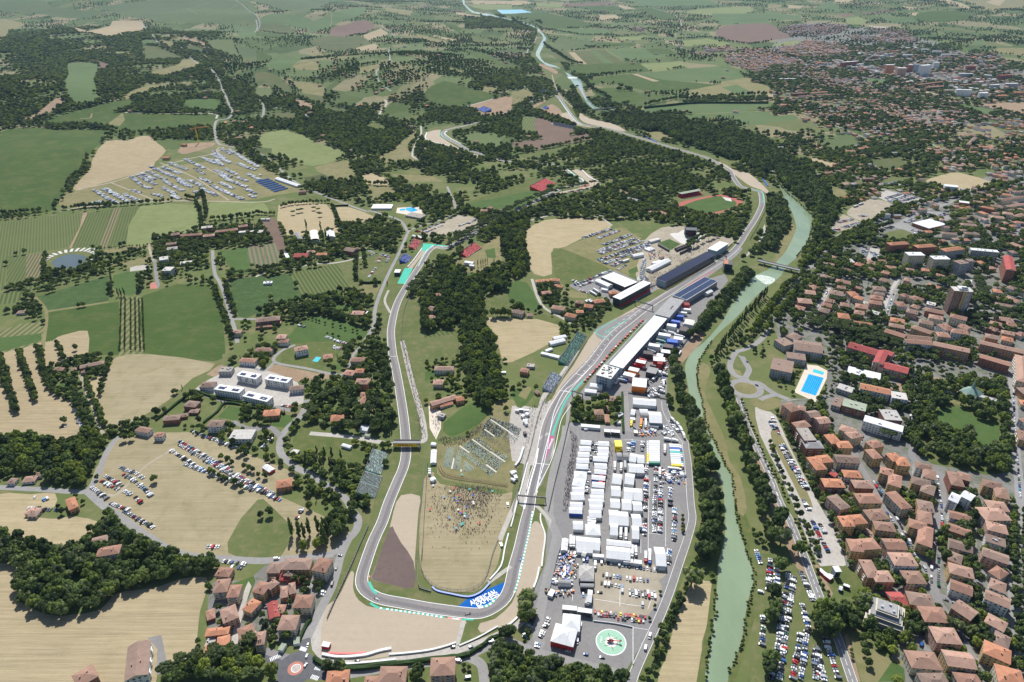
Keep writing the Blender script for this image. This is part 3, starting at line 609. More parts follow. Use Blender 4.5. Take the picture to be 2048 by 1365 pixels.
# --- lines: roads, the circuit, the pit lane
reg('''
country_road|road|F|L7|250 869 229 882 210 912 197 947 185 970 174 982 152 984 75 979 15 976 -20 974
country_road|road|F|L8|174 982 205 1010 232 1028 283 1065 333 1096 376 1111 438 1117 512 1122 562 1119.6 620 1114 662 1108 692 1083 712 1061 716 1038 705 1023 687 994 619.5 949.5 594.5 937 569.5 917 559.5 899.5 562 877 577 854.5 597 837 607 822 615 800
country_road|road|F|L8|700 1072 682 1110 672 1148 662 1178 647 1208 630 1241 615 1273.5 607 1298.5 601 1318
country_road|asphalt_dark|F|L8|601 1318 607 1298 611 1286
country_road|asphalt_dark|F|L8|580 1335 539.6 1318.6 520 1308
country_road|asphalt_dark|F|L8|583 1347 562 1365 550 1380
country_road|asphalt_dark|F|L9|600 1346 637 1349 668 1352
country_road|road|F|L9|668 1352 737 1341 837.7 1326 913 1318.6 950 1303.6 975 1292 1013 1284 1040 1294 1080 1308 1149 1326 1249.5 1352
country_road|road|F|L8|935 1314 958 1325 966 1340 970 1380
river_road|asphalt|F|L8|1262 1375 1269 1346 1294.5 1288.5 1319.6 1233.4 1339.6 1183 1357 1130.7 1374.7 1078 1384.7 1038 1381.5 1007 1376.5 932 1371.5 897 1369 882 1346.5 852 1331.5 822 1329 802
avenue|asphalt|F|L8|1712 1380 1706 1365 1686 1306 1676 1278.5 1641 1198 1623.7 1153 1606 1105.7 1578.6 1038 1561 1007 1536 942 1514 897 1494 852 1481.5 807 1478 797
avenue|road|F|L8|1491 757 1472 752 1462 740 1461 725 1472 705 1486.5 700 1504 692 1519 682 1533 665 1545 640 1561 611 1591 571 1597 548.5 1618 536 1640 520 1660 490
avenue|road|F|L8|1491 755 1498 740 1491.5 727 1484 714
avenue|road|F|L8|1500 765 1519 767 1536 779.5 1553 789.5 1580 800
avenue|road|F|L7|1520 800 1530 795 1553 789
paddock_road|road|F|L9|1080 1290 1075 1250 1090 1180 1108 1100 1113 1070 1100 1040 1098 1010 1108 940 1128 880 1132 852
paddock_road|road|F|L7|1132 848 1200 854 1260 860 1330 866 1365 885
paddock_road|road|F|L8|1253 860 1252 820 1250 792
path|road|F|L4|1134 852 1140 800 1150 790
access_road|road|F|L6|729.5 682 747 651 752 611 774.5 553.5 799.5 503.5 817 463.5 825 458
access_road|road|F|L6|815 462 844.5 451 887 438.5 909.5 423.5 909.5 408.5 902 392 894.5 373.5
access_road|road|F|L6|815 462 799.5 441 762 428 740 422 719.5 418.5 600 370 545 325 512 305 444 290
access_road|road|F|L5|729.5 682 727 689.5 707 709 700 730 690 745 672 749.5 612 737 549.5 724.5 560 704 590 690
ridge_road|road|00|L8|1140 190 1180 250 1260 340 1380 410 1520 460 1660 530 1740 620 1790 740 1830 830 1860 900 1820 950 1730 970 1720 1060 1740 1140 1790 1170
farm_road|paving|00|L7|1730 950 1720 915 1500 905 1000 902
farm_road|soil|00|L4|640 950 720 945 735 910
farm_road|road|00|L6|1880 0 1960 60 2048 120 2080 200 2030 260
farm_road|drygrass|00|L7|1000 130 1300 100 1500 70 1740 0
farm_road|drygrass|00|L6|1500 70 1640 130 1900 35
farm_road|paving|00|L4|1700 1240 1790 1180
car_track|dirt|01|L6|480 330 700 290 1400 245 2048 255 2200 230
car_track|dirt|01|L6|620 150 900 95 1160 10 1500 -90 1690 -130 1750 -180
car_track|dirt|01|L4|880 95 1240 240
car_track|dirt|01|L4|1280 -60 1560 60 1830 240
car_track|dirt|01|L4|1500 -90 1900 100 2048 180
farm_road|dirt|01|L5|1190 590 1210 680 1240 740 1250 800
farm_road|asphalt|01|L6|1240 720 1250 840 1265 920
farm_road|road|01|L6|1700 640 1705 720 1720 830 1760 900 1800 1010 1850 1180 1880 1280 1900 1380
farm_road|road|01|L6|1850 1190 2048 1190 2100 1180
farm_road|drygrass|01|L5|280 1015 370 1130 350 1364 330 1500
farm_road|drygrass|01|L5|370 1130 870 1052
farm_road|paving|11|L5|0 850 100 810 260 790 460 750 640 740 870 690
farm_road|road|10|L8|0 920 50 940 60 850 20 800
farm_road|road|10|L7|120 860 250 870 380 910 440 960
farm_road|road|10|L7|1000 205 1060 250 1110 290
farm_road|road|10|L7|1070 380 1060 430 1070 480 1000 540 965 570 970 620 1000 670 1080 730
farm_road|paving|10|L7|1030 800 1045 830 1000 890 980 940
farm_road|paving|10|L6|1320 1010 1320 1080 1280 1150 1250 1230 1280 1270 1420 1310
farm_road|drygrass|10|L6|0 290 180 312
farm_road|drygrass|10|L6|600 95 605 170 590 220
farm_road|drygrass|10|L6|40 505 150 460
farm_road|drygrass|10|L6|300 530 380 480 460 490
farm_road|paving|10|L6|1620 870 1890 795
farm_road|road|10|L8|0 160 10 220 -10 260
path|dirt|02|L3|860 1230 930 1230 1060 1110 1180 990 1400 860
farm_road|dirt|02|L4|640 270 700 430 760 570 800 700 860 780
farm_road|verge|02|L14|1500 400 1300 540 1180 610
farm_road|verge|02|L12|1720 190 1900 130 2048 40
street|road|12|L5|150 170 60 240 -60 200
street|asphalt|02|L6|1600 420 1800 480 2048 520 2200 530 2330 560
street|asphalt|02|L6|1850 640 1960 690 2048 720
street|asphalt|12|L7|-20 700 60 700 130 700 190 760
crossover_path|paving|12|L7|1170 0 1200 130 1240 300 1290 480 1330 620 1350 780 1310 810
crossover_path|paving|12|L7|430 740 760 770 1100 830
perimeter_path|paving|F|L7|1045 1010 1050 960 1060 900 1075 840 1090 790 1110 770 1150 710
perimeter_path|paving|F|L5|1000 1080 1012 1050 1040 985
stadium_road|paving|21|L5|0 450 260 370 500 350 700 380 800 440
stadium_road|paving|21|L5|690 360 900 370 1080 340 1250 320 1400 380
lane|paving|21|L5|160 870 200 1000 260 1100 400 1180 480 1230
lane|drygrass|21|L4|400 615 830 800
lane|paving|21|L6|2010 430 2020 500 1960 600 1850 700
road|road|20|L9|1130 70 1280 110 1340 160 1360 220
road|dirt|20|L6|1200 310 1400 400 1540 440
road|dirt|20|L6|1700 385 1800 440 2048 560
road|drygrass|20|L7|300 415 750 400 1300 385
road|drygrass|20|L7|750 400 890 490
road|drygrass|20|L6|600 622 1120 575 1660 530
road|drygrass|20|L7|1440 720 1900 660
road|road|20|L8|120 250 190 290 180 330 130 390 120 440
road|drygrass|20|L7|1480 912 2048 890
path|dirt|20|L5|320 600 350 700 370 750 450 830 510 880
path|road|20|L7|0 640 80 680 130 720
street|paving|30|L8|0 400 100 430 180 465
street|road|30|L9|730 850 840 910 990 1000 1100 1060 1180 1100
street|road|30|L7|500 990 640 1050 800 1110 930 1160
street|road|30|L6|630 480 640 400
street|road|30|L7|1300 1150 1500 1250 1640 1340
street|road|31|L9|-10 -10 100 20 300 40 560 20 720 60 850 130 1000 170 1290 240 1400 280
street|road|31|L8|480 560 700 470 1000 440 1200 340 1400 280 1600 200 1900 180 2048 150
street|asphalt|31|L7|1740 390 1690 420 1730 480 1790 540 1800 600
street|asphalt|31|L6|2048 440 1990 500 1980 560
street|paving|31|L6|380 1150 440 1040 490 940
street|paving|31|L6|780 1150 770 1050 930 1130 940 1060 1020 900 1060 860
street|road|31|L7|940 1180 1000 1000 1060 900
street|asphalt|32|L8|1205 180 1200 400 1170 800 1150 900 1180 960 1220 1010
street|asphalt|32|L7|1040 640 760 780 700 920 860 1200 940 1364 1050 1494 1150 1654 1250 1804 1330 1964
street|asphalt|32|L8|1150 1000 1360 1060 1390 1100 1390 1364 1350 1364 1350 1664 1330 1964 1370 2104 1450 2214 1530 2344 1600 2484 1700 2614
street|asphalt|33|L7|1380 680 1600 750 1800 820 2048 880
street|road|F|L9|2023 740 2028 822 2032 907 2038 964 2040 1020 2032 1073 2027 1173 2034 1248 2045 1330
street|asphalt|33|L5|640 240 720 420 820 640
street|asphalt|33|L5|800 640 1040 640 1100 620
street|asphalt|33|L5|1170 1000 1290 1130 1400 1300
street|asphalt|33|L5|1640 0 1650 400 1640 600 1780 430
street|asphalt|13|L5|2048 520 2048 521
street|paving|03|L5|1990 600 1950 720 1900 900 1870 1100
street|road|13|L5|90 540 300 590 480 590
street|asphalt|13|L6|300 1180 180 1150 30 1100
''')
G.append(['circuit','track','F','C11.5',TRACK])
reg('''
start_straight|track|F|L15|1350 579 1296.5 613.5 1261.5 641 1234 662 1211 686 1184 722 1150 757 1131 779.5
pit_lane|asphalt|F|L11|1480 497 1462 515 1410 553 1345 597 1308 621 1275 648 1248 668 1226 691 1200 722 1174 752 1150 775 1130 802 1114 830 1104 860 1096 895 1088 925 1080 950 1072 970
chicane|track|F|L9|1300 605 1262 630 1228 646 1203 660 1198 672 1214 681 1228 681
escape_road|paving|13|L4|1660 880 1640 960 1610 1060
escape_road|paving|F|L4|1096 867 1075 880 1062 888
escape_road|paving|F|L4|1070 1010 1082 1020 1100 1042
escape_road|paving|11|L4|1075 1140 1030 1045 1060 960
escape_road|paving|13|L4|2040 440 1860 570
''')
REG = []
for g in G:
    nm, mt, tile = g[0], g[1], g[2]
    if len(g) == 5:
        closed = g[3][0] == 'C'; w = float(g[3][1:]); P = PW(tile, g[4])
        if np.linalg.norm(P[0]-P[-1]) < 1 and not closed: continue
        P = smooth(P, 4, closed)
        if closed: P = np.vstack([P, P[:1]])
        REG.append(dict(n=nm, m=mt, line=P, w=w, closed=closed))
    else:
        P = PW(tile, g[3])
        if len(P) > 5 and mt not in ('pool','pooldeck','blue_paint','turquoise','asphalt','clay'):
            P = smooth(P, 2, True)
        REG.append(dict(n=nm, m=mt, poly=P))
def circle_px(px, py, r, n=36):
    c = WP(px, py); a = np.linspace(0, 2*math.pi, n, endpoint=False)
    return np.stack([c[0]+r*np.cos(a), c[1]+r*np.sin(a)], 1)
REG.append(dict(n='roundabout', m='road', poly=circle_px(1491,777,23)))
REG.append(dict(n='roundabout_island', m='drygrass', poly=circle_px(1491,777,14.3)))
REG.append(dict(n='roundabout', m='asphalt_dark', poly=circle_px(592,1337,15)))
REG.append(dict(n='roundabout_apron', m='clay', poly=circle_px(591,1337,6.2)))
REG.append(dict(n='roundabout_island', m='paving', poly=circle_px(591,1337,3.2)))
REG.append(dict(n='helipad', m='helipad', poly=circle_px(1222,1284.5,12.6,48)))
ground_mat('helipad', (.30,.50,.36), (.34,.54,.40), None, .1, fine=.06)
BXY = (-16000, 16000, -900, 26000)
pts, edges = [], []
def addring(P, closed=True):
    b = len(pts); n = len(P)
    for p in P: pts.append((float(p[0]), float(p[1])))
    for i in range(n - (0 if closed else 1)): edges.append((b+i, b+(i+1) % n))
for r in REG:
    if 'poly' in r: addring(r['poly'])
    else:
        P = r['line']; N = normals2(P[:-1] if r['closed'] else P, r['closed'])
        if r['closed']: N = np.vstack([N, N[:1]])
        addring(P + N*r['w']/2, False); addring(P - N*r['w']/2, False)
        r['bb'] = (P.min(0)-r['w'], P.max(0)+r['w'])
addring([(BXY[0],BXY[2]),(BXY[1],BXY[2]),(BXY[1],BXY[3]),(BXY[0],BXY[3])])
for y in np.concatenate([np.arange(1300,4200,85), np.arange(4200,11000,200), np.arange(11000,26000,1000)]):
    st = 85 if y < 4200 else (200 if y < 11000 else 1000)
    for x in np.arange(-0.82*y-300, 0.82*y+300, st):
        pts.append((float(x)+rng.uniform(-.1,.1)*st, float(y)+rng.uniform(-.1,.1)*st))
for x in np.arange(-1300, 1300, 90):       # the near plain too, for the low mounds
    for y in np.arange(300, 1300, 90): pts.append((float(x)+rng.uniform(-9,9), float(y)+rng.uniform(-9,9)))
cv, ce, cf, *_ = geometry.delaunay_2d_cdt([Vector(p) for p in pts], edges, [], 0, 0.02)
CV = np.array([(v.x, v.y) for v in cv]); CF = np.array([tuple(f) for f in cf])
CZ = hgt(CV[:,0], CV[:,1])
cen = CV[CF].mean(1)
owner = np.full(len(cen), -1)
def classify(pts_, upto=None):
    own = np.full(len(pts_), -1)
    for i, r in enumerate(REG):
        if 'poly' in r:
            P = r['poly']; lo, hi = P.min(0), P.max(0)
        else: lo, hi = r['bb']
        k = np.where((pts_[:,0] >= lo[0]) & (pts_[:,0] <= hi[0]) & (pts_[:,1] >= lo[1]) & (pts_[:,1] <= hi[1]))[0]
        if len(k) == 0: continue
        ins = pip(r['poly'], pts_[k]) if 'poly' in r else dline(r['line'], pts_[k]) < r['w']/2 + .001
        own[k[ins]] = i
    return own
owner = classify(cen)
e = 2.0
gx = (hgt(CV[:,0]+e, CV[:,1]) - hgt(CV[:,0]-e, CV[:,1]))/(2*e); gy = (hgt(CV[:,0], CV[:,1]+e) - hgt(CV[:,0], CV[:,1]-e))/(2*e)
CN = np.stack([-gx, -gy, np.ones_like(gx)], 1); CN /= np.linalg.norm(CN, axis=1, keepdims=True)
def sub_mesh(name, faces, mat, dz=0.0, smooth_n=True):
    used, inv = np.unique(faces, return_inverse=True); inv = inv.reshape(faces.shape)
    co = np.column_stack([CV[used], CZ[used] + dz])
    a, b, c = co[inv[:,0]], co[inv[:,1]], co[inv[:,2]]
    up = np.cross(b-a, c-a)[:,2] < 0
    inv[up] = inv[up][:, ::-1]
    me = bpy.data.meshes.new(name); me.from_pydata(co.tolist(), [], inv.tolist())
    me.materials.append(MATS[mat]); me.shade_smooth()
    me.normals_split_custom_set_from_vertices([tuple(v) for v in CN[used]])
    o = bpy.data.objects.new(name, me); COL.objects.link(o); o['kind'] = 'structure'; return o
base = sub_mesh('ground', CF[(owner == -1) & (cen[:,1] < 1950)], 'country')
sub_mesh('farmland', CF[(owner == -1) & (cen[:,1] >= 1950)], 'farmland')
for i, r in enumerate(REG):
    f = CF[owner == i]
    if len(f): r['o'] = sub_mesh(r['n'], f, r['m'])
print('ground', len(CV), len(CF))
# ------------------------------------------------------------------ naming helpers and landmarks
LAND = {k: WP(*v) for k, v in {
 'the helipad':(1222,1284),'the small roundabout':(592,1337),'the blue painted runoff':(960,1200),'the wet dark gravel trap':(810,1130),
 'the yellow road bridge':(805,888),'the crowded hillside benches':(960,880),'the grass roundabout':(1491,777),'the outdoor swimming pool':(1625,770),
 'the pyramid roofed church':(1945,775),'the pale water tower':(1676,1150),'the tall brick tower block':(1905,610),'the road bridge over the river':(1565,530),
 'the white supermarket roof':(1858,447),'the athletics track':(1415,405),'the ferris wheel':(1285,540),'the long white pit building':(1270,690),
 'the round pond':(140,518),'the turquoise runoff':(812,553),'the swimming lido':(820,418),'the arched white halls':(635,470),'the yellow tower crane':(397,285),
 'the far white towers':(1850,140),'the stepped grey block':(1770,1225),'the tan circular ring field':(390,315),'the blue reservoir':(1030,23),
 'the campsite of blue tents':(540,375),'the upper hairpin gravel':(870,275),'the sandbank in the river':(1100,137),'the bottom left stubble field':(150,1270),'the long red roofed school':(1740,715),
 'the striped vineyard':(620,570),'the big white exhibition tent':(1237,560),'the stage on the fairground':(1380,465),'the park lawn':(1900,860),'the new white villas':(520,755)}.items()}
LK = list(LAND); LXY = np.array([[float(v[0]), float(v[1])] for v in LAND.values()])
_o = 'first second third fourth fifth sixth seventh eighth ninth tenth eleventh twelfth thirteenth fourteenth fifteenth sixteenth seventeenth eighteenth nineteenth'.split()
_t = 'twent thirt fort fift sixt sevent eight ninet'.split()
ORD = ['nearest'] + [(_o[i-1] if i < 20 else (_t[i//10-2] + ('ieth' if i % 10 == 0 else 'y ' + _o[i%10-1]))) + ' nearest' for i in range(2, 100)]
_pending = []
def near(x, y): 
    d = np.hypot(LXY[:,0]-x, LXY[:,1]-y); return LK[int(d.argmin())], float(d.min())
def tag(o, label, cat, group=None, kind=None):
    if label: o['label'] = label
    if cat: o['category'] = cat
    if group: o['group'] = group
    if kind: o['kind'] = kind
    return o
def later(o, desc, cat, group=None):     # the label gets its place words once all are built
    _pending.append((o, desc)); o['category'] = cat
    if group: o['group'] = group
def finish_labels():
    by = {}
    for o, desc in _pending:
        l, d = near(o.location.x, o.location.y); by.setdefault((desc, l), []).append((d, o))
    for (desc, l), v in by.items():
        v.sort(key=lambda q: q[0])
        for i, (d, o) in enumerate(v):
            o['label'] = f'{desc} close to {l}' if len(v) == 1 else (f'{desc}, {ORD[i]} to {l}' if i < 99 else f'{desc}, further out from {l}')
            w = o['label'].split()
            if len(w) > 16: o['label'] = ' '.join(w[2:])
def empty(name, loc, rz=0.0):
    o = bpy.data.objects.new(name, None); COL.objects.link(o); o.location = loc; o.rotation_euler = (0,0,rz); o.empty_display_size = .5
    return o
class MB:
    """collects faces with a material each"""
    def __init__(s): s.v = []; s.f = []; s.m = []; s.mats = []
    def mi(s, mat):
        if mat not in s.mats: s.mats.append(mat)
        return s.mats.index(mat)
    def face(s, pts_, mat):
        b = len(s.v); s.v += [tuple(map(float, p)) for p in pts_]; s.f.append(tuple(range(b, b+len(pts_)))); s.m.append(s.mi(mat))
    def box(s, x0, x1, y0, y1, z0, z1, mat, top=None, bottom=False):
        top = top or mat; b = len(s.v)
        s.v += [(x0,y0,z0),(x1,y0,z0),(x1,y1,z0),(x0,y1,z0),(x0,y0,z1),(x1,y0,z1),(x1,y1,z1),(x0,y1,z1)]
        for q in ((0,1,5,4),(1,2,6,5),(2,3,7,6),(3,0,4,7)): s.f.append(tuple(b+i for i in q)); s.m.append(s.mi(mat))
        s.f.append((b+4,b+5,b+6,b+7)); s.m.append(s.mi(top))
        s.f.append((b+3,b+2,b+1,b)); s.m.append(s.mi(mat))
    def bar(s, a, b, w, h, mat):           # a beam from a to b
        a = Vector(a); b = Vector(b); d = (b-a).normalized(); u = Vector((0,0,1)) if abs(d.z) < .95 else Vector((1,0,0))
        sx = d.cross(u).normalized()*w/2; sy = sx.cross(d).normalized()*h/2; n = len(s.v)
        for p in (a, b): s.v += [tuple(p+q) for q in (-sx-sy, sx-sy, sx+sy, -sx+sy)]
        for q in ((0,1,5,4),(1,2,6,5),(2,3,7,6),(3,0,4,7),(3,2,1,0),(4,5,6,7)): s.f.append(tuple(n+i for i in q)); s.m.append(s.mi(mat))
    def cyl(s, c, r0, r1, z0, z1, mat, n=10, cap=True):
        b = len(s.v)
        for z, r in ((z0, r0), (z1, r1)):
            for i in range(n): a = 2*math.pi*i/n; s.v.append((c[0]+r*math.cos(a), c[1]+r*math.sin(a), z))
        for i in range(n): j = (i+1) % n; s.f.append((b+i,b+j,b+n+j,b+n+i)); s.m.append(s.mi(mat))
        if cap: s.f.append(tuple(b+n+i for i in range(n))); s.m.append(s.mi(mat))
    def xf(s, rz, ox, oy, oz, start=0):
        c, q = math.cos(rz), math.sin(rz)
        s.v[start:] = [(c*x-q*y+ox, q*x+c*y+oy, z+oz) for x, y, z in s.v[start:]]
    def mesh(s, name):
        me = bpy.data.meshes.new(name); me.from_pydata(s.v, [], s.f)
        for m in s.mats: me.materials.append(MATS[m])
        me.polygons.foreach_set('material_index', s.m); me.update(); return me
    def build(s, name, parent=None, loc=None, rz=0.0):
        o = bpy.data.objects.new(name, s.mesh(name)); COL.objects.link(o)
        if parent: o.parent = parent
        if loc is not None: o.location = loc; o.rotation_euler = (0,0,rz)
        return o
def roof_mat(name, c):
    m, t, b = newmat(name, .85, .15)
    oi = nd(t, 'ShaderNodeObjectInfo').outputs['Random']
    col = mixc(t, ramp(t, noise(t, .25, 4, .7), .3, .7), tuple(v*.82 for v in c), tuple(min(1,v*1.15) for v in c))
    col = mixc(t, ramp(t, noise(t, 2.2, 2, .6), .45, .8), col, (.20,.15,.11))
    col = mixc(t, 1.0, col, mixc(t, oi, (.8,.8,.8), (1.15,1.12,1.1)), 'MULTIPLY')
    t.links.new(col, b.inputs['Base Color']); MATS[name] = m
for k, c in dict(roof_terracotta=(.37,.205,.150), roof_orange=(.48,.215,.125), roof_brown=(.27,.19,.155), roof_pinkish=(.42,.265,.205), roof_aged=(.30,.185,.14), roof_dark=(.13,.12,.125), roof_grey=(.33,.34,.35),
                 roof_pale=(.55,.54,.51), roof_red_sheet=(.40,.075,.075), roof_gravel=(.40,.37,.33), roof_green=(.30,.36,.28)).items(): roof_mat(k, c)
for k, c in dict(wall_ochre=(.52,.37,.19), wall_cream=(.56,.50,.39), wall_pink=(.52,.33,.26), wall_white=(.68,.68,.66), wall_brick=(.30,.13,.09), wall_grey=(.40,.40,.40),
                 wall_orange=(.52,.28,.16), wall_bluegrey=(.30,.36,.42)).items(): plain_mat(k, c, .9, .15, .10, .3)
plain_mat('white_canvas', (.66,.66,.66), .55, .3, .05, .15); plain_mat('grey_canvas', (.55,.57,.60), .6, .3, .06, .2); plain_mat('cream_canvas', (.72,.68,.6), .6, .3, .05)
plain_mat('window_glass', (.035,.045,.055), .15, .6, .3, 1.5); plain_mat('shutter', (.12,.14,.11), .6); plain_mat('shade_dark', (.02,.02,.022), .8)
plain_mat('solar_panel', (.018,.03,.08), .2, .6, .2, .5); plain_mat('metal_grey', (.32,.33,.34), .5, .4); plain_mat('metal_dark', (.06,.065,.07), .5, .4); plain_mat('galvanised', (.5,.52,.53), .4, .4)
plain_mat('red', (.55,.03,.03), .45, .4); plain_mat('yellow', (.85,.62,.02), .45, .4); plain_mat('orange', (.8,.22,.03), .45, .4); plain_mat('blue', (.03,.10,.45), .45, .4); plain_mat('teal', (.05,.45,.42), .45, .4)
plain_mat('green_paint', (.07,.25,.18), .6); plain_mat('green_pale', (.28,.38,.34), .7); plain_mat('tyre', (.02,.02,.02), .9); plain_mat('black', (.012,.012,.014), .5)
plain_mat('hedge_green', (.035,.060,.022), .95, .1, .35, 1.2); plain_mat('trunk', (.12,.09,.06), .95, .1, .2, 2); plain_mat('timber', (.36,.27,.17), .9)
RM = dict(P='roof_pinkish', A='roof_aged', t='roof_terracotta', o='roof_orange', b='roof_brown', w='white_canvas', g='roof_grey', r='roof_red_sheet', d='roof_dark', p='roof_pale', v='roof_gravel', n='roof_green', y='yellow', B='blue', T='teal', s='solar_panel', c='cream_canvas')
WM = dict(y='wall_ochre', c='wall_cream', p='wall_pink', w='wall_white', r='wall_brick', g='wall_grey', o='wall_orange', b='wall_bluegrey', d='metal_dark', R='red', O='orange', Y='yellow', B='blue', T='teal')
RN = dict(P='pinkish', A='aged brown', t='terracotta', o='orange', b='brown', w='white', g='grey', r='red sheet', d='dark', p='pale grey', v='gravel', n='pale green', y='yellow', B='blue', T='teal', s='solar', c='cream')
WN = dict(y='ochre', c='cream', p='pink', w='white', r='brick', g='grey', o='orange', b='blue grey', d='dark', R='red', O='orange', Y='yellow', B='blue', T='teal')
def roof_faces(mb, L, W, z, kind, mat, rise=None, ov=.55):
    l, w = L/2+ov, W/2+ov
    if kind == 'f':
        mb.box(-L/2-.15, L/2+.15, -W/2-.15, W/2+.15, z, z+.55, mat)
        return z+.55
    rise = rise or min(.34*W/2*1.15, 3.4)
    r = max(l-w, .3) if kind == 'h' else l
    t = .25
    A_, B_, C_, D_ = (-l,-w,z), (l,-w,z), (l,w,z), (-l,w,z); E_, F_ = (-r,0,z+rise), (r,0,z+rise)
    low = [(x,y,zz-t) for x,y,zz in (A_,B_,C_,D_)]
    mb.face((A_,B_,F_,E_), mat); mb.face((C_,D_,E_,F_), mat)
    mb.face((B_,C_,F_), mat if kind == 'h' else 'wall_cream'); mb.face((D_,A_,E_), mat if kind == 'h' else 'wall_cream')
    for a, b, c, d in ((0,1,B_,A_),(1,2,C_,B_),(2,3,D_,C_),(3,0,A_,D_)): mb.face((low[a],low[b],c,d), mat)
    mb.face(low[::-1], mat)
    return z+rise
OCC = []      # (x, y, half length, half width, angle)
def occ(x, y, L, W, a): OCC.append((x, y, L/2, W/2, a))
def wing_geo(tile, v, hgt_m):
    (x1, y1, x2, y2) = v
    P = PW(tile, f'{x1} {y1} {x2} {y2}', hgt_m)
    c = P.mean(0); d = P[1]-P[0]; L = max(float(np.hypot(*d)), 5.0); return c, L, math.atan2(d[1], d[0])
def windows(mb, L, W, z0, st, rs, sh=3.0, two=True):
    for side in range(4):
        ln, off = (L, W/2) if side % 2 == 0 else (W, L/2)
        n = max(1, int(ln/3.4)); 
        for f in range(st):
            for i in range(n):
                if rs.random() < .12: continue
                u = (i+.5)/n*ln-ln/2; zc = z0 + f*sh + 1.5; hw = .55 if rs.random() < .7 else .9
                mt = 'window_glass' if rs.random() < .65 else 'shutter'
                a, b = off-.05, off+.06
                if side == 0: mb.box(u-hw, u+hw, -b, -a, zc-.7, zc+.75, mt)
                elif side == 2: mb.box(u-hw, u+hw, a, b, zc-.7, zc+.75, mt)
                elif side == 1: mb.box(a, b, u-hw, u+hw, zc-.7, zc+.75, mt)
                else: mb.box(-b, -a, u-hw, u+hw, zc-.7, zc+.75, mt)
def balconies(root, L, W, z0, st, rs):
    s = -1 if rs.random() < .8 else 1
    for f in range(1, st):
        for i in range(max(1, int(L/9))):
            u = (i+.5)/max(1, int(L/9))*L-L/2
            b = MB(); z = z0+f*3.0
            y0, y1 = sorted((s*(W/2), s*(W/2+1.2)))
            b.box(u-1.8, u+1.8, y0, y1, z, z+.15, 'wall_white'); b.box(u-1.8, u+1.8, s*(W/2+1.15)-.04, s*(W/2+1.15)+.04, z+.15, z+1.05, 'metal_grey')
            b.build('balcony', root)
NH = [0]
def house(tile, rec, forced=None):
    parts_ = rec.split('+'); a = parts_[0].split()
    v = [float(q) for q in a[:4]]; W = float(a[4]); st = int(a[5]); rk, rc = a[6][0], a[6][1]; wc = a[7] if len(a) > 7 else 'c'
    NH[0] += 1; rs = random.Random(NH[0]*77+5)
    if rc == 't': rc = rs.choice('tttPPAAb')
    eave = st*3.0 + .4
    c, L, ang = wing_geo(tile, v, eave); g = float(hgt(c[0], c[1]))
    if L < W*.8 and rk == 'h': pass
    flat = rk == 'f'
    cat = 'apartment block' if st >= 4 else ('outbuilding' if st == 1 and L < 14 else 'house')
    nm = {'apartment block':'apartment_block','outbuilding':'outbuilding','house':'house'}[cat]
    root = empty(nm, (float(c[0]), float(c[1]), g), ang)
    dist = float(np.hypot(c[0], c[1]))
    wings = [(0.0, 0.0, L, W, 0.0, eave)]
    for p in parts_[1:]:
        b = [float(q) for q in p.split()]
        c2, L2, a2 = wing_geo(tile, b[:4], eave-.25); W2 = b[4] if len(b) > 4 else W*.9
        dx, dy = c2[0]-c[0], c2[1]-c[1]; ca, sa = math.cos(-ang), math.sin(-ang)
        wings.append((ca*dx-sa*dy, sa*dx+ca*dy, L2, W2, a2-ang, eave-.22))
    for wx, wy, wl, ww, wa, wz in wings:
        m = MB(); m.box(-wl/2, wl/2, -ww/2, ww/2, -1.5, wz, WM[wc])
        m.xf(wa, wx, wy, 0); m.build('wall', root)
        m = MB(); top = roof_faces(m, wl, ww, wz+.02, rk, RM[rc])
        if flat:
            m.box(-wl/2+.3, wl/2-.3, -ww/2+.3, ww/2-.3, wz+.55, wz+.60, 'roof_gravel' if rc == 'g' else RM[rc])
        m.xf(wa, wx, wy, 0); ro = m.build('roof', root)
        if dist < 1500:
            m = MB(); windows(m, wl, ww, .3, st, rs); m.xf(wa, wx, wy, 0); wo_ = m.build('windows', root); wo_['kind'] = 'stuff'
            nch = rs.choice((1,1,2,3)) if rk != 'f' else rs.choice((1,2,3,4))
            for _ in range(nch):
                m = MB(); cx = rs.uniform(-.35,.35)*wl; cy = rs.uniform(-.28,.28)*ww; s_ = .45 if rk != 'f' else rs.uniform(.6,1.8)
                m.box(cx-s_, cx+s_, cy-.4, cy+.4, wz+.5, (top+.4 if rk != 'f' else wz+1.9), 'wall_pink' if rk != 'f' else 'galvanised')
                m.xf(wa, wx, wy, 0); m.build('chimney' if rk != 'f' else 'roof_unit', ro)
        ca, sa = math.cos(ang), math.sin(ang)
        occ(c[0]+ca*wx-sa*wy, c[1]+sa*wx+ca*wy, wl, ww, ang+wa)
    if flat and rc == 'w' and st == 3 and dist < 1100:
        for u in (-.27, .27): m = MB(); m.box(u*L-L*.13, u*L+L*.13, -W*.3, W*.12, eave+.6, eave+.85, 'solar_panel'); m.build('solar_panel', ro)
    if st >= 3 and dist < 1100: balconies(root, L, W, .3, st, rs)
    nst = {1:'one storey',2:'two storey',3:'three storey',4:'four storey',5:'five storey'}.get(st, 'high rise')
    rt = {'h':'hipped','g':'gabled','f':'flat'}[rk]
    later(root, f'{nst} {WN[wc]} {"block" if cat=="apartment block" else cat} with {RN[rc]}{"" if rk == "h" else " "+rt} roof', cat, 'town and country buildings' if dist > 1500 else None)
    return root
def houses(tile, s):
    for r in s.strip().splitlines():
        for q in r.split(';'):
            if q.strip(): house(tile, q.strip())
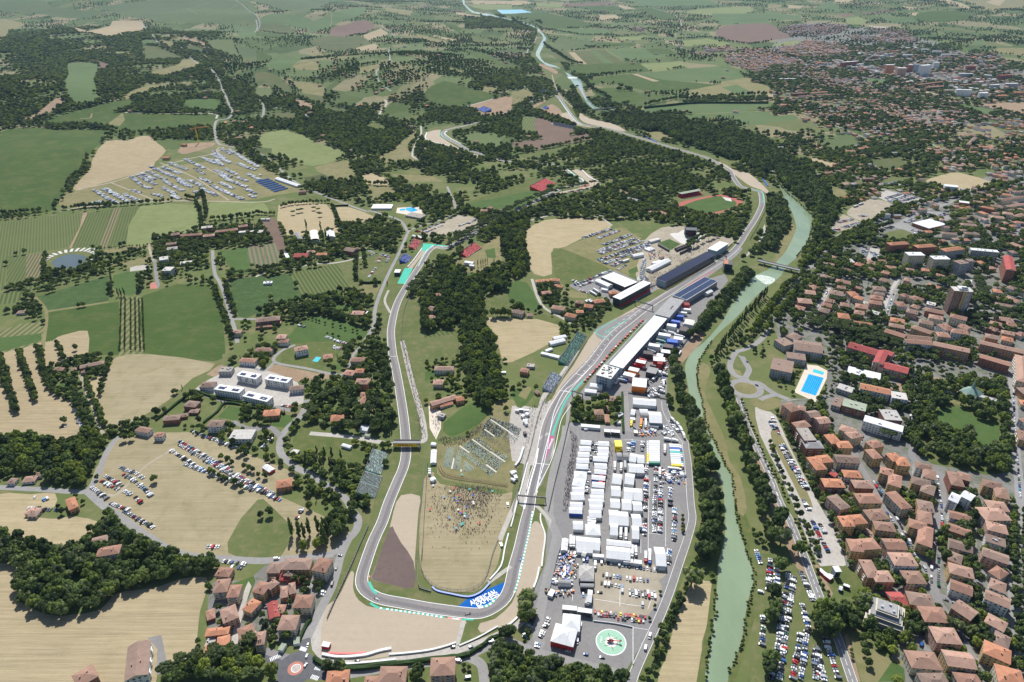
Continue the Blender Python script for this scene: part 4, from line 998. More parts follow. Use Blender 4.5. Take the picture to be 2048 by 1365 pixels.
houses('33', '''
600 40 650 120 11 4 ho y + 650 70 770 60 12; 790 30 940 20 14 4 ht c; 850 110 1010 130 12 4 ht y; 690 270 870 255 13 4 ht y + 675 225 715 320 11; 930 260 1090 265 13 4 gt p
985 380 1170 385 15 4 ht w; 775 390 850 530 11 4 ht o + 840 520 985 520 12; 1085 525 1240 530 14 3 ht c; 975 700 1085 700 14 2 gr R; 1120 690 1320 720 14 3 ht o; 1225 820 1420 830 15 4 ht y
1320 985 1520 1000 15 4 ht p; 1120 1180 1360 1200 15 3 ht c; 1415 1170 1640 1200 14 4 gt y; 1230 1364 1440 1364 14 3 ht c; 1130 90 1270 130 12 4 ht y + 1265 120 1250 270 12; 1250 0 1260 90 12 4 ht p
1450 20 1620 60 11 3 gt w; 1440 120 1620 180 11 3 gt o; 1450 250 1630 300 12 3 gb c; 1450 350 1550 390 13 3 ht o; 1450 450 1640 500 13 4 ht y; 1460 580 1630 640 12 3 gt w
1700 20 1900 20 18 4 ht c; 1750 110 1910 150 13 4 ht p; 1740 210 1900 260 12 3 fb w; 1720 320 1920 390 12 4 gb p; 1800 460 1890 520 14 3 ht c; 1780 570 1900 620 13 3 ht w; 1740 660 1930 740 12 4 gt w
1500 740 1650 840 14 4 gt o; 1750 850 1900 930 12 3 ht w; 1810 1000 1930 1060 14 3 hb w; 1730 1080 1940 1170 14 4 ho y; 1830 1290 2040 1350 16 4 ho c; 780 150 850 200 6 1 gb g; 1510 1350 1700 1364 13 3 ht c
''')
houses('32', '''
150 500 225 560 14 6 ht o; 240 530 300 545 9 6 ht o; 320 590 400 580 12 6 gb p; 390 640 480 630 12 6 gt p; 215 680 320 660 12 5 ht r; 270 700 340 800 14 6 fg r; 290 830 430 830 13 5 hg r
580 690 700 730 12 4 ht c + 640 760 730 740 12; 485 750 550 820 12 4 ho y + 550 830 660 830 12; 540 940 720 950 13 4 gb c; 350 930 430 1030 12 4 ho y + 400 950 500 940 12; 440 1135 600 1140 13 4 ho r
600 1060 740 1070 12 2 ho w; 680 1145 830 1150 12 4 ht r; 510 1240 620 1340 12 4 ht p; 710 1260 890 1260 14 4 ht y; 810 870 880 940 11 4 ht y + 810 835 900 815 12; 980 900 1040 960 12 4 ho y + 1050 930 1090 1000 13
900 1030 1000 1060 12 4 ht y + 1020 1070 1010 1160 12; 980 1210 1110 1340 12 4 ht c; 1180 990 1310 1020 11 4 ht w + 1290 1030 1290 1100 12; 1150 1110 1300 1150 12 4 ht y + 1290 1150 1270 1220 12
1250 1280 1270 1364 14 4 ht o; 1480 1050 1520 1160 12 4 ht r + 1520 1070 1620 1100 12; 1460 1240 1530 1270 14 5 gw w; 1560 1220 1640 1260 12 5 gw w; 1720 1130 1870 1170 12 4 ht y + 1850 1170 1880 1260 12
1750 1310 1910 1330 14 4 ht c; 500 1050 550 1080 7 1 gr r; 30 180 200 215 32 4 fb g; 150 115 300 135 18 3 fb g; 210 30 430 60 30 4 gb g; 90 20 170 0 20 3 fb g
650 30 890 100 18 4 gr p; 880 180 925 85 12 5 gr p; 900 185 1120 240 17 4 gr p; 925 85 1000 110 12 4 gr p; 640 230 900 290 18 2 fw w; 740 360 975 410 14 4 go w; 985 430 1110 450 16 4 fp w
560 360 680 400 14 2 fp g; 600 490 785 540 18 3 fn r; 520 480 590 500 22 2 fb g; 910 590 1050 600 22 3 fp r; 770 620 1080 710 14 4 fw w; 1390 380 1520 410 6 1 fb w; 1520 420 1660 450 7 1 fv w; 1690 440 1830 480 7 1 fp w
1100 0 1310 20 12 5 gt w; 1325 20 1610 80 13 5 gt o; 1700 10 2048 90 12 4 gt o; 1700 120 1940 190 12 4 gt r; 2025 120 2040 330 14 4 ht c; 2015 400 2090 400 14 3 ht o; 2015 490 2080 500 12 2 ho c
2040 620 2100 660 13 3 ht w; 2040 720 2060 800 12 3 ht y; 240 -50 180 -20 16 2 hb g
''')
houses('31', '''
965 590 1115 580 14 7 ho r; 1180 610 1330 600 14 7 ho r; 1400 640 1550 620 14 7 ho g; 1110 670 1240 670 16 8 fw c; 1310 700 1440 700 16 8 fw c; 1620 630 1840 650 12 6 fw g; 1510 740 1580 730 16 7 fb g
1590 720 1640 720 12 6 fb g; 1920 690 1945 800 14 8 gr r; 1940 580 2048 620 14 3 ht o; 340 920 390 950 14 2 ht r; 280 970 380 980 16 2 ht r; 240 1040 350 1050 18 3 ht r; 210 1090 290 1110 14 2 ht c
430 840 490 860 14 2 hb g; 545 880 655 900 14 2 ht c; 545 930 620 940 12 2 ht o; 500 970 600 990 18 3 hb c; 460 1035 530 1050 12 2 ht c; 430 1070 510 1085 14 2 ht o; 410 1110 490 1130 16 3 ht p
580 1070 650 1080 14 2 ht r; 560 1160 650 1170 18 3 ho p; 660 970 700 1010 14 3 ho c + 690 1010 760 1030 12; 690 1220 830 1240 14 3 go c; 700 1080 790 1095 16 3 ht y; 690 1130 770 1145 14 3 ht y
820 1130 890 1150 12 2 fp w; 840 940 940 950 16 3 hb c; 850 980 930 990 12 2 hb c; 820 1010 920 1025 16 3 ht p; 810 1050 910 1065 14 3 ht p; 1070 990 1110 1010 12 3 ht c; 1040 1050 1080 1090 14 3 ht w
1150 1010 1230 1040 16 3 ht c; 1150 1080 1210 1100 12 3 ht c; 1110 1120 1200 1140 14 3 ht p; 980 1190 1090 1210 14 3 ho c; 970 1235 1090 1255 12 3 ht p; 1270 1060 1340 1075 12 3 fp w; 1260 1110 1410 1140 14 3 ht r
1290 1165 1400 1185 14 3 ht c; 1210 1205 1320 1225 14 2 ht c; 1460 1160 1590 1190 14 4 ht c; 1390 1230 1460 1280 16 4 ht w + 1460 1280 1600 1300 14; 1350 1310 1450 1320 14 4 ht c; 1540 1240 1610 1270 14 4 gt c
940 1280 1100 1330 13 4 gt y; 1110 1330 1300 1350 13 4 gt r; 1160 1250 1310 1300 13 4 ht y; 895 870 970 890 12 2 ht c; 910 810 970 825 12 2 ht o; 940 770 1020 780 12 2 ht c; 1100 790 1170 800 12 2 ht c
1090 870 1140 880 12 2 ht p; 1070 915 1160 925 10 1 ht c; 690 930 750 945 10 2 ht r; 800 780 860 795 10 2 ht p; 700 745 760 760 14 3 ho r; 790 740 900 765 10 2 ht p; 650 710 680 740 8 2 fp w; 510 690 560 700 10 2 ht p
470 745 530 755 8 2 ht r; 600 790 660 800 10 1 ht r; 1230 795 1290 800 10 2 ho c; 1340 830 1410 850 10 2 ht c; 1450 830 1500 845 8 1 ht r; 1280 910 1370 940 10 2 ho w; 1580 880 1630 890 10 2 fw w
1800 960 1870 970 14 3 ho w; 1920 930 1980 950 14 3 ht w; 1800 1010 1850 1030 12 2 ht c; 1900 1020 2000 1050 16 2 ht w; 1820 1065 1990 1095 10 2 ht c; 1820 1180 1960 1200 14 2 ht r; 1780 1215 1870 1235 12 2 ht r
1760 1255 1830 1280 12 2 ht r; 1910 1225 1990 1240 14 2 ht r; 1870 1290 1970 1310 12 2 ht o; 1740 1320 1840 1340 14 3 ht o; 1870 1340 1960 1360 14 2 ho c; 2000 1300 2048 1320 14 2 ht c; 1840 930 1870 940 8 2 hb c
2020 960 2070 980 12 2 ho w; 1540 430 1670 440 14 3 hb c; 1580 370 1680 380 14 2 hb c; 1390 500 1510 510 12 3 hb c; 1570 500 1690 510 12 3 hb c; 1780 370 1890 380 14 3 ht c; 1880 340 1960 350 14 3 ht c
1750 440 1850 460 12 2 ht r; 1830 460 1910 470 12 2 ht r; 1850 510 1980 520 12 2 ht r; 1710 290 1810 310 12 3 ho r; 1690 330 1750 350 12 2 ho c; 1780 280 1880 300 12 2 ht c; 1530 250 1610 260 14 3 fw r
1620 245 1720 255 10 2 ht p; 1700 230 1780 240 10 2 ho c; 1780 205 1840 215 10 2 ht c; 1870 190 1950 200 12 2 ho c; 1960 170 2048 170 12 2 ht c; 1860 240 2048 210 12 3 gt c; 1900 290 2048 270 12 3 gt c
1980 370 2048 350 12 3 ht c; 1980 410 2048 420 10 2 ht r; 1800 30 1920 50 10 2 ht p; 1830 70 1980 90 12 2 ht p; 760 65 850 65 12 2 ht r; 450 20 520 15 14 2 ht o; 490 45 570 50 8 1 fw w; 1280 155 1340 160 10 2 ht c
1290 180 1380 190 10 2 ht p; 1390 195 1560 185 8 1 ht r; 1410 120 1520 130 18 4 fw w; 1225 405 1360 450 56 2 fw r
''')
houses('13', '''
220 420 440 420 13 3 ht y; 235 485 300 490 8 2 ht o; 100 450 200 450 12 2 hb p; 560 380 500 480 13 4 ht c; 200 520 295 525 8 1 gr r; 305 545 400 560 6 1 gr r; 110 500 170 510 7 1 ht p; 0 600 90 620 12 3 ht y
110 570 150 600 9 3 ht o; 200 650 250 640 12 2 ht o + 270 620 310 610 12; 310 720 450 720 13 3 ht c; 190 890 330 890 14 3 ht c; 130 730 150 850 8 1 gr p; 170 780 230 780 8 1 ht r; 0 1020 70 1010 12 3 ht c
565 1345 740 1330 13 2 ho c; 990 1310 1200 1310 14 3 ht c; 1400 1245 1590 1235 15 4 ht p; 870 1370 985 1366 10 2 ht c
''')
houses('03', '''
700 255 860 215 10 2 ht w; 780 330 960 300 11 3 ht w; 240 15 310 15 9 1 hb c; 1115 1060 1090 1330 16 3 gb w; 600 1364 760 1270 14 3 ht r; 1720 600 1830 590 14 3 ht c; 1830 640 1920 635 13 3 ht c
1740 480 1850 490 10 2 ht p; 1820 770 1850 870 12 3 ht p; 1680 790 1690 860 6 1 ht r; 1650 970 1830 950 7 2 ho o; 1790 1000 1780 1110 9 2 ho o; 1640 1110 1730 1100 9 2 ho o; 1650 1050 1720 1050 8 1 fg g
1980 740 2048 770 12 2 ho c; 1960 920 1990 1040 12 3 ht c
''')
houses('02', '''
640 210 830 170 9 2 hb o; 430 230 510 225 9 2 ht o; 570 230 610 220 8 1 hb g; 650 250 690 245 5 1 hb g; 1100 700 1200 720 9 2 ht w; 1240 750 1310 750 8 2 ht w; 1310 620 1440 610 10 2 hb r; 1445 600 1500 590 7 1 hb r
1490 500 1580 510 12 2 hb r; 1520 560 1590 560 8 1 hb r; 1610 350 1720 350 13 2 ht w; 1735 370 1935 400 12 3 fw w; 1915 260 2070 290 12 3 fw w; 1965 425 2160 470 12 3 fw w; 1670 660 1790 660 13 3 ht w
1850 750 2030 750 18 2 fp w; 1760 230 1860 230 12 2 fg g; 1925 150 2048 160 10 2 ht w; 190 1110 290 1100 9 1 ht w; 70 1120 130 1120 8 1 hb w; 290 1070 340 1060 8 1 ht w; 560 1260 590 1340 8 2 ho o; 220 1360 310 1364 9 1 ht c
''')
houses('12', '''
90 290 270 320 12 3 fw w; 270 380 380 370 10 2 ht w; 310 70 410 50 12 3 ht w; 0 70 130 70 10 2 ht c; 180 0 260 0 10 2 ht w; 540 130 610 120 12 1 ht o; 760 150 880 150 10 2 ht c; 710 250 785 260 12 3 ht c
795 240 860 240 10 3 ho c; 800 325 910 325 13 3 ht o; 840 430 940 430 10 1 gt o + 880 450 820 520 9; 600 620 700 610 13 3 ho w; 750 660 800 660 6 1 ht r; 60 580 190 570 13 2 ho o; 1430 220 1580 220 10 2 hb w
1420 330 1500 330 11 2 ht c; 1400 510 1600 440 9 2 gt o; 1600 470 1660 455 9 2 go o; 1470 520 1570 490 7 1 go c; 1460 590 1510 600 7 1 fg g; 165 1150 285 1130 12 2 ho o
''')
houses('22', '''
70 230 130 240 9 2 ht o; 120 195 180 200 8 1 fg b; 770 460 830 465 10 2 hb o; 660 570 730 570 10 3 ht y; 760 520 770 560 5 1 ht o; 755 590 765 650 5 1 ht o; 190 400 215 420 5 1 ht o
''')
houses('21', '''
190 885 235 885 9 2 ho c; 245 880 295 880 9 2 ho c; 305 870 380 880 9 2 ho c; 340 920 400 930 9 1 ho c; 240 980 310 975 10 2 ht o; 320 1090 420 1110 12 2 ht c; 430 1150 510 1170 11 2 ho c; 515 1130 570 1130 9 2 ho c
510 1050 570 1060 9 2 ht r; 580 1080 645 1090 11 3 ho p; 655 1050 740 1040 11 2 ho p; 595 1050 640 1040 9 1 fw w; 780 980 850 975 9 2 ho o; 0 1120 90 1140 12 2 hb c; 120 1155 160 1155 8 1 hb c
860 165 930 185 10 1 ht o; 920 220 1010 240 12 2 gg o; 1100 330 1165 335 10 2 ht c; 1175 330 1240 350 12 2 ht w
''')
houses('01', '''
1370 515 1435 505 13 3 ht r; 1445 520 1615 510 11 3 ht r; 1330 590 1420 580 11 2 ht r; 1610 460 1700 450 13 4 fg r; 1625 525 1715 515 13 3 ht r; 1725 490 1900 470 12 3 ht r; 1910 450 1980 440 12 3 ht r
1910 495 2048 485 9 2 fp c; 1335 630 1420 620 14 2 fg c; 1250 650 1290 650 8 1 ho c; 1275 710 1345 700 17 4 fp g; 1310 790 1380 790 17 4 fp g; 1440 745 1535 735 14 1 fp c; 140 1135 220 1130 10 1 hb g; 1860 1290 1930 1290 10 2 ht c
''')
houses('11', '''
0 1200 190 1180 14 3 ht r; 0 1250 135 1240 8 1 ht r; 145 1220 200 1215 8 1 ht r; 310 680 420 680 18 2 gr r; 235 660 255 700 6 1 fw w; 410 650 475 650 10 1 ht o; 485 670 570 670 11 2 ho c; 720 630 795 640 16 3 gb r
800 620 830 630 9 1 ht o; 770 1140 860 1140 12 2 ht o; 660 190 745 170 10 2 ht r; 755 150 800 140 9 2 ht r; 800 225 840 220 9 2 ht r; 1250 125 1310 125 12 2 ht o; 340 170 400 165 10 2 ht o; 1430 1000 1490 995 12 2 ht c
1380 1100 1430 1110 13 3 ht c; 1370 1170 1430 1180 12 2 ht c; 1800 320 1850 320 12 2 ht o; 1860 295 1890 300 10 2 ht o; 1940 320 1990 320 10 2 ht o; 1220 350 1340 370 24 1 fg c; 930 290 1090 290 28 1 fw w
325 500 355 550 8 1 gg w; 40 390 110 390 6 1 fp w; 170 1330 240 1330 12 3 ht c; 60 900 130 895 8 1 fw w; 40 480 30 500 10 2 fp c
''')
def singles(tile, s, st=2):
    v = nums(s)
    for i in range(0, len(v), 2):
        rs = random.Random(int(v[i]*13+v[i+1])); P = PW(tile, f'{v[i]} {v[i+1]}', 6)[0]
        # a plain farmhouse: turned freely, 13 to 20 m long
        L, W, a = rs.uniform(13,20), rs.uniform(9,12), rs.choice((0.1,1.2,-.5,.5,1.7))
        q = P; g = float(hgt(q[0], q[1])); root = empty('house', (float(q[0]), float(q[1]), g), a)
        wc = rs.choice('cwwpoyc'); rc = rs.choice('ttto')
        m = MB(); m.box(-L/2, L/2, -W/2, W/2, -1.5, 3*st, WM[wc]); m.build('wall', root)
        m = MB(); roof_faces(m, L, W, 3*st+.02, rs.choice('hg'), RM[rc]); ro = m.build('roof', root)
        m = MB(); m.box(-1,-.2,-1,-.2, 3*st, 3*st+3, 'wall_pink'); m.build('chimney', ro)
        m = MB(); windows(m, L, W, .3, st, rs); wo_ = m.build('windows', root); wo_['kind'] = 'stuff'
        occ(q[0], q[1], L, W, a)
        later(root, f'{WN[wc]} farmhouse with {RN[rc]} roof standing among trees', 'house', 'farmhouses in the hills')
singles('00', '1030 495 1480 545 1450 580 1535 615 1540 680 1630 730 1690 725 1640 780 1900 890 1800 980 1870 970 1950 975 1800 1070 1815 1110 1910 1100 2010 1020 250 150 170 140 110 120 60 140 330 370 170 405 60 520 150 470 1640 210 1690 205 1790 550 1630 455 1470 1155 1330 1260 1040 885')
singles('10', '220 765 160 1000 350 850 430 900 700 590 725 605 900 605 960 740 1010 712 820 685 510 680 1060 110 1190 370 1290 465 1080 665 935 860 1370 845 1350 1190 1600 1225 1760 1130 1830 590 1740 535 1900 530 1950 475 2000 500 1410 370 1640 340 1870 240 1090 770 1240 480 1380 210 1520 90 1610 460 1820 100 1700 160 1960 170 1460 440')
singles('20', '170 550 250 590 60 415 120 470 130 1090 700 185 965 505 1080 730 1155 430 1210 195 640 330 1720 560 1740 1060 1890 1100 1560 1130 1090 150 960 150 1370 890 1790 890 860 200 1030 250 740 110 1690 620 1960 650 980 240 1310 60 880 330 1650 20 560 30 430 20 90 280 60 300 1850 1060 1960 1100')
# towers and slabs of the far town
houses('30', '''
945 520 1010 520 18 13 fw o; 1035 545 1105 545 20 12 fw p; 1125 520 1160 520 18 11 fw r; 1172 515 1215 515 16 12 fp b; 1225 525 1300 520 20 15 fw w; 1325 500 1370 500 18 11 fw w; 590 500 715 490 13 8 fw r
1505 718 1630 720 14 8 fw w; 1690 745 1760 745 14 8 fw w; 1780 680 1850 680 12 6 fw g; 1900 670 2000 670 12 5 fw g; 1410 722 1490 722 12 5 fp p; 1730 600 1790 605 14 6 fw g; 1850 605 1940 600 14 7 fr r; 1530 590 1640 590 12 5 fw g
1590 530 1660 530 14 6 fr r; 1970 740 2048 740 14 6 ho o; 1840 765 1920 765 14 5 ho y; 1190 680 1390 655 12 4 gt r; 1260 700 1400 690 12 4 gt p; 1320 410 1390 410 16 5 fw w; 1230 395 1290 395 16 5 fw w; 1390 435 1520 435 12 4 fw w
1080 440 1160 440 14 4 fw w; 1060 635 1190 620 10 2 fp g; 1100 655 1260 632 10 2 fp g; 340 745 470 735 11 4 go c; 390 762 530 757 11 4 gt c; 240 772 335 768 11 3 gt c; 190 750 310 745 11 3 gt r; 90 632 230 630 10 3 fw w
1100 385 1190 380 14 2 fw w; 1550 1085 1660 1080 14 2 ht c; 1670 1075 1780 1100 12 2 ht c; 1600 1160 1660 1100 10 3 gt o; 1970 1160 2048 1180 14 2 ho o; 1880 1230 1990 1240 14 2 ho o; 1690 1175 1800 1180 14 2 ho o
720 1190 810 1180 14 2 ho w; 600 1210 700 1210 14 2 ht w; 660 1250 780 1240 12 2 ht w; 830 1230 940 1230 12 2 ht w; 550 1280 610 1290 14 2 ht r; 100 840 180 840 16 3 ho c
''')
# ------------------------------------------------------------------ far streets of houses: too many and too small to tell apart
FILL = [  # polygon, spacing across, spacing along, heading, share built, storeys
 ('30','0 420 200 470 420 560 560 630 780 710 1000 770 980 800 700 760 500 700 300 620 150 560 0 500',22,20,.35,.9,2),
 ('30','100 380 300 330 400 340 640 370 620 440 400 470 200 460 100 420',24,22,.2,.8,3),
 ('30','100 210 300 200 620 200 640 250 500 280 360 290 180 290',30,28,.1,.8,2),
 ('30','20 230 180 240 180 290 100 270',30,28,.1,.8,2),
 ('30','840 230 1100 250 1200 310 1150 340 950 290 830 260',30,26,.15,.85,2),
 ('30','620 290 1000 300 1200 350 1000 370 720 330',30,26,.15,.55,2),
 ('30','720 780 1000 840 1130 900 1180 960 1300 990 1300 1040 1130 1010 960 930 760 850',20,18,-.15,.85,2),
 ('30','1260 850 1420 850 1560 890 1640 940 1540 960 1400 920 1270 880',22,20,-.2,.85,2),
 ('30','1180 900 1300 880 1400 940 1530 990 1500 1020 1300 960',22,20,-.2,.8,2),
 ('30','430 850 650 860 850 930 880 980 780 1010 640 980 440 910',22,20,.3,.8,2),
 ('30','300 910 500 930 500 960 330 950',20,20,.1,.8,2),
 ('30','1080 700 1250 720 1380 770 1320 800 1100 760',22,20,.2,.9,2),
 ('30','700 430 1000 430 1000 470 760 480',30,30,.1,.5,4),
 ('30','500 490 900 560 900 600 560 540',26,26,.2,.5,4),
 ('30','1400 640 1800 640 1900 760 1650 780 1480 760',28,26,.2,.4,4),
 ('30','1500 450 1800 440 1980 520 1900 600 1600 500',28,26,.2,.5,3),
 ('30','1230 1200 1420 1200 1600 1290 1640 1364 1500 1364 1380 1300',20,18,-.5,.8,2),
 ('30','1640 1180 1900 1240 2048 1300 2048 1364 1800 1364 1600 1260',24,22,-.4,.5,2),
 ('30','1800 930 2048 950 2048 1000 1850 1020',26,22,.2,.5,2),
 ('30','0 1170 100 1175 240 1230 180 1240 0 1210',22,22,.1,.4,2),
 ('30','380 1130 470 1180 440 1230 300 1200',26,26,.1,.3,2),
 ('30','650 1000 1000 1040 1040 1060 800 1090 660 1040',24,24,.1,.5,2),
 ('20','1540 390 1740 385 1800 420 1560 420',24,26,.1,.8,3),
 ('20','1830 400 2048 395 2048 430 1840 430',26,28,.1,.9,3),
 ('20','1700 440 1860 430 2048 450 2048 570 1960 590 1850 560 1700 500',22,22,.2,.92,2),
 ('20','940 215 1060 225 1060 260 950 250',24,24,.1,.5,2),
 ('20','690 85 740 85 740 105 690 105',24,24,.1,.5,2),
 ('31','1700 0 2048 0 2048 70 1950 90 1780 40',22,20,.2,.6,2),
 ('31','1640 150 2048 140 2048 180 1650 240',22,18,.15,.5,2),
 ('31','1700 360 2048 400 2048 520 1900 540 1700 400',22,20,.1,.4,2),
 ('31','1280 150 1560 165 1560 190 1300 190',18,18,.1,.5,2),
 ('F','1490 110 1600 90 1900 105 2048 150 2048 330 1900 330 1700 300 1600 240 1520 190',26,24,.25,.42,2),
 ('F','1640 330 2048 330 2048 560 1960 560 1800 480 1700 420',24,22,.1,.42,2),
 ('F','1150 60 1400 40 1440 150 1200 120',60,50,.25,.12,2),
 ('F','440 150 1060 60 1060 150 700 330 560 320',70,60,.25,.10,2),
 ('31','700 740 900 740 1000 800 700 800',18,18,-.1,.4,2),
]
fill = MB(); nfill = 0
HASH = {}; _hn = [0]
def occupied(x, y, r):
    while _hn[0] < len(OCC):
        q = OCC[_hn[0]]; _hn[0] += 1; rr = q[2]+q[3]+8
        for i in range(int((q[0]-rr)//60), int((q[0]+rr)//60)+1):
            for j in range(int((q[1]-rr)//60), int((q[1]+rr)//60)+1): HASH.setdefault((i,j), []).append(q)
    for ox, oy, hl, hw, a in HASH.get((int(x//60), int(y//60)), ()):
        dx, dy = x-ox, y-oy
        if abs(dx) > hl+hw+r or abs(dy) > hl+hw+r: continue
        c, s = math.cos(-a), math.sin(-a)
        if abs(c*dx-s*dy) < hl+r and abs(s*dx+c*dy) < hw+r: return True
    return False
for tile, poly, sx, sy, ang, share, st in FILL:
    share = min(.97, share*1.15+.05)
    P = PW(tile, poly); c0 = P.mean(0); ca, sa = math.cos(ang), math.sin(ang)
    Q = (P-c0) @ np.array([[ca,-sa],[sa,ca]]); lo, hi = Q.min(0), Q.max(0)
    us = np.arange(lo[0], hi[0], sx); vs = np.arange(lo[1], hi[1], sy)
    cand = np.array([(u+rng.uniform(-2,2), v+rng.uniform(-2,2)) for i, u in enumerate(us) for j, v in enumerate(vs) if j % 5 != 4])
    if len(cand) == 0: continue
    wp = cand @ np.array([[ca,sa],[-sa,ca]]) + c0
    ok = pip(P, wp)
    own = classify(wp)
    for (x, y), k, ow in zip(wp, ok, own):
        if not k or (ow >= 0 and REG[ow]['m'] != 'town') or rng.random() > share or occupied(x, y, 7): continue
        a = ang + (math.pi/2 if rng.random() < .3 else 0)+rng.uniform(-.05,.05); L = rng.uniform(11,17)*(1.5 if st > 2 else 1); W = rng.uniform(9,11.5)
        s = max(1, st + rng.choice((-1,0,0,1))); g = float(hgt(x,y)); n0 = len(fill.v)
        fill.box(-L/2, L/2, -W/2, W/2, -2, 3*s, WM[rng.choice('cwwpoycg')])
        roof_faces(fill, L, W, 3*s+.02, rng.choice('hhg' if st < 4 else 'hf'), RM[rng.choice('ttPAobbg' if st < 4 else 'twpg')])
        fill.xf(a, float(x), float(y), g, n0); OCC.append((float(x), float(y), L/2, W/2, a)); nfill += 1
fo = fill.build('distant_houses'); tag(fo, 'closely packed tiled houses of the far side of town', 'houses', None, 'stuff')
print('fill houses', nfill, 'houses', NH[0])
# ------------------------------------------------------------------ air
def haze():
    m = MB(); m.box(-16200, 16200, -1100, 26300, -6, 620, 'white_paint')
    o = m.build('haze'); o['kind'] = 'stuff'; o['label'] = 'thin blue summer haze over the valley'
    mt = bpy.data.materials.new('air'); mt.use_nodes = True; t = mt.node_tree; t.nodes.clear()
    v = t.nodes.new('ShaderNodeVolumePrincipled'); out = t.nodes.new('ShaderNodeOutputMaterial'); t.links.new(v.outputs[0], out.inputs['Volume'])
    v.inputs['Color'].default_value = (.42,.66,1,1); v.inputs['Density'].default_value = 1.7e-5; v.inputs['Anisotropy'].default_value = .1
    o.data.materials.clear(); o.data.materials.append(mt)
haze()
# ------------------------------------------------------------------ tents, trucks, stands and the circuit's buildings
def axis(tile, x1, y1, x2, y2, h):
    P = PW(tile, f'{x1} {y1} {x2} {y2}', h); c = P.mean(0); d = P[1]-P[0]
    return (float(c[0]), float(c[1]), float(hgt(c[0],c[1]))), float(np.hypot(*d)), math.atan2(d[1], d[0])
def tents(tile, s, name='tent', what='marquee', cat='tent', group=None):
    for q in s.replace('\n',';').split(';'):
        a = q.split()
        if not a: continue
        x1, y1, x2, y2, W, h = map(float, a[:6]); rk, rc = a[6][0], a[6][1]; wc = a[7] if len(a) > 7 else 'w'
        loc, L, ang = axis(tile, x1, y1, x2, y2, h); root = empty(name, loc, ang)
        rs = random.Random(int(x1*7+y1)); W *= .93 if W < 12 else .96
        m = MB(); m.box(-L/2+.1, L/2-.1, -W/2+.1, W/2-.1, 0, h, WM[wc]); m.build('side_wall', root)
        m = MB()
        if rk == 'f': m.box(-L/2, L/2, -W/2, W/2, h, h+.3, RM[rc])
        elif rk == 'g': roof_faces(m, L, W, h+.1, 'h' if min(L,W) > 12 and abs(L-W) < 5 else 'g', RM[rc], rise=min(W*.17, 3.4), ov=.1)
        elif rk == 'v':                      # barrel roof
            n = 8; prev = None
            for i in range(n+1):
                t = math.pi*i/n; y = -math.cos(t)*W/2; z = h + math.sin(t)*W*.22
                if prev: m.face([(-L/2,prev[0],prev[1]),(L/2,prev[0],prev[1]),(L/2,y,z),(-L/2,y,z)][::-1], RM[rc])
                prev = (y, z)
            for sx in (-1, 1): m.face([(sx*L/2, -math.cos(math.pi*i/n)*W/2, h+math.sin(math.pi*i/n)*W*.22) for i in range(n+1)], 'metal_dark')
        m.build('roof', root)
        k = max(1, int(L/5))
        if L > 11 and rk == 'g' and RM[rc] == 'white_canvas':   # seams between bays, roof ridge vents
            m = MB()
            for i in range(1, k):
                u = -L/2 + L*i/k; m.bar((u,-W/2,h+.22), (u,0,h+.22+min(W*.17,3.4)), .12, .10, 'grey_canvas'); m.bar((u,W/2,h+.22), (u,0,h+.22+min(W*.17,3.4)), .12, .10, 'grey_canvas')
            m.build('roof_seam', root)['kind'] = 'stuff'
        occ(loc[0], loc[1], L, W, ang)
        sz = 'long' if L > 2.2*W else ('large' if L*W > 350 else 'small')
        later(root, f'{sz} {RN[rc]} roofed {what} with {WN[wc]} sides', cat, group)
def truck(tile, x1, y1, x2, y2, body='white_canvas', cab='wall_white', W=2.6, words='white articulated trailer', group='trailers parked in the paddock'):
    loc, L, ang = axis(tile, x1, y1, x2, y2, 3.6); L = min(max(L, 7), 17)
    root = empty('trailer', loc, ang)
    m = MB(); m.box(-L/2, L/2-2.6, -W/2, W/2, 1.1, 3.9, body); m.build('trailer_box', root)
    m = MB(); m.box(L/2-2.3, L/2, -W/2+.1, W/2-.1, .7, 3.1, cab); m.box(L/2-.02, L/2+.04, -W/2+.2, W/2-.2, 1.9, 2.8, 'window_glass'); m.build('cab', root)
    for x in (-L/2+1.2, -L/2+2.4, L/2-3.4, L/2-1.2):
        m = MB()
        for s in (-1, 1): m.box(x-.5, x+.5, s*W/2-.15, s*W/2+.15, 0, 1.0, 'tyre')
        m.build('wheels', root)
    later(root, words, 'truck', group)
    occ(loc[0], loc[1], L, W, ang)
def trucks(tile, s, **kw):
    v = nums(s)
    for i in range(0, len(v), 4): truck(tile, *v[i:i+4], **kw)
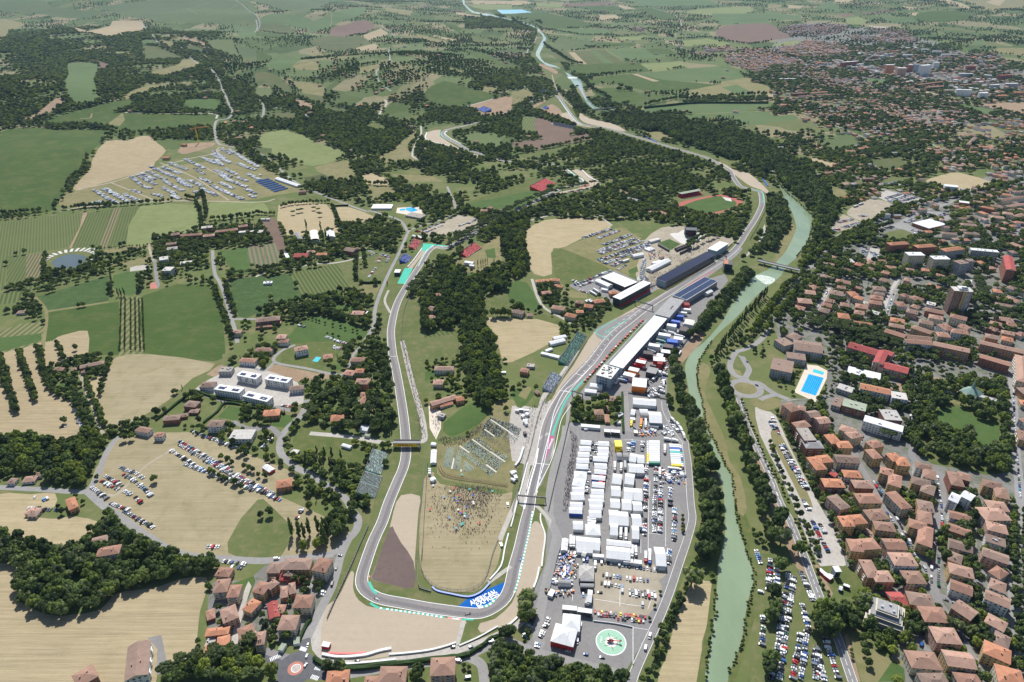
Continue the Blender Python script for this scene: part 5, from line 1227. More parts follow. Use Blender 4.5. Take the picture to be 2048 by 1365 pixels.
tents('A','''235 490 400 505 9 4 gw w;215 590 390 595 9.5 4 gw w;195 675 370 685 9.5 4 gw w;175 765 365 775 9.5 4 gw w;170 855 350 865 9.5 4 gw b;140 985 330 1000 13 4 gw w;120 1090 310 1120 13 4 gw w;110 1210 295 1215 9 4 gw b;90 1310 290 1310 12 4 gw w
505 510 668 520 9 4 gw w;495 610 662 615 12 4 gw w;485 690 655 690 8 4 gw w;425 740 645 755 9 4 gw b;445 850 635 860 10 4 gw w;445 935 625 950 8 4 gw w;405 1020 610 1045 8 4 gw B;410 1130 600 1150 9 4 gw w;395 1240 590 1250 9 4 gw b;380 1340 590 1350 11 4 gw w
980 720 1085 735 15 5 gw w;1092 742 1200 750 15 5 gw w;965 880 1078 888 15 5 gw w;1080 890 1195 895 15 5 gw w;720 1040 860 1060 17 5 gw w;910 1040 1050 1060 18 5 gw w;700 1230 840 1240 16 5 gw w;890 1270 1028 1285 20 5 gw w;1032 1280 1170 1290 19 5 gw w
780 690 860 690 9 4 vg w;875 700 960 700 9 4 vg w;1270 110 1460 120 24 6 gw b;1140 70 1260 80 8 4 vg w;1130 15 1255 20 8 4 gw w;1000 30 1065 40 12 4 gw w;1265 235 1420 250 4 3 fg w;990 130 1065 140 5 3 fw w;1045 330 1105 335 6 3 fc o''', group='hospitality marquees in the paddock')
tents('A','755 510 862 512 12 7 fy Y','hospitality_unit','motorhome','motorhome'); tents('A','775 590 835 600 3 4 fy Y','stairs','stair tower','stairs')
tents('A','245 235 530 260 6 3.5 fw w;595 315 690 322 6 5 fw d;700 318 740 322 6 5 fw d;745 325 835 330 6 5 fw d','container_building','container block','container')
tents('E','''455 75 645 85 9 4 gw w;440 160 640 170 9 4 gw B;740 40 945 40 11 4 gw w;750 110 945 120 8 4 gw w;740 210 930 220 11 4 gw w;500 385 650 390 12 4 gw w;690 450 915 460 15 4 gw w;385 590 365 770 6.5 4 gw w;545 645 910 680 16 5 gw w;555 750 800 765 8 4 gw w
1010 640 1380 680 8 5 gw w;1005 790 1370 830 16 5 gw w;1012 722 1378 748 5.5 4.6 fd w;1742 855 1900 865 24 5 gw w;590 1090 820 1110 16 5 gp w;1045 265 1188 275 22 5 gw w;1192 280 1338 290 20 5 gw w;1390 310 1532 315 18 5 gw w;1062 440 1180 450 17 5 gw w;1392 490 1500 500 18 5 gw w
1065 50 1210 60 14 5 gw w;1240 70 1385 80 16 5 gw w;1405 95 1545 100 14 5 gw w;1790 1000 1895 1005 7 3 gw w;610 1210 820 1215 5 4 vg d;610 1300 820 1305 5 4 vg d;1265 915 1415 930 5 4 fw w;1425 935 1545 950 5 4 fw w;270 1240 470 1250 5 4 vg w
640 810 700 830 6 4 gp w;720 270 850 285 3 3.5 fw w;720 310 850 330 3 3.5 fw w;720 350 840 365 3 3.5 fw w;800 840 970 855 4 4 fw w''', group='marquees in the lower paddock')
tents('G','''340 480 610 510 17 6 gw w;200 640 540 730 19 6 gw R;340 265 560 285 5 5 fw d;570 300 790 330 5 5 fw d;720 90 790 100 14 4 gw w;690 150 760 170 8 3 fp w;135 30 210 60 8 3 fw w''', group='halls beside the helipad')
tents('B','''890 810 1060 850 10 7 fw w;970 735 1120 770 10 8 fw O;1080 620 1225 650 9 8 fw R;1190 490 1340 510 10 8 fd d;1270 370 1440 400 9 8 fw w;1420 210 1600 240 9 8 fw w;1550 70 1690 100 8 8 fw w;1600 10 1750 40 8 7 vB B;1020 940 1240 965 22 9 fw O;1250 750 1400 785 16 8 fg d
1340 590 1520 605 12 8 fw R;1400 650 1480 660 6 8 fR R;1390 530 1490 545 10 8 fw w;1460 470 1600 490 10 8 fw d;1490 385 1640 410 11 9 fd d;1550 310 1710 330 10 9 fB B;1650 270 1790 290 10 8 fw w;1740 130 1890 160 13 9 fd d;1820 30 1960 60 13 7 gc w;380 985 570 1010 9 5 gw w
300 1070 480 1090 8 4 gw w;1200 1060 1270 1080 8 3 fg d;1030 1230 1380 1260 15 5 gw w;1390 775 1460 790 6 5 fw w;1290 680 1380 700 4 7 fd d;1130 870 1270 905 4 7 fg d'''.replace('fR','fr'), 'motorhome','team motorhome','motorhome','team motorhomes behind the pits')
trucks('B','1100 0 1100 1'.replace('1100 0 1100 1','1790 60 1900 90 1430 130 1540 165 1560 170 1680 200 1190 390 1290 415 1230 330 1250 335 960 790 1060 815 1140 690 1240 715 1480 800 1560 820 1600 700 1640 640 1720 520 1760 460 1420 1010 1500 1030 1440 1060 1520 1080 1360 1110 1440 1130 1490 900 1500 990'), words='white trailer between the motorhomes')
tents('C','''265 525 625 685 33 9 fw d;110 605 310 700 12 5 gw w;890 450 1185 305 14 5 gw w;950 350 1080 320 8 6 fw w;640 240 800 210 11 5 gw w;500 320 590 290 4 4 fw w;180 740 270 760 6 4 gw w;860 150 950 120 14 3 gw w;1060 260 1110 240 6 4 fo w;1040 60 1200 150 4 4 fd d
1380 1040 1530 1060 6 5 fw w;1340 1090 1470 1110 5 5 fw w;1300 1150 1420 1160 6 6 fB B;1210 1230 1360 1240 6 6 fB B;1170 1290 1310 1300 8 6 fw w;1440 1240 1580 1260 18 5 gc w;1750 810 1840 770 9 5 gw w;1420 970 1510 975 10 9 fr R;1370 1330 1480 1340 9 8 fd d
900 20 1050 -20 10 4 fp w;1310 150 1530 60 3 4 vd d;1370 190 1540 110 3 4 vd d;1290 130 1500 50 3 4 vd d''', group='fairground and exhibition tents')
tents('K','1210 550 1640 700 14 4 gw w;870 480 900 490 5 3 gw w','tent','long marquee','tent'); tents('11','460 490 470 560 18 5 vc w;590 485 600 535 17 5 gw w','sports_hall','sports hall','hall')
tents('22','''235 95 300 110 6 3 gw w;270 80 320 60 5 3 fw w;300 20 420 -10 9 4 gw w;330 -20 430 -40 8 4 gw w;300 110 380 130 7 3 gw w;800 540 830 530 4 3 gw w;840 600 880 580 6 3 gw w;840 650 870 650 5 3 gw w''', group='small tents by the footpath')
tents('D','''1290 150 1350 160 3 3 fw w;1350 140 1420 150 3 3 fw g;1430 150 1500 160 3 3 fw w;1450 200 1500 220 5 3 gw w;1390 250 1430 230 4 3 gw w;1410 310 1480 320 6 3 gw w;1440 360 1480 350 4 3 gw w;1430 480 1450 520 4 3 fd d;1240 1080 1270 1120 5 3 gw w;1290 1140 1310 1190 4 3 fw w;1230 1190 1290 1220 3 3 gw w
20 660 80 670 5 3 gw w;60 760 50 960 7 3 gw w;30 1180 60 1220 6 3 gw w''', group='small tents by the footpath')
tents('M','''890 440 920 450 2 3 fw w;890 465 920 470 2 3 fw w;890 490 920 495 2 3 fw w;920 560 960 570 5 3 gw w;1860 470 1880 490 5 3 gw w;925 160 980 165 4 3 gw w''', group='small tents beside the fence')
tents('12','1930 250 2000 250 4 3 fw w;280 880 340 890 7 3 fp g;690 830 760 850 5 3 gw w;845 690 905 700 12 4 gw w;870 750 910 760 4 3 fn w;70 1000 130 1040 8 3 gw R','tent','tent','tent',None)
tents('13','190 1080 230 1090 7 3 fn w;300 1040 350 1030 7 3 fn w;530 1060 590 1070 5 3 fw R')
tents('N','70 545 155 540 14 6 fw d;1120 400 1250 420 9 5 gw w;1190 450 1260 460 6 4 gw w;410 20 480 40 6 4 gw R;340 10 400 25 5 3 gw w')
tents('33','410 460 455 500 4 3 fw R;455 500 510 540 5 3 fw R;485 505 520 520 3 3 gw w;570 610 595 620 5 3 gw B;605 585 655 605 3 3.2 fw d','kiosk','market kiosk','kiosk','stalls beside the water tower')
for i in range(13): truck('A', 1440, 478+27*i, 1240, 474+27*i, cab=('yellow' if 6 < i < 12 else 'wall_white') , body='white_canvas' if i < 12 else 'green_paint', group='trailers in the left rank')
for i in range(12): truck('A', 1580+i*3, 525+28*i, 1770+i*3, 535+28*i, body=('white_canvas','white_canvas','blue','white_canvas','teal','white_canvas','white_canvas','grey_canvas','white_canvas','cream_canvas','white_canvas','yellow')[i], cab=('wall_white','wall_white','blue','metal_dark','teal')[i%5], words=('white' if i not in (2,4,11) else ('blue','','teal')[i-2] if i < 5 else 'yellow')+' trailer in the right rank of the compound', group='trailers in the right rank')
trucks('A','755 780 755 900 855 800 850 910 1225 130 1225 250 1515 520 1515 640 1440 870 1440 1000 1500 425 1610 435 1620 440 1720 455 1560 870 1770 890')
trucks('A','910 770 915 900', body='metal_grey', cab='metal_dark', words='dark grey trailer'); trucks('A','1160 130 1150 240 ', body='orange', cab='yellow', words='orange trailer with yellow cab'); trucks('A','1010 160 1005 230', body='yellow', cab='yellow', words='yellow lorry'); trucks('A','520 1000 615 1010 520 1095 600 1105', body='red', cab='red', words='dark red trailer')
trucks('A','1610 110 1670 170 1690 180 1740 240 1745 250 1785 330 1790 335 1820 415', words='white trailer in the curved line by the river road')
trucks('E','470 530 465 700 515 550 510 700 1230 390 1225 560 1305 390 1305 590 1400 680 1400 850 1450 690 1460 830 840 920 835 1030')
trucks('E','1605 775 1605 920', cab='red', words='white trailer with red cab'); trucks('E','1668 730 1665 960', cab='blue', words='white trailer with blue cab')
trucks('B','1270 405 1395 435 1255 440 1375 475 1550 120 1640 150 1700 170 1830 205 1660 215 1820 250', words='white trailer between the motorhomes'); trucks('B','1390 260 1550 295 1385 290 1530 325 1390 350 1470 370', body='green_pale', cab='teal', words='pale teal trailer between the motorhomes')
trucks('B','815 890 940 920 840 860 960 885', body='wall_bluegrey', cab='blue', words='blue and white trailer behind race control'); trucks('B','1110 580 1240 610 1040 665 1180 710', body='red', cab='red', words='red and white trailer'); trucks('B','760 960 810 900 1330 900 1390 840')
trucks('C','0 770 100 830 50 730 140 790', words='white trailer on the exhibition yard'); trucks('11','1240 1170 1270 1080'.replace('1240 1170 1270 1080','880 1150 900 1120')); trucks('31','670 290 740 270 720 270 770 255'); 
# pallets of barriers stacked along the paddock fence
def pitbox(name, tile, s, h, W, roof, wall, label, cat, fasc=None):
    x1, y1, x2, y2 = nums(s); loc, L, ang = axis(tile, x1, y1, x2, y2, h); root = empty(name, loc, ang)
    m = MB(); m.box(-L/2, L/2, -W/2, W/2, -.5, h, wall); m.build('wall', root)
    m = MB(); m.box(-L/2-.8, L/2+.8, -W/2-.8, W/2+.8, h, h+.6, roof); r_ = m.build('roof', root)
    occ(loc[0], loc[1], L, W, ang); tag(root, label, cat); return root, r_, L, W, h
r0, rf, L, W, h = pitbox('pit_building','F','1232.2 733.2 1323.3 633',11,19,'white_canvas','wall_bluegrey','long white roofed pit building along the start straight','building')
m = MB()
for i in range(26):
    u = -L/2 + (i+.5)*L/26; m.box(u-1.9, u+1.9, W/2+.02, W/2+.10, .3, 3.6, 'metal_dark'); m.box(u-1.9, u+1.9, -W/2-.10, -W/2-.02, .3, 3.6, 'metal_dark'); m.box(u-2.0, u+2.0, -W/2-.12, -W/2-.02, 5, 8.5, 'window_glass')
m.build('garage_doors', r0)['kind'] = 'stuff'
m = MB(); m.box(-L/2, L/2, W/2+.9, W/2+2.2, 4.4, 4.8, 'wall_white'); m.build('canopy', r0)
r0, rf, L, W, h = pitbox('race_control','B','540 760 755 820',17,28,'wall_white','wall_bluegrey','square white roofed race control block at the pit entry end','building')
m = MB(); rs = random.Random(3)
for i in range(26): x, y = rs.uniform(-.42,.42)*L, rs.uniform(-.42,.42)*W; k = rs.uniform(.3,1.4); m.box(x-k, x+k, y-.6, y+.6, h+.6, h+.9+k, rs.choice(('metal_grey','wall_cream','metal_dark')))
m.build('rooftop_plant', rf)['kind'] = 'stuff'
m = MB()
for side, ln, off in (('x', L, W/2), ('y', W, L/2)):
    for f in range(4):
        for i in range(int(ln/4)):
            u = -ln/2+2+i*4
            for s in (-1, 1):
                a, b = sorted((s*(off+.02), s*(off+.09)))
                if side == 'x': m.box(u-1.2, u+1.2, a, b, 1.2+f*4, 3.2+f*4, 'window_glass')
                else: m.box(a, b, u-1.2, u+1.2, 1.2+f*4, 3.2+f*4, 'window_glass')
m.build('windows', r0)['kind'] = 'stuff'
r0, rf, L, W, h = pitbox('paddock_club','C','1095 1155 1320 900',13,22,'roof_grey','metal_grey','slate grey roofed club building joining the pit roof','building')
m = MB(); m.box(-6,-1,-4,-2.4,h+.6,h+1.3,'metal_dark'); m.box(1,6,-4,-2.4,h+.6,h+1.3,'metal_dark'); m.build('roof_unit', rf)
r0, rf, L, W, h = pitbox('solar_hall','C','1360 880 1835 600',10,25,'galvanised','metal_grey','long hall roofed with dark blue solar panels','building')
for i in range(14):
    for j in range(2):
        m = MB(); u = -L/2+(i+.5)*L/14; v = (-1 if j == 0 else 1)*W*.255; m.box(u-L/28+.25, u+L/28-.25, v-W*.235, v+W*.235, h+.62, h+.80, 'solar_panel'); m.build('solar_panel', rf)
r0, rf, L, W, h = pitbox('vip_stand','C','405 885 865 645',13,14,'white_canvas','metal_dark','white roofed covered stand with a red base by the gantry','grandstand')
m = MB(); m.box(-L/2-.1, L/2+.1, -W/2-1.2, -W/2-.05, 0, 3, 'red'); m.build('red_fascia', r0)
m = MB()
for i in range(14): u = -L/2+(i+.5)*L/14; m.cyl((u, 0), .7, .2, h+.6, h+2.2, 'wall_white', 6)
m.build('roof_vents', rf)['kind'] = 'stuff'
r0, rf, L, W, h = pitbox('pavilion','O','660 620 900 470',13,17,'white_canvas','wall_bluegrey','plain white roofed pavilion at the end of the main stand','building')
# main grandstand with its comb of tilted solar panels
loc, L, ang = axis('C', 1085, 615, 1830, 215, 12); gs = empty('main_grandstand', loc, ang); tag(gs, 'long dark main grandstand with a comb of tilted roof panels', 'grandstand')
m = MB(); n0 = 10
for i in range(n0): m.box(-L/2, L/2, -9+i*1.2, 9, .2 if i == 0 else i*.9-.9+.2, i*.9+.2, 'metal_dark')
m.box(-L/2, L/2, -9.6, -9.1, 0, 3.2, 'metal_dark'); m.box(-L/2, L/2, -9.7, -9.62, .4, 1.6, 'wall_brick'); m.build('tiers', gs)  # dark front wall added so the shade along the stand's front looks solid
m = MB(); m.box(-L/2, L/2, 9.05, 9.5, 0, 13, 'metal_dark'); m.box(-L/2-.4, -L/2-.02, -9, 9.5, 0, 12, 'wall_bluegrey'); m.box(L/2+.02, L/2+.4, -9, 9.5, 0, 12, 'wall_bluegrey'); m.build('rear_wall', gs)
nf = 38
for i in range(nf):
    u = -L/2 + (i+.5)*L/nf; k = L/nf
    m = MB(); m.v += [(u-k*.42,-9.5,12.2),(u+k*.30,-9.5,14.0),(u+k*.30,9.5,14.6),(u-k*.42,9.5,12.8)]; m.v += [(x,y,z-.25) for x,y,z in m.v]
    for q in ((0,1,2,3),(7,6,5,4),(0,4,5,1),(1,5,6,2),(2,6,7,3),(3,7,4,0)): m.f.append(q); m.m.append(m.mi('solar_panel' if q == (0,1,2,3) else 'galvanised'))
    m.build('roof_panel', gs)
for i in range(12):
    m = MB(); u = -L/2+(i+.5)*L/12; m.box(u-.25, u+.25, 8.6, 9.0, 0, 13, 'galvanised'); m.bar((u,8.8,10), (u,-8.5,12.2), .3, .3, 'galvanised'); m.build('roof_strut', gs)
occ(loc[0], loc[1], L, 22, ang)
PEOPLE = []      # x, y, z, pose (0 standing, 1 sitting), heading
def stand(name, tile, s, D, rows_, rise, seat, label, flip=1, fillp=.35, roof=None, base=.3):
    x1, y1, x2, y2 = nums(s); loc, L, ang = axis(tile, x1, y1, x2, y2, rise/2)
    if flip < 0: ang += math.pi
    root = empty(name, loc, ang); tag(root, label, 'grandstand')
    m = MB(); dd = D/rows_
    for i in range(rows_): m.box(-L/2, L/2, -D/2+i*dd, -D/2+(i+1)*dd+(.01 if i < rows_-1 else 0), 0, base+rise*i/rows_, seat)
    m.build('steps', root)
    nb = max(1, int(L/12)); bl = L/nb
    c, q = math.cos(ang), math.sin(ang)
    for b in range(nb):
        m = MB()
        for i in range(rows_):
            y = -D/2+(i+.55)*dd; z = base+rise*i/rows_
            m.box(-L/2+b*bl+.6, -L/2+(b+1)*bl-.6, y, y+.5, z+.02, z+.45, seat)
            x = -L/2+b*bl+.8
            while x < -L/2+(b+1)*bl-.8:
                if rng.random() < fillp: PEOPLE.append((loc[0]+c*x-q*y, loc[1]+q*x+c*y, loc[2]+z+.03, 1, ang))
                x += .62
        m.build('seat_block', root)
    m = MB(); m.box(-L/2, L/2, D/2-.05, D/2+.1, 0, rise+1.4, 'metal_grey'); m.box(-L/2, L/2, -D/2-.1, -D/2+.02, 0, 1.2, 'metal_grey'); m.build('barrier', root)
    if roof:
        m = MB(); m.box(-L/2, L/2, -D*.1, D/2+.5, rise+3, rise+3.3, roof); m.build('roof', root)
        for i in range(int(L/10)+1):
            m = MB(); u = -L/2+i*10; m.box(u-.15, u+.15, D/2-.4, D/2-.1, 0, rise+3, 'metal_grey'); m.build('roof_post', root)
    occ(loc[0], loc[1], L, D, ang)
stand('grandstand','M','350 240 265 480',17,14,6,'green_pale','pale green upper block of the tiered stand above the bend',-1,.55)
stand('grandstand','M','270 500 180 745',19,16,7,'green_pale','packed lower block of the green tiered stand above the bend',-1,.9)
stand('grandstand','B','270 210 -30 660',14,12,5,'green_paint','long green bank of seats facing the start straight',-1,.6)
stand('grandstand','22','360 265 285 395',14,12,5,'wall_bluegrey','small pale seat block below the green bank',-1,.4)
stand('grandstand','N','425 85 335 200',15,12,6,'red','bright red seats above the chicane',-1,.4)
stand('grandstand','N','270 300 200 400',15,12,6,'blue','dark blue seats below the red block at the chicane',-1,.4)
stand('grandstand','N','1100 300 1320 160',15,12,8,'red','large red roof terrace stand beside the chicane',1,.15)
stand('grandstand','21','190 150 310 85',32,14,9,'red','steep red stand at the wooded chicane',1,.15)
stand('grandstand','10','1790 862 1855 890',30,14,8,'blue','lone blue stand on the tan bank near the hairpin',1,.1)
stand('grandstand','20','215 742 300 728',18,10,6,'blue','low blue stand at the top corner',1,.1); stand('grandstand','20','312 728 355 735',16,10,6,'blue','short blue stand at the end of the top corner',1,.1)
stand('grandstand','20','250 855 280 870',14,8,5,'blue','small blue stand on the mound inside the bend',1,.1)
stand('grandstand','20','350 985 640 1045',24,12,8,'black','long dark stand below the gravel trap',-1,.3)
stand('grandstand','21','1350 210 1510 180',20,12,6,'red','covered stand on the far side of the athletics track',1,.1,'roof_green')
# scaffold tower, stage, wheel
def scaffold(name, tile, s, W, h, label, cat, top=None, red=False):
    x1, y1, x2, y2 = nums(s); loc, L, ang = axis(tile, x1, y1, x2, y2, h); root = empty(name, loc, ang); tag(root, label, cat)
    for i in range(int(L/4)+1):
        for sgn in (-1, 1):
            m = MB(); x = -L/2+i*L/int(L/4); m.box(x-.3, x+.3, sgn*W/2-.3, sgn*W/2+.3, 0, h, 'metal_dark'); m.build('post', root)
    for k in range(1, int(h/4)+1):
        m = MB(); z = k*h/int(h/4); m.box(-L/2, L/2, -W/2, W/2, z-.3, z, 'metal_dark'); m.build('deck', root)
    m = MB(); m.box(-L/2+.1, L/2-.1, W/2-.5, W/2-.3, 0, h*.9, 'black'); m.build('backdrop', root)
    if top: m = MB(); m.box(-L/2, 0, -W/2, W/2, h+.05, h+.5, top); m.build('canopy', root)
    if red: m = MB(); m.box(-L*.2, L*.2, -W*.1, W/2-.6, 1, h*.5, 'red'); m.build('screen', root)
    occ(loc[0], loc[1], L, W, ang)
scaffold('camera_tower','O','900 860 1080 880',20,15,'dark scaffold tower with pink awning over the paddock','tower','roof_orange')
scaffold('stage','O','110 180 350 190',16,15,'black concert stage on the fairground','stage',None,True)
def ferris(px, py, Rr, ang):
    c = WP(px, py); root = empty('ferris_wheel', (float(c[0]), float(c[1]), 0), ang); tag(root, 'tall white ferris wheel in the fairground', 'ferris wheel')
    cz = Rr+3; n = 28
    for s in (-1, 1):
        m = MB()
        for i in range(n):
            a, b = 2*math.pi*i/n, 2*math.pi*(i+1)/n
            m.bar((Rr*math.cos(a), s*1.3, cz+Rr*math.sin(a)), (Rr*math.cos(b), s*1.3, cz+Rr*math.sin(b)), .45, .45, 'wall_white')
        m.build('rim', root)
    for i in range(n):
        a = 2*math.pi*i/n; m = MB(); m.bar((0,0,cz), (Rr*math.cos(a), 0, cz+Rr*math.sin(a)), .3, .3, 'wall_white'); m.build('spoke', root)
        m = MB(); x, z = (Rr+.6)*math.cos(a), cz+(Rr+.6)*math.sin(a); m.box(x-1, x+1, -1.1, 1.1, z-2.2, z, 'wall_white' if i % 3 else 'wall_bluegrey'); m.build('gondola', root)
    for s in (-1, 1):
        for t in (-1, 1): m = MB(); m.bar((t*9, s*4, 0), (0, s*1.8, cz), .8, .8, 'wall_white'); m.build('leg', root)
    m = MB(); m.box(-10, 10, -7, 7, 0, 1, 'galvanised'); m.build('platform', root)
ferris(1284, 557, 17, R(68))
# tower crane
c = WP(397.5, 288); cr = empty('tower_crane', (float(c[0]), float(c[1]), float(hgt(*c))), R(35)); tag(cr, 'yellow tower crane over the building site', 'crane')
m = MB(); 
for sx in (-1,1):
    for sy in (-1,1): m.bar((sx,sy,0), (sx,sy,44), .5, .5, 'yellow')
for k in range(11): m.bar((-1,-1,k*4), (1,-1,k*4+4), .35, .35, 'yellow'); m.bar((1,1,k*4), (-1,1,k*4+4), .35, .35, 'yellow')
m.build('mast', cr); m = MB(); m.bar((-14,0,45), (40,0,45), 1.2, 1.2, 'orange'); m.bar((0,0,45), (0,0,52), .8, .8, 'yellow'); m.bar((0,0,52), (34,0,45.6), .3, .3, 'yellow'); m.build('jib', cr); m = MB(); m.box(-14,-10,-1.2,1.2,42.5,44.5,'metal_grey'); m.build('counterweight', cr)
# stepped grey block, tower block, water tower, church
for k, (lx, w, z0, z1) in enumerate(((27,24,0,9),(23,19,9,13),(15,12,13,17))):
    if k == 0: loc, L, ang = axis('33', 830, 770, 1050, 850, 10); sg = empty('apartment_block', loc, ang); tag(sg, 'stepped grey apartment block with terraces beside the trees', 'apartment block'); occ(loc[0], loc[1], 27, 24, ang)
    m = MB(); m.box(-lx/2, lx/2, -w/2, w/2, z0-.5, z1, 'wall_grey', 'roof_grey'); m.build('storey', sg)
    for f in range(int((z1-z0)/3)):
        m = MB(); m.box(-lx/2-1.3, lx/2+1.3, -w/2-1.3, w/2+1.3, z0+f*3+2.6+k*.01, z0+f*3+2.95, 'wall_cream'); m.box(-lx/2-.05, lx/2+.05, -w/2-.05, w/2+.05, z0+f*3+.6, z0+f*3+2.2, 'window_glass'); m.build('balcony', sg)
m = MB(); [m.box(x, x+1.5, y, y+1.5, 17, 18.5, 'galvanised') for x, y in ((-5,-3),(1,2),(4,-4))]; m.build('roof_unit', sg)
loc, L, ang = axis('31', 1475, 945, 1620, 955, 40); tb = empty('tower_block', loc, ang); tag(tb, 'tall brick tower block with ochre strip rising above the trees', 'tower'); W = 17; occ(loc[0], loc[1], L, W, ang)
m = MB(); m.box(-L/2, -1.2, -W/2, W/2, -1, 40, 'roof_brown', 'roof_pale'); m.box(-1.2, .2, -W/2+.8, W/2, -1, 39.5, 'metal_dark'); m.box(.2, L*.22, -W/2, W/2, -1, 40, 'wall_ochre', 'roof_pale'); m.box(L*.22+.01, L/2, -W/2, W/2, -1, 40, 'wall_grey', 'roof_pale'); m.box(L/2+.01, L/2+2.5, -W/2+2, W/2, -1, 40, 'wall_brick', 'roof_pale'); m.build('wall', tb)
m = MB(); windows(m, L, W, .4, 13, random.Random(2)); m.build('windows', tb)['kind'] = 'stuff'
m = MB(); m.box(-L*.2, L*.3, -W*.3, W*.3, 40, 43, 'wall_white'); m.box(-L*.05, L*.28, -W*.28, W*.0, 43.02, 43.4, 'solar_panel'); m.build('penthouse', tb)
loc, L, ang = axis('33', 525, 458, 580, 462, 8.5); wt = empty('water_tower', loc, ang+.15); tag(wt, 'pale square tower standing alone on the dry green', 'tower')
m = MB(); m.box(-2.6,2.6,-3,3,0,8,'wall_bluegrey'); m.build('wall', wt); m = MB(); m.box(-3,3,-3.4,3.4,8,8.5,'wall_white'); m.build('roof', wt); m = MB(); m.box(-2.2,2.2,-3.1,-3.01,1,7,'window_glass'); m.build('window', wt)
c = WP(*[v[0] for v in tilexy('32', [1620, 430])]); ch = empty('church', (float(c[0]), float(c[1]), 0), .5); tag(ch, 'green pyramid roofed church in the park', 'church'); occ(float(c[0]), float(c[1]), 26, 26, .5)
m = MB(); m.box(-10,10,-10,10,0,4,'wall_cream'); m.build('wall', ch); m = MB(); n = 8
ring = [(13.5*math.cos(R(45)*i)*(1 if i % 2 else .8), 13.5*math.sin(R(45)*i)*(1 if i % 2 else .8), 4.1) for i in range(8)]
for i in range(8): m.face([ring[i], ring[(i+1)%8], (2.2*math.cos(R(45)*(i+.5)), 2.2*math.sin(R(45)*(i+.5)), 11)], 'copper'); m.face([ring[i], (2.2*math.cos(R(45)*(i+.5)), 2.2*math.sin(R(45)*(i+.5)), 11), (2.2*math.cos(R(45)*(i-.5)), 2.2*math.sin(R(45)*(i-.5)), 11)], 'copper')
m.cyl((0,0), 2.4, .1, 10.9, 22, 'copper', 8); 
plain_mat('copper', (.20,.30,.26), .6); m.build('roof', ch)
# bridges, weir, gantries
def span(name, tile, s, w, h, deck, label, cat, rail='metal_grey', piers=2, hd=1.0):
    x1, y1, x2, y2 = nums(s); loc, L, ang = axis(tile, x1, y1, x2, y2, h); loc = (loc[0], loc[1], 0); root = empty(name, loc, ang); tag(root, label, cat)
    m = MB(); m.box(-L/2, L/2, -w/2, w/2, h-hd, h, deck); m.build('deck', root)
    for sg in (-1, 1): m = MB(); m.box(-L/2, L/2, sg*w/2-.15, sg*w/2+.15, h, h+1.1, rail); m.build('parapet', root)
    for i in range(piers): m = MB(); x = -L/2 + (i+.5)*L/piers if piers > 2 else (-L/2+1.2 if i == 0 else L/2-1.2); m.box(x-.7, x+.7, -w/2+.3, w/2-.3, -2, h-hd, 'concrete'); m.build('pier', root)
    return root, L
root, L = span('road_bridge','O','1600 830 2700 1090',9,6,'road','concrete road bridge carrying the street over the river','bridge',piers=4)
span('river_bridge','20','650 870 880 845',9,6,'road','low bridge over the river near the top corner','bridge',piers=4)
root, L = span('crossover_bridge','M','490 140 800 140',7,6.5,'road','crossover bridge with a yellow banner above the track','bridge','metal_dark',2,1.2)
m = MB(); m.box(-L/2+.5, L/2-3, -3.95, -3.7, 2.9, 6.9, 'yellow'); bn = m.build('banner', root)
for nm, tile, s, h in (('gantry','22','45 1232 270 1250',7),('gantry','B','110 1070 270 1120',7),('gantry','C','690 915 955 995',9),('gantry','O','780 690 960 750',9)):
    x1, y1, x2, y2 = nums(s); loc, L, ang = axis(tile, x1, y1, x2, y2, h); root = empty(nm, loc, ang); later(root, 'black sign gantry spanning the track', 'gantry', 'gantries over the circuit')
    m = MB(); m.box(-L/2, L/2, -.7, .7, h-1.3, h, 'black'); m.build('beam', root)
    for i in range(int(L/5)): m = MB(); u = -L/2+2.5+i*5; m.box(u-1.4, u+1.4, -.85, -.72, h-1.1, h-.2, 'metal_grey'); m.build('sign_panel', root)
    for sg in (-1, 1): m = MB(); m.box(sg*L/2-.4, sg*L/2+.4, -.5, .5, 0, h-1.3, 'metal_dark'); m.build('leg', root)
# pit wall with its red stands
PWL = smooth(PW('B', '1180 0 1000 170 880 290 770 400 680 500 560 640 450 750 380 830 270 950'), 3)
m = MB()
for a, b in zip(PWL[:-1], PWL[1:]): m.bar((a[0],a[1],.6), (b[0],b[1],.6), .35, 1.2, 'red')
tag(m.build('pit_wall'), 'red pit wall along the start straight', 'wall')
s_ = 0
for a, b in zip(PWL[:-1], PWL[1:]):
    d = b-a; L = float(np.hypot(*d)); ang = math.atan2(d[1], d[0])
    for k in range(max(1, int(L/7.5))):
        q = a + d*(k+.5)/max(1, int(L/7.5)); s_ += 1; rt = empty('pit_wall_stand', (float(q[0])+1.3, float(q[1])-1.0, 0), ang)
        m = MB(); m.box(-2.2,2.2,-1,1,2.3,2.6, 'red' if s_ % 3 else ('black' if s_ % 2 else 'wall_white')); m.build('canopy', rt); m = MB(); m.box(-2,2,-.8,.8,0,1.1,'metal_dark'); m.build('desk', rt)
        m = MB(); [m.box(x-.06,x+.06,y-.06,y+.06,1.1,2.3,'metal_grey') for x in (-2,2) for y in (-.8,.8)]; m.build('frame', rt)
        later(rt, ('red' if s_ % 3 else 'dark') + ' canopied stand on the pit wall', 'pit stand', 'stands along the pit wall')
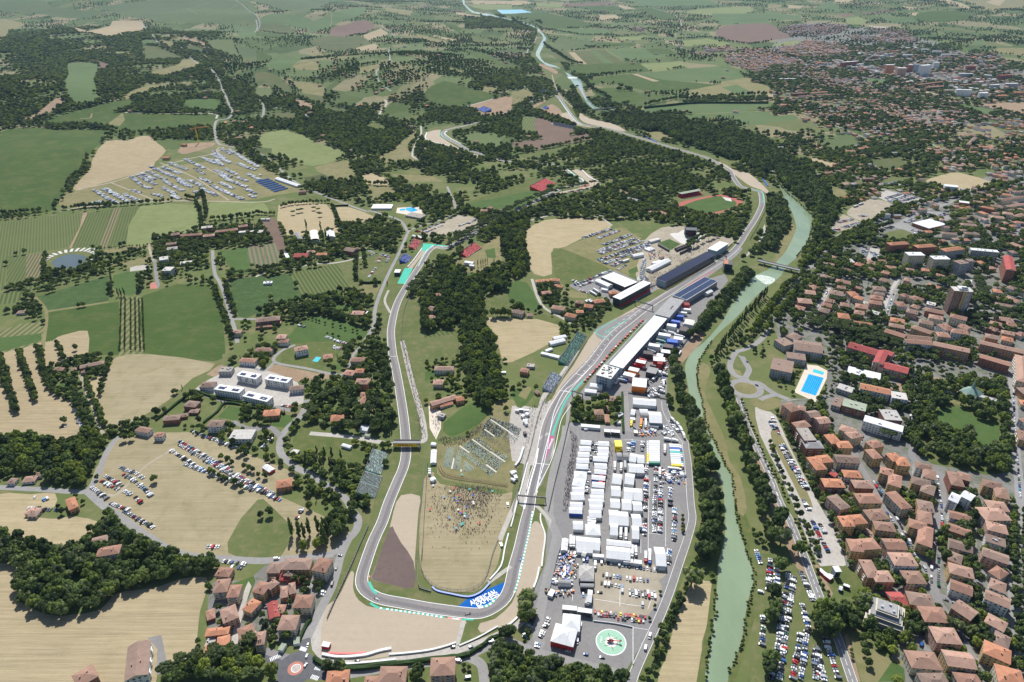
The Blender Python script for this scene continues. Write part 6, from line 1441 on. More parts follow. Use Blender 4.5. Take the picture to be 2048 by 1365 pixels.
# ------------------------------------------------------------------ trees
def leaf_mat(name, c, var=.42):
    m, t, b = newmat(name, .85, .12)
    oi = nd(t, 'ShaderNodeObjectInfo').outputs['Random']
    tc = nd(t, 'ShaderNodeNewGeometry').outputs['Position']
    col = mixc(t, ramp(t, noise(t, .55, 3, .7, tc), .3, .7), tuple(v*.70 for v in c), tuple(v*1.3 for v in c))
    tint = mixc(t, oi, (1-var, 1-var, 1-var*.8), (1+var*1.1, 1+var*.8, 1+var*.3))
    col = mixc(t, 1.0, col, tint, 'MULTIPLY')
    t.links.new(col, b.inputs['Base Color'])
    tr = nd(t, 'ShaderNodeBsdfTranslucent'); t.links.new(col, tr.inputs[0]); mx = nd(t, 'ShaderNodeMixShader'); mx.inputs[0].default_value = .45
    out = next(n for n in t.nodes if n.type == 'OUTPUT_MATERIAL'); t.links.new(b.outputs[0], mx.inputs[1]); t.links.new(tr.outputs[0], mx.inputs[2]); t.links.new(mx.outputs[0], out.inputs[0])
    MATS[name] = m
leaf_mat('leaf_mid', (.150,.215,.068)); leaf_mat('leaf_dark', (.105,.158,.060)); leaf_mat('leaf_bright', (.215,.280,.065)); leaf_mat('leaf_silver', (.20,.24,.135)); leaf_mat('leaf_pine', (.110,.150,.058), .2)
_bm = bmesh.new(); bmesh.ops.create_icosphere(_bm, subdivisions=1, radius=1.0); _bm.verts.ensure_lookup_table()
ICO_V = np.array([v.co[:] for v in _bm.verts]); ICO_F = np.array([[v.index for v in f.verts] for f in _bm.faces]); _bm.free()
def crown_mesh(name, kind, seed, mats):
    r = np.random.RandomState(seed); V, F, M = [], [], []
    def add(v, f, m):
        b = sum(len(q) for q in V); V.append(v); F.append(f + b); M.extend([m]*len(f))
    clumps = []
    if kind == 'broad':
        n = 17
        for i in range(n):
            u = r.uniform(-.35, 1); a = i*2.4 + r.uniform(-.4,.4); q = math.sqrt(max(0, 1-u*u)) * r.uniform(.45,.78)
            clumps.append((q*math.cos(a), q*math.sin(a), .60 + .36*u*r.uniform(.7,1), r.uniform(.24,.40)))
        clumps.append((0,0,.62,.5))
        zs = .82
    elif kind == 'pine':
        for i in range(16):
            a = i*2.4; q = math.sqrt((i+.5)/16)*.80
            clumps.append((q*math.cos(a), q*math.sin(a), .84 - .10*q*q + r.uniform(-.02,.03), r.uniform(.22,.30)))
        zs = .42
    elif kind == 'column':
        for i in range(15):
            z = .10 + .84*i/14; w = (math.sin(math.pi*min(1, (z+.12)*.86))**.6)*.55
            a = r.uniform(0, 6.28); clumps.append((w*.35*math.cos(a), w*.35*math.sin(a), z, w*r.uniform(.75,1.0)))
        zs = .16
    for cx, cy, cz, cr in clumps:
        s = 1 + r.uniform(-.28,.28,len(ICO_V))
        v = ICO_V*s[:,None]*cr; v = v*np.array([1,1,zs if kind != 'broad' else .62]) + np.array([cx,cy,cz])
        add(v, ICO_F, 0 if r.rand() < .6 else 1)
    nl = {'broad':300,'pine':150,'column':170}[kind]
    lv, lf = [], []
    for i in range(nl):
        cx, cy, cz, cr = clumps[r.randint(len(clumps))]
        d = r.normal(size=3); d /= np.linalg.norm(d); d[2] = abs(d[2])*.9 - .15
        p = np.array([cx,cy,cz]) + d*cr*r.uniform(.9,1.25)*np.array([1,1,zs if kind != 'broad' else .62])
        s = r.uniform(.05,.12)*(1 if kind != 'column' else .9); t1 = r.normal(size=3); t1 /= np.linalg.norm(t1); t2 = np.cross(t1, d+.01); t2 /= np.linalg.norm(t2)+1e-6
        k = np.array([1,1,.6 if kind != 'column' else .2]); b = len(lv)
        lv += [p + t1*s*k, p - t1*s*.5*k + t2*s*.9*k, p - t1*s*.6*k - t2*s*.8*k]; lf.append([b,b+1,b+2])
    add(np.array(lv), np.array(lf), 1)
    Vv = np.concatenate(V); Ff = np.concatenate(F)
    me = bpy.data.meshes.new(name); me.from_pydata(Vv.tolist(), [], Ff.tolist())
    for m in mats: me.materials.append(MATS[m])
    me.polygons.foreach_set('material_index', M); me.update(); return me
def trunk_mesh(name, kind):
    m = MB(); top = {'broad':.55,'pine':.84,'column':.5}[kind]; r = {'broad':.085,'pine':.06,'column':.08}[kind]
    m.cyl((0,0), r, r*.6, -.05, top, 'trunk', 7, False)
    for i in range(4):
        a = i*1.6+.4; m.bar((0,0,top*.62), (.38*math.cos(a), .38*math.sin(a), top*1.08), r*.6, r*.6, 'trunk')
    return m.mesh(name)
TK = {  # kind: (name, label words, category, [(mesh kind, materials)], radius / height)
 'b': ('broadleaf_tree', 'round green tree', 'tree', [('broad',('leaf_mid','leaf_dark'),1),('broad',('leaf_dark','leaf_mid'),2),('broad',('leaf_mid','leaf_bright'),3),('broad',('leaf_dark','leaf_dark'),4),('broad',('leaf_mid','leaf_mid'),5)], .44),
 'y': ('bright_tree', 'bright yellow green tree', 'tree', [('broad',('leaf_bright','leaf_bright'),6)], .44),
 's': ('silver_tree', 'pale silvery green tree', 'tree', [('broad',('leaf_silver','leaf_mid'),7)], .46),
 'p': ('umbrella_pine', 'flat topped umbrella pine', 'pine', [('pine',('leaf_pine','leaf_dark'),8),('pine',('leaf_pine','leaf_pine'),9)], .42),
 'l': ('poplar', 'tall narrow poplar', 'poplar', [('column',('leaf_dark','leaf_mid'),10)], .17),
 'c': ('cypress', 'slim dark cypress', 'cypress', [('column',('leaf_dark','leaf_dark'),11)], .13)}
TMESH = {k: [(crown_mesh(v[0]+'_crown', mk, sd_, mt), trunk_mesh(v[0]+'_trunk', mk)) for mk, mt, sd_ in v[3]] for k, v in TK.items()}
TREES = []     # kind, x, y, height, radius, size-on-photo, tidy
def addtree(k, x, y, h, rr=None): TREES.append((k, float(x), float(y), h, (rr or TK[k][4]*h)))
def row(k, tile, sp, h, s, jit=1.0, closed=False):
    P = PW(tile, s); 
    for a, b in zip(P[:-1], P[1:]):
        d = b-a; L = float(np.hypot(*d)); n = max(1, int(L/sp))
        for i in range(n):
            q = a + d*((i+rng.uniform(.2,.8))/n); kk = rng.choice(k)
            addtree(kk, q[0]+rng.uniform(-jit,jit), q[1]+rng.uniform(-jit,jit), h*rng.uniform(.8,1.2))
def spot(k, tile, s, h, rr=None):
    for q in PW(tile, s): addtree(k, q[0], q[1], h*rng.uniform(.92,1.08), rr)
# named rows and single trees
row('l','12',8,17,'390 985 720 1040',1.5); row('l','12',8,15,'480 900 700 960',2)
spot('l','13','290 190 345 180 350 215 390 220 430 190 500 170 545 180 570 190 540 230 560 260',23); spot('y','13','380 310 490 290 520 270',10,5)
row('l','01',5,14,'930 1015 1015 1000'); row('c','11',5,12,'1770 770 1860 740'); row('c','11',4,11,'400 600 600 590'); spot('l','11','540 560 520 480 560 540 590 590 405 470',22)
row('c','11',7,12,'1900 750 1910 740')
row('p','F',8.5,13,'893 500 922 482 945 468 968 456 985 448 1000 440 1030 420 1060 405 1100 392 1150 380 1190 372',2); row('p','F',9,13,'900 494 940 465 990 440 1040 412 1090 390 1120 384',3)
row('p','F',7.5,13,'815 592 826 577 840 562 852 550 862 540 872 532',2); row('p','F',7,12,'822 596 836 578 850 562 864 548',2)
row('p','F',9,13,'1024 438 1080 427 1130 431 1180 430 1200 437 1230 440 1270 432 1300 426 1340 421',3); row('p','F',9,12,'1040 430 1100 420 1170 424',4)
row('p','31',8,14,'300 1205 500 1250 700 1290 900 1345',2); row('p','31',8,14,'290 1225 480 1270 690 1310 880 1364',2); row('p','31',8,14,'280 1245 460 1290 680 1330 860 1380',2)
row('p','32',8,14,'700 -60 900 20 1100 50 1225 120',2); row('p','32',8,14,'680 -30 880 50 1100 90 1200 150',2)
row('p','31',7,14,'1680 870 1720 960 1745 1060',5); row('p','31',7,14,'1650 1180 1680 1240 1700 1310',6); row('p','31',7,14,'1660 870 1690 960 1700 1050',5)
row('p','03',8,14,'1300 1320 1400 1290 1550 1220 1700 1185 1900 1135 2048 1090',2); row('p','03',8,14,'1330 1345 1430 1310 1580 1250 1720 1215 1920 1165 2048 1120',2)
row('p','12',8,14,'350 610 420 570 500 530 560 490 640 450 700 410 780 380',3); row('p','12',8,13,'380 650 480 600 560 560 600 600',4)
spot('p','11','300 355 340 340 365 335 465 320 500 330 515 370',9,5.5)
row('bbs','F',13,20,'1345 715 1350 735 1352 760 1358 780 1352 800 1374 818 1375 835 1391 857 1400 875 1406 905 1410 930 1422 945 1426 970 1420 990 1430 1010 1428 1040 1424 1065 1426 1090 1420 1110 1415 1130',3)
row('bbs','F',12,17,'1368 800 1380 850 1392 890 1396 930 1404 975 1408 1010 1410 1060 1402 1100 1398 1125',3)
row('bbbs','F',11,20,'1432 752 1440 775 1450 800 1462 830 1472 850 1480 870 1490 890 1495 915 1508 940 1514 965 1527 990 1540 1010 1545 1035 1555 1060 1560 1085 1570 1100',4); row('b','F',11,16,'1440 770 1456 810 1470 840 1484 880 1486 910 1500 945 1506 975 1520 1005 1532 1040 1540 1070 1550 1100',5)
row('b','F',8,13,'1590 1108 1612 1125',3)
spot('s','F','1382 1172',19,10); spot('b','F','1652 1250 1638 1235 1665 1262 1645 1262 1660 1240 1630 1255 1672 1250 1655 1228 1640 1275 1660 1275',19,7.5); spot('b','F','1546 1195 1549 1225 1540 1240 1541 1330 1536 1345 1557 1140 1680 1245 1690 1230 1700 1255',14,7.5); spot('s','F','1055 1212 1052 1232 1724 1220',17,9)
spot('b','F','1020 1272 1010 1276 1046 1245',11,6)
row('l','F',6,19,'1430 718 1440 702 1452 687 1462 670 1478 652 1490 637 1505 622 1520 602 1532 590',2)
row('bs','F',9,14,'1388 672 1402 655 1415 640 1430 624 1445 609 1456 597 1470 579 1480 567 1497 550',2)
row('bs','F',9,15,'1395 655 1415 632 1435 612 1455 592 1475 568 1495 545',4); row('b','F',8,13,'1380 680 1400 662 1420 642 1440 620 1462 598 1485 570 1500 555',5); row('yyb','F',8,12,'1500 672 1515 650 1532 628 1550 604 1568 580 1590 562 1610 548',2); row('yb','F',8,12,'1525 672 1540 652 1556 630 1574 606 1590 588 1610 572',3); row('b','F',10,12,'1462 700 1475 690 1490 680 1500 690',5); row('byb','F',9,12,'1600 535 1640 510 1680 490 1730 470 1780 450',3); row('yb','F',9,12,'1640 500 1700 470 1760 440 1800 420 1880 400 1960 385 2048 365',4)
row('b','F',4.5,3,'1424 682 1402 715 1395 732 1395 774 1405 799 1408 832 1418 862 1436 897 1451 934 1463 949 1468 982 1472 1023 1479 1055 1494 1103 1507 1143 1508 1168 1499 1198 1492 1236 1487 1273 1474 1316 1459 1348',1.5); row('b','F',5,3.5,'1432 1180 1430 1223 1420 1281 1413 1323 1409 1360',1.5); row('b','F',5,3.2,'1625 443 1622 466 1611 491 1600 506 1594 516',1.5); row('b','F',5,3.2,'1547 352 1563 376 1582 394 1601 410 1621 430',1.5)
for q in ('1770 945 1880 1000','1960 1015 2048 1065','1670 1055 1800 1115 1950 1185','1900 905 1990 930'): row('b','02',6,8,q)
row('b','12',6,8,'0 1085 90 1100')
for q in ('20 130 60 280 100 420 150 570','0 180 30 300 80 440 140 590','150 90 200 250 240 370 290 490','170 90 220 250 260 370 300 480','310 60 330 200 380 350 430 420','330 70 350 200 400 350 450 420','450 20 490 100 520 170','890 150 860 250 830 340 800 450','690 300 740 450 800 580 850 690','600 440 640 560 700 640 760 690'): row('b','02',6,8.5,q,1.5)
spot('b','02','520 660 1250 590 1270 600 320 200 490 420 610 75 1240 1130 1000 800 1060 790',10)
spot('b','02','780 1110',7)
for q in ('0 800 60 960 120 1100 190 1250 240 1364','70 580 130 700 180 800 240 930 300 1060 350 1160 400 1260 450 1340'): row('b','32',8,7.5,q,1.2)
for q in ('250 30 300 130 350 230 400 370','480 60 530 150 600 320 660 400'): row('b','33',8,7.5,q,1.2)
for q in ('200 60 260 160 330 330 370 450 420 580 500 700','630 1060 660 1130 700 1250','270 60 330 240 410 400'): row('b','33',8,4.5,q)
row('b','32',7,3.8,'0 960 60 1070 110 1180 160 1300',1)
row('b','F',8,4,'1480 800 1494 830 1510 870 1530 920 1548 960',1)
for q in ('1960 -20 1950 300 1960 600 1980 900 2000 1300','2045 0 2045 1300'): row('b','33',8,9,q)
for q in ('1190 230 1200 400 1160 700 1140 880','1230 300 1215 500 1190 700 1180 900'): row('b','32',9,11,q,2)
for q in ('-20 360 160 345 340 330','540 150 560 80 660 0 690 -40','490 320 650 300 900 290 1300 260 1400 240','1480 220 1560 240 1620 180 1640 260 1650 330 1640 400','1720 960 1750 1050 1790 1150 1830 1260 1870 1340','1810 920 1830 1000 1860 1080 1890 1160','1110 860 1140 930 1110 990','640 760 720 730 800 690 900 700 1000 680 1180 640','700 780 800 740 900 720','1670 400 1800 395 2048 355','640 300 900 280','430 300 460 260 500 240','1600 300 1610 420 1620 460','1570 260 1590 320'): row('bb','01',7,10,q,2)
row('c','01',3,9,'885 790 890 900 900 1010'); row('b','01',6,7,'260 950 400 900 700 820'); row('b','01',6,6,'280 900 700 780',.5)
for a_, b_ in ((243,240),(251,250),(262,262),(271,272),(278,281),(285,289)): row('b','F',5,3.6,f'{a_} 598 {b_} 704',.4)
for q in ('0 800 220 780','610 290 640 370 680 440','190 300 300 275 450 265 600 260','0 350 150 360','800 700 800 880','860 670 880 780'): row('b','11',6,9,q,1.5)
for q in ('60 1130 150 1100 300 1080 400 1040 500 1050 620 1000 700 980 800 970','480 1050 560 1070 640 1120','0 1140 60 1150 130 1160','200 1130 400 1140 560 1150 700 1200 900 1250'): row('b','11',6,11,q,3)
for q in ('400 1180 560 1240 640 1250 700 1270 760 1290 840 1310','560 1310 640 1340 700 1360'): row('b','11',9,5,q,1.5)
for q in ('830 630 1220 600',): row('b','01',6,4,q,.5)
row('b','13',7,10,'0 40 60 60 150 20'); row('b','13',6,13,'640 150 720 120 760 60 760 0 720 20 680 60 600 130 600 200 660 220',5); row('b','13',6,12,'620 250 700 200 740 130',4)
row('b','22',7,10,'1230 460 1260 520 1290 560',2); row('b','F',8,11,'1700 1010 1703 1040',2)
row('b','33',7,12,'1640 0 1640 150 1600 250 1580 330 1640 380 1660 500',4); row('b','33',7,11,'1380 150 1400 220 1400 350 1380 420',3); row('s','33',9,11,'1540 110 1640 130 1480 190',3); row('b','33',8,9,'850 640 920 620 1080 610',3)
row('b','33',7,9,'1560 340 1600 450 1700 640 1650 900 1750 800',4); row('b','33',7,11,'640 830 700 900 800 900 880 960 1000 1060 1100 1050 1160 880 1100 820 700 760',4); row('y','33',7,9,'900 1040 960 1080 1060 1060 740 640 720 840',3)
row('b','33',7,8,'760 1040 780 1000 760 1210 820 1200',4); row('s','33',6,12,'700 780 1110 960 1650 980',4); row('b','33',7,10,'1240 370 1290 400',3); row('b','33',7,11,'1660 1020 1700 1050 1640 960',4)
row('bb','21',7,10,'1400 600 1470 560 1540 520 1620 500 1650 480',2); row('p','21',8,12,'1400 640 1480 600 1560 560 1640 530',1.5)
row('b','20',12,14,'1050 855 1180 820 1300 800 1600 790 1800 770 2048 760',3); row('l','20',9,17,'1440 380 1640 370'); row('l','20',7,18,'1520 990 1600 980 1680 970 1780 960',8)
row('b','20',14,12,'570 615 700 605 860 590 960 580 1050 575',3); row('b','20',14,12,'280 240 560 285 760 290 820 285',5); row('b','20',12,12,'1310 320 1600 300',6); row('b','20',12,12,'1640 340 1750 340 1900 360 2048 340',8)
row('b','20',9,13,'560 520 480 500 440 480 380 440 300 380 250 340',6); row('b','20',9,13,'570 640 620 700 680 740 780 790 760 830',8); row('b','20',9,13,'850 690 910 710 960 730 830 730',6); row('b','20',9,14,'580 380 640 385',3)
row('b','20',9,14,'90 190 30 180 0 150 60 200 130 230',8); row('b','20',10,14,'190 170 240 190 220 170',6); row('b','20',9,14,'1240 290 1290 300 1250 280',5); row('b','20',9,13,'440 230 540 230',4)
row('bs','F',9,17,'1142 178 1150 190 1158 205 1165 215 1172 225 1150 215 1138 190',5)
for q in ('860 1090 900 1070 1000 1060 1040 1060','440 930 480 925','1060 850 1100 870 1120 830 1200 860','750 750 900 730','1050 800 1150 790'): row('b','00',9,12,q,5)
row('b','23',5,7,'1340 660 1310 780 1260 860 1200 980 1170 1080 1150 1180 1110 1290 1080 1364',3); row('b','23',5,7,'1370 640 1330 780 1280 890 1220 1000 1190 1110 1150 1230',3)
row('y','23',5,5,'1370 20 1365 70 1370 120 1365 190',.6); spot('b','23','1140 770 1100 870 1185 660',4)
row('b','23',6,5,'180 900 200 860 100 1010 120 1060',2); row('b','13',6,8,'300 560 340 570 420 600 480 620 520 590 360 640',3); row('b','13',6,8,'110 880 110 960 230 1030 280 1050',4); row('s','13',6,10,'560 1260 620 1250 700 1270 660 1250',3)
row('b','13',7,12,'1240 1340 1320 1340 1320 1270',2); row('b','13',5,5,'1640 1250 1700 1240 1720 1300',2)
# zones filled with trees wherever nothing is painted on the ground
ZONES = [
 ('F','1000 440 1060 432 1062 460 1052 500 1060 540 1030 560 1005 520','7.5','bbby','9 15','.05'),
 ('F','1060 560 1240 600 1180 660 1120 620 1070 600','7','bbb','5 10','.35'),
 ('F','-60 -10 930 -10 930 60 700 130 560 130 430 60 300 60 0 60 -60 60','12','bbbys','7 12','.6'),
 ('F','440 60 700 100 900 60 1060 60 1060 110 1000 150 860 190 800 160 700 180 560 200 450 150','11','bbbby','7 13','.5'),
 ('F','1230 228 1330 240 1500 270 1560 310 1620 350 1680 420 1640 490 1610 480 1625 440 1600 405 1560 365 1520 345 1420 305 1300 265 1200 235','8.5','bbbbsl','12 19','.05'),
 ('F','1530 400 1558 385 1575 425 1583 460 1560 500 1535 530 1490 545 1480 525 1510 480 1535 440','9','bbs','10 17','.3','g'),
  # tile | polygon | spacing | kinds | low, high | share left open | trees also on grass
 ('F','930 565 960 560 985 540 1010 560 1060 580 1050 640 985 650 1000 760 1010 800 985 825 960 812 935 780 925 690 920 650 830 668 808 660 835 600 870 560 880 520 930 520','7.5','bbbby','10 16','0'),
 ('03','-60 200 100 190 240 240 400 280 430 390 540 340 700 250 900 0 960 60 1170 230 1500 340 1740 390 1740 500 1400 540 1000 640 900 680 800 790 560 830 400 830 180 740 130 600 150 440 -60 415','6.5','bbbbbs','8 15','0'),
 ('02','-60 790 400 780 560 850 680 740 850 740 820 900 660 1180 560 1210 350 1180 340 1050 -60 1120','7','bbby','8 15','0'),
 ('F','955 1345 975 1300 1040 1305 1085 1320 1260 1345 1265 1400 950 1400','7','bbs','11 17','0'),
 ('03','1250 1310 1500 1230 1700 1180 2048 1090 2300 1040 2300 1400 1200 1420','7.5','bbpy','10 15','.1'),
 ('F','780 700 790 760 800 870 780 880 750 870 700 870 670 850 700 790 760 760 750 700 740 690','7','bbpc','9 16','.1'),
 ('F','1140 800 1180 770 1250 790 1250 855 1140 852','7','bby','7 13','.25'),
 ('31','1650 500 2048 400 2048 1200 1400 950 1100 700 1400 560','9','bbbp','8 14','.3'),
 ('F','1850 980 2030 1000 2030 1365 1870 1365 1830 1050','7','bbbsy','6 11','.12'),
 ('F','1650 985 1850 980 1830 1050 1870 1365 1760 1365 1700 1200 1640 1050 1560 850 1640 790 1680 900','7','bbby','5 9','.12'),
 ('F','1690 800 1660 690 1560 680 1540 640 1600 560 1850 580 2048 620 2048 740 1840 720 1830 760 1820 900 1760 880','8.5','bbbpc','7 13','.3'),
 ('32','1210 230 1320 300 1950 330 1980 600 2000 1050 1880 1080 1500 1010 1200 930 1180 900','8','bbbys','9 15','.12','g'),
 ('F','1560 620 1640 560 2048 560 2048 400 1650 300 1500 340 1560 380 1630 440 1590 560','9.5','bbby','7 13','.35'),
 ('F','-40 470 250 560 280 700 250 800 300 850 180 960 -40 960 -40 560','7','bbb','6 11','.4'),
 ('F','300 460 560 450 760 430 800 440 760 680 740 700 560 640 460 600 450 540 320 540','8','bbbcyp','6 12','.15'),
 ('F','380 720 560 690 740 690 780 760 780 880 760 1020 600 1000 560 880 420 800 250 830 250 860 120 800 130 700','7.5','bbbyc','6 11','.25'),
 ('F','400 1110 650 1110 600 1330 380 1365 370 1130','7.5','bb','5 8','.65'),
 ('F','-60 -10 900 -10 930 30 1000 30 1075 60 1060 115 1090 150 1140 200 1190 225 1260 250 1400 305 1520 350 1530 520 1440 480 1300 440 1150 440 1020 450 1040 520 1000 560 880 520 830 460 800 430 600 380 440 280 330 280 200 400 120 420 -60 440','9.5','bbbbyys','7 14','.34'),
 ('F','1090 90 1180 210 1260 255 1420 300 1480 340 1700 330 2048 440 2048 130 1900 90 1600 90 1450 180 1300 230 1230 190','11','bbbl','8 14','.45'),
 ('F','925 -10 2100 -10 2100 120 1500 200 1240 200 1160 150 1100 80','13','bbb','8 13','.62'),
 ('F','1330 640 2048 560 2048 1400 1260 1400 1400 1100 1380 850 1330 700','9','bbb','4 9','.75'),
 ('F','-60 420 800 420 1140 620 1130 720 1000 860 780 900 600 1365 -60 1400','9','bbby','5 10','.58'),
 ('F','1000 560 1200 640 1130 700 1060 780 990 790 1000 720','8','bbb','5 10','.5'),
]
BAD = {'river','river_far','foam','track','road','asphalt','asphalt_dark','pool','pool_teal','pond','reservoir','gravel','gravel_wet','paving','pooldeck','concrete','dirt'}
def pn(x, y, s):
    return (np.sin(x*s+1.3*np.sin(y*s*.7)) * np.cos(y*s*1.1+1.7*np.sin(x*s*.6)) + .6*np.sin(x*s*2.3+y*s*1.9) + .5*np.cos(x*s*3.7-y*s*4.1))/2.1
done = []
for z in ZONES:
    tile, poly, sp, kinds, hh, cut = z[:6]; sp = float(sp); cut = float(cut); h0, h1 = map(float, hh.split())
    P = PW(tile, poly); lo, hi = P.min(0), P.max(0)
    ys = []; y = lo[1]
    while y < hi[1]:
        k = sp*max(1.0, (y/2300.0)**.75); ys.append((y, k)); y += k
    C_, K_ = [], []
    for y, k in ys:
        xs = np.arange(lo[0], hi[0], k); C_.append(np.stack([xs, np.full(len(xs), y)], 1)); K_.append(np.full(len(xs), k))
    C_ = np.concatenate(C_); K_ = np.concatenate(K_)
    C_ = C_ + nr.uniform(-.42,.42,C_.shape)*K_[:,None]
    m = (np.abs(C_[:,0]) < .80*np.hypot(C_[:,1], H0)+20) & pip(P, C_)
    C_, K_ = C_[m], K_[m]
    for D in done:
        m = ~pip(D, C_); C_, K_ = C_[m], K_[m]
    done.append(P)
    if cut > 0:
        v = pn(C_[:,0], C_[:,1], .011)*np.where(C_[:,1] < 1900, 1, .35) + pn(C_[:,0], C_[:,1], .0045)*np.where(C_[:,1] < 1900, 0, .9) ; v = v + nr.uniform(-.35,.35,len(v)); th = np.quantile(v, cut) if len(v) else 0
        m = v > th; C_, K_ = C_[m], K_[m]
    own = classify(C_)
    okm = np.array([o < 0 or REG[o]['m'] in ('woodfloor','town') or (len(z) > 6 and REG[o]['m'] in ('grass',)) for o in own], bool)
    C_, K_ = C_[okm], K_[okm]
    if not len(C_): continue
    for dx, dy in (((3,0),(-3,0),(0,3),(0,-3)) if C_[:,1].min() < 1500 else ()):
        o2 = classify(C_ + np.array([dx,dy])); m = np.array([o < 0 or REG[o]['m'] not in BAD for o in o2], bool); C_, K_ = C_[m], K_[m]
    for (x, y), k in zip(C_, K_):
        if occupied(x, y, 1.8): continue
        h = rng.uniform(h0, h1); kk = rng.choice(kinds)
        addtree(kk, x, y, h, max(TK[kk][4]*h, k*.62) if kk in 'bsy' and cut < .5 else None)
print('trees', len(TREES))
def put_trees():
    TR = {k: [] for k in TK}
    for t in TREES:
        if t[0] != 'p' and False: pass
        TR[t[0]].append(t)
    for k, L in TR.items():
        nm, words, cat, vs, rr = TK[k]
        L.sort(key=lambda t: -(t[3]*t[4])/(t[1]**2+t[2]**2+1.0*H0**2) if (abs(t[1]) < .77*math.hypot(t[2], H0)) and t[2] > 235 else 1)
        ind, rest = L[:300], L[300:]
        protos = {}
        for i, (kk, x, y, h, r) in enumerate(ind):
            vi = (i*7+int(x)) % len(vs); cm, tm = TMESH[k][vi]
            root = empty(nm, (x, y, float(hgt(x,y))), (i*1.7) % 6.28); root.scale = (r, r, h)
            c = bpy.data.objects.new('crown', cm); COL.objects.link(c); c.parent = root
            t_ = bpy.data.objects.new('trunk', tm); COL.objects.link(t_); t_.parent = root
            protos.setdefault(vi, c)
            l, d = near(x, y); sz = 'tall' if h > 13 else ('small' if h < 7 else 'mid sized')
            later(root, f'{sz} {words}', cat, f'{nm.replace("_"," ")}s near {l}')
        if rest:
            mass_instances('distant_'+nm+'s' if k != 'b' else 'woodland', 'mass of ' + words + 's', rest, list(protos.values()))
def mass_instances(name, label, L, objs):
    co = [(x, y, float(z)) for (kk, x, y, h, r), z in zip(L, hgt(np.array([t[1] for t in L]), np.array([t[2] for t in L])))]
    me = bpy.data.meshes.new(name); me.from_pydata(co, [], [])
    a = me.attributes.new('sc', 'FLOAT_VECTOR', 'POINT'); a.data.foreach_set('vector', np.array([(t[4], t[4], t[3]) for t in L], dtype=np.float32).ravel())
    b = me.attributes.new('rz', 'FLOAT_VECTOR', 'POINT'); b.data.foreach_set('vector', np.array([(0, 0, rng.uniform(0,6.28)) for t in L], dtype=np.float32).ravel())
    c = me.attributes.new('ix', 'INT', 'POINT'); c.data.foreach_set('value', [rng.randrange(len(objs)) for t in L])
    o = bpy.data.objects.new(name, me); COL.objects.link(o); tag(o, label, None, None, 'stuff')
    gn_instances(o, objs); return o
def gn_instances(o, objs):
    g = bpy.data.node_groups.new('instances', 'GeometryNodeTree')
    g.interface.new_socket('Geometry', in_out='INPUT', socket_type='NodeSocketGeometry'); g.interface.new_socket('Geometry', in_out='OUTPUT', socket_type='NodeSocketGeometry')
    gi = g.nodes.new('NodeGroupInput'); go = g.nodes.new('NodeGroupOutput'); ip = g.nodes.new('GeometryNodeInstanceOnPoints')
    jn = g.nodes.new('GeometryNodeJoinGeometry')
    for ob in reversed(objs):
        oi = g.nodes.new('GeometryNodeObjectInfo'); oi.inputs['Object'].default_value = ob; oi.inputs['As Instance'].default_value = True; oi.transform_space = 'ORIGINAL'
        g.links.new(oi.outputs['Geometry'], jn.inputs[0])
    def na(nm, tp):
        n = g.nodes.new('GeometryNodeInputNamedAttribute'); n.data_type = tp; n.inputs['Name'].default_value = nm
        return next(s for s in n.outputs if s.enabled and s.name == 'Attribute')
    g.links.new(gi.outputs[0], ip.inputs['Points']); g.links.new(jn.outputs[0], ip.inputs['Instance'])
    ip.inputs['Pick Instance'].default_value = True
    g.links.new(na('ix','INT'), ip.inputs['Instance Index']); g.links.new(na('rz','FLOAT_VECTOR'), ip.inputs['Rotation']); g.links.new(na('sc','FLOAT_VECTOR'), ip.inputs['Scale'])
    g.links.new(ip.outputs[0], go.inputs[0])
    md = o.modifiers.new('instances', 'NODES'); md.node_group = g
put_trees()
# ------------------------------------------------------------------ fences, hedges, barriers
def fence(name, tile, s, h, label, mat='metal_dark', base=None, post=3.0, thick=.10, rails=4):
    P = smooth(PW(tile, s), 3); root = empty(name, (float(P[0][0]), float(P[0][1]), 0)); tag(root, label, 'fence')
    ox, oy = P[0]; m = MB(); pm = MB(); bm_ = MB()
    for a, b in zip(P[:-1], P[1:]):
        za, zb = float(hgt(*a)), float(hgt(*b)); L = float(np.hypot(*(b-a)))
        for k in range(rails): z = h*(k+1)/rails; m.bar((a[0]-ox,a[1]-oy,za+z), (b[0]-ox,b[1]-oy,zb+z), thick, thick*1.6, mat)
        if base: bm_.bar((a[0]-ox,a[1]-oy,za+.5), (b[0]-ox,b[1]-oy,zb+.5), .35, 1.0, base)
        n = max(1, int(L/post))
        for i in range(n): q = a+(b-a)*i/n; x, y = q[0]-ox, q[1]-oy; pm.box(x-.09, x+.09, y-.09, y+.09, za, za+h+.1, mat)
    m.build('rails', root)['kind'] = 'stuff'; pm.build('posts', root)['kind'] = 'stuff'
    if base: bm_.build('barrier', root)
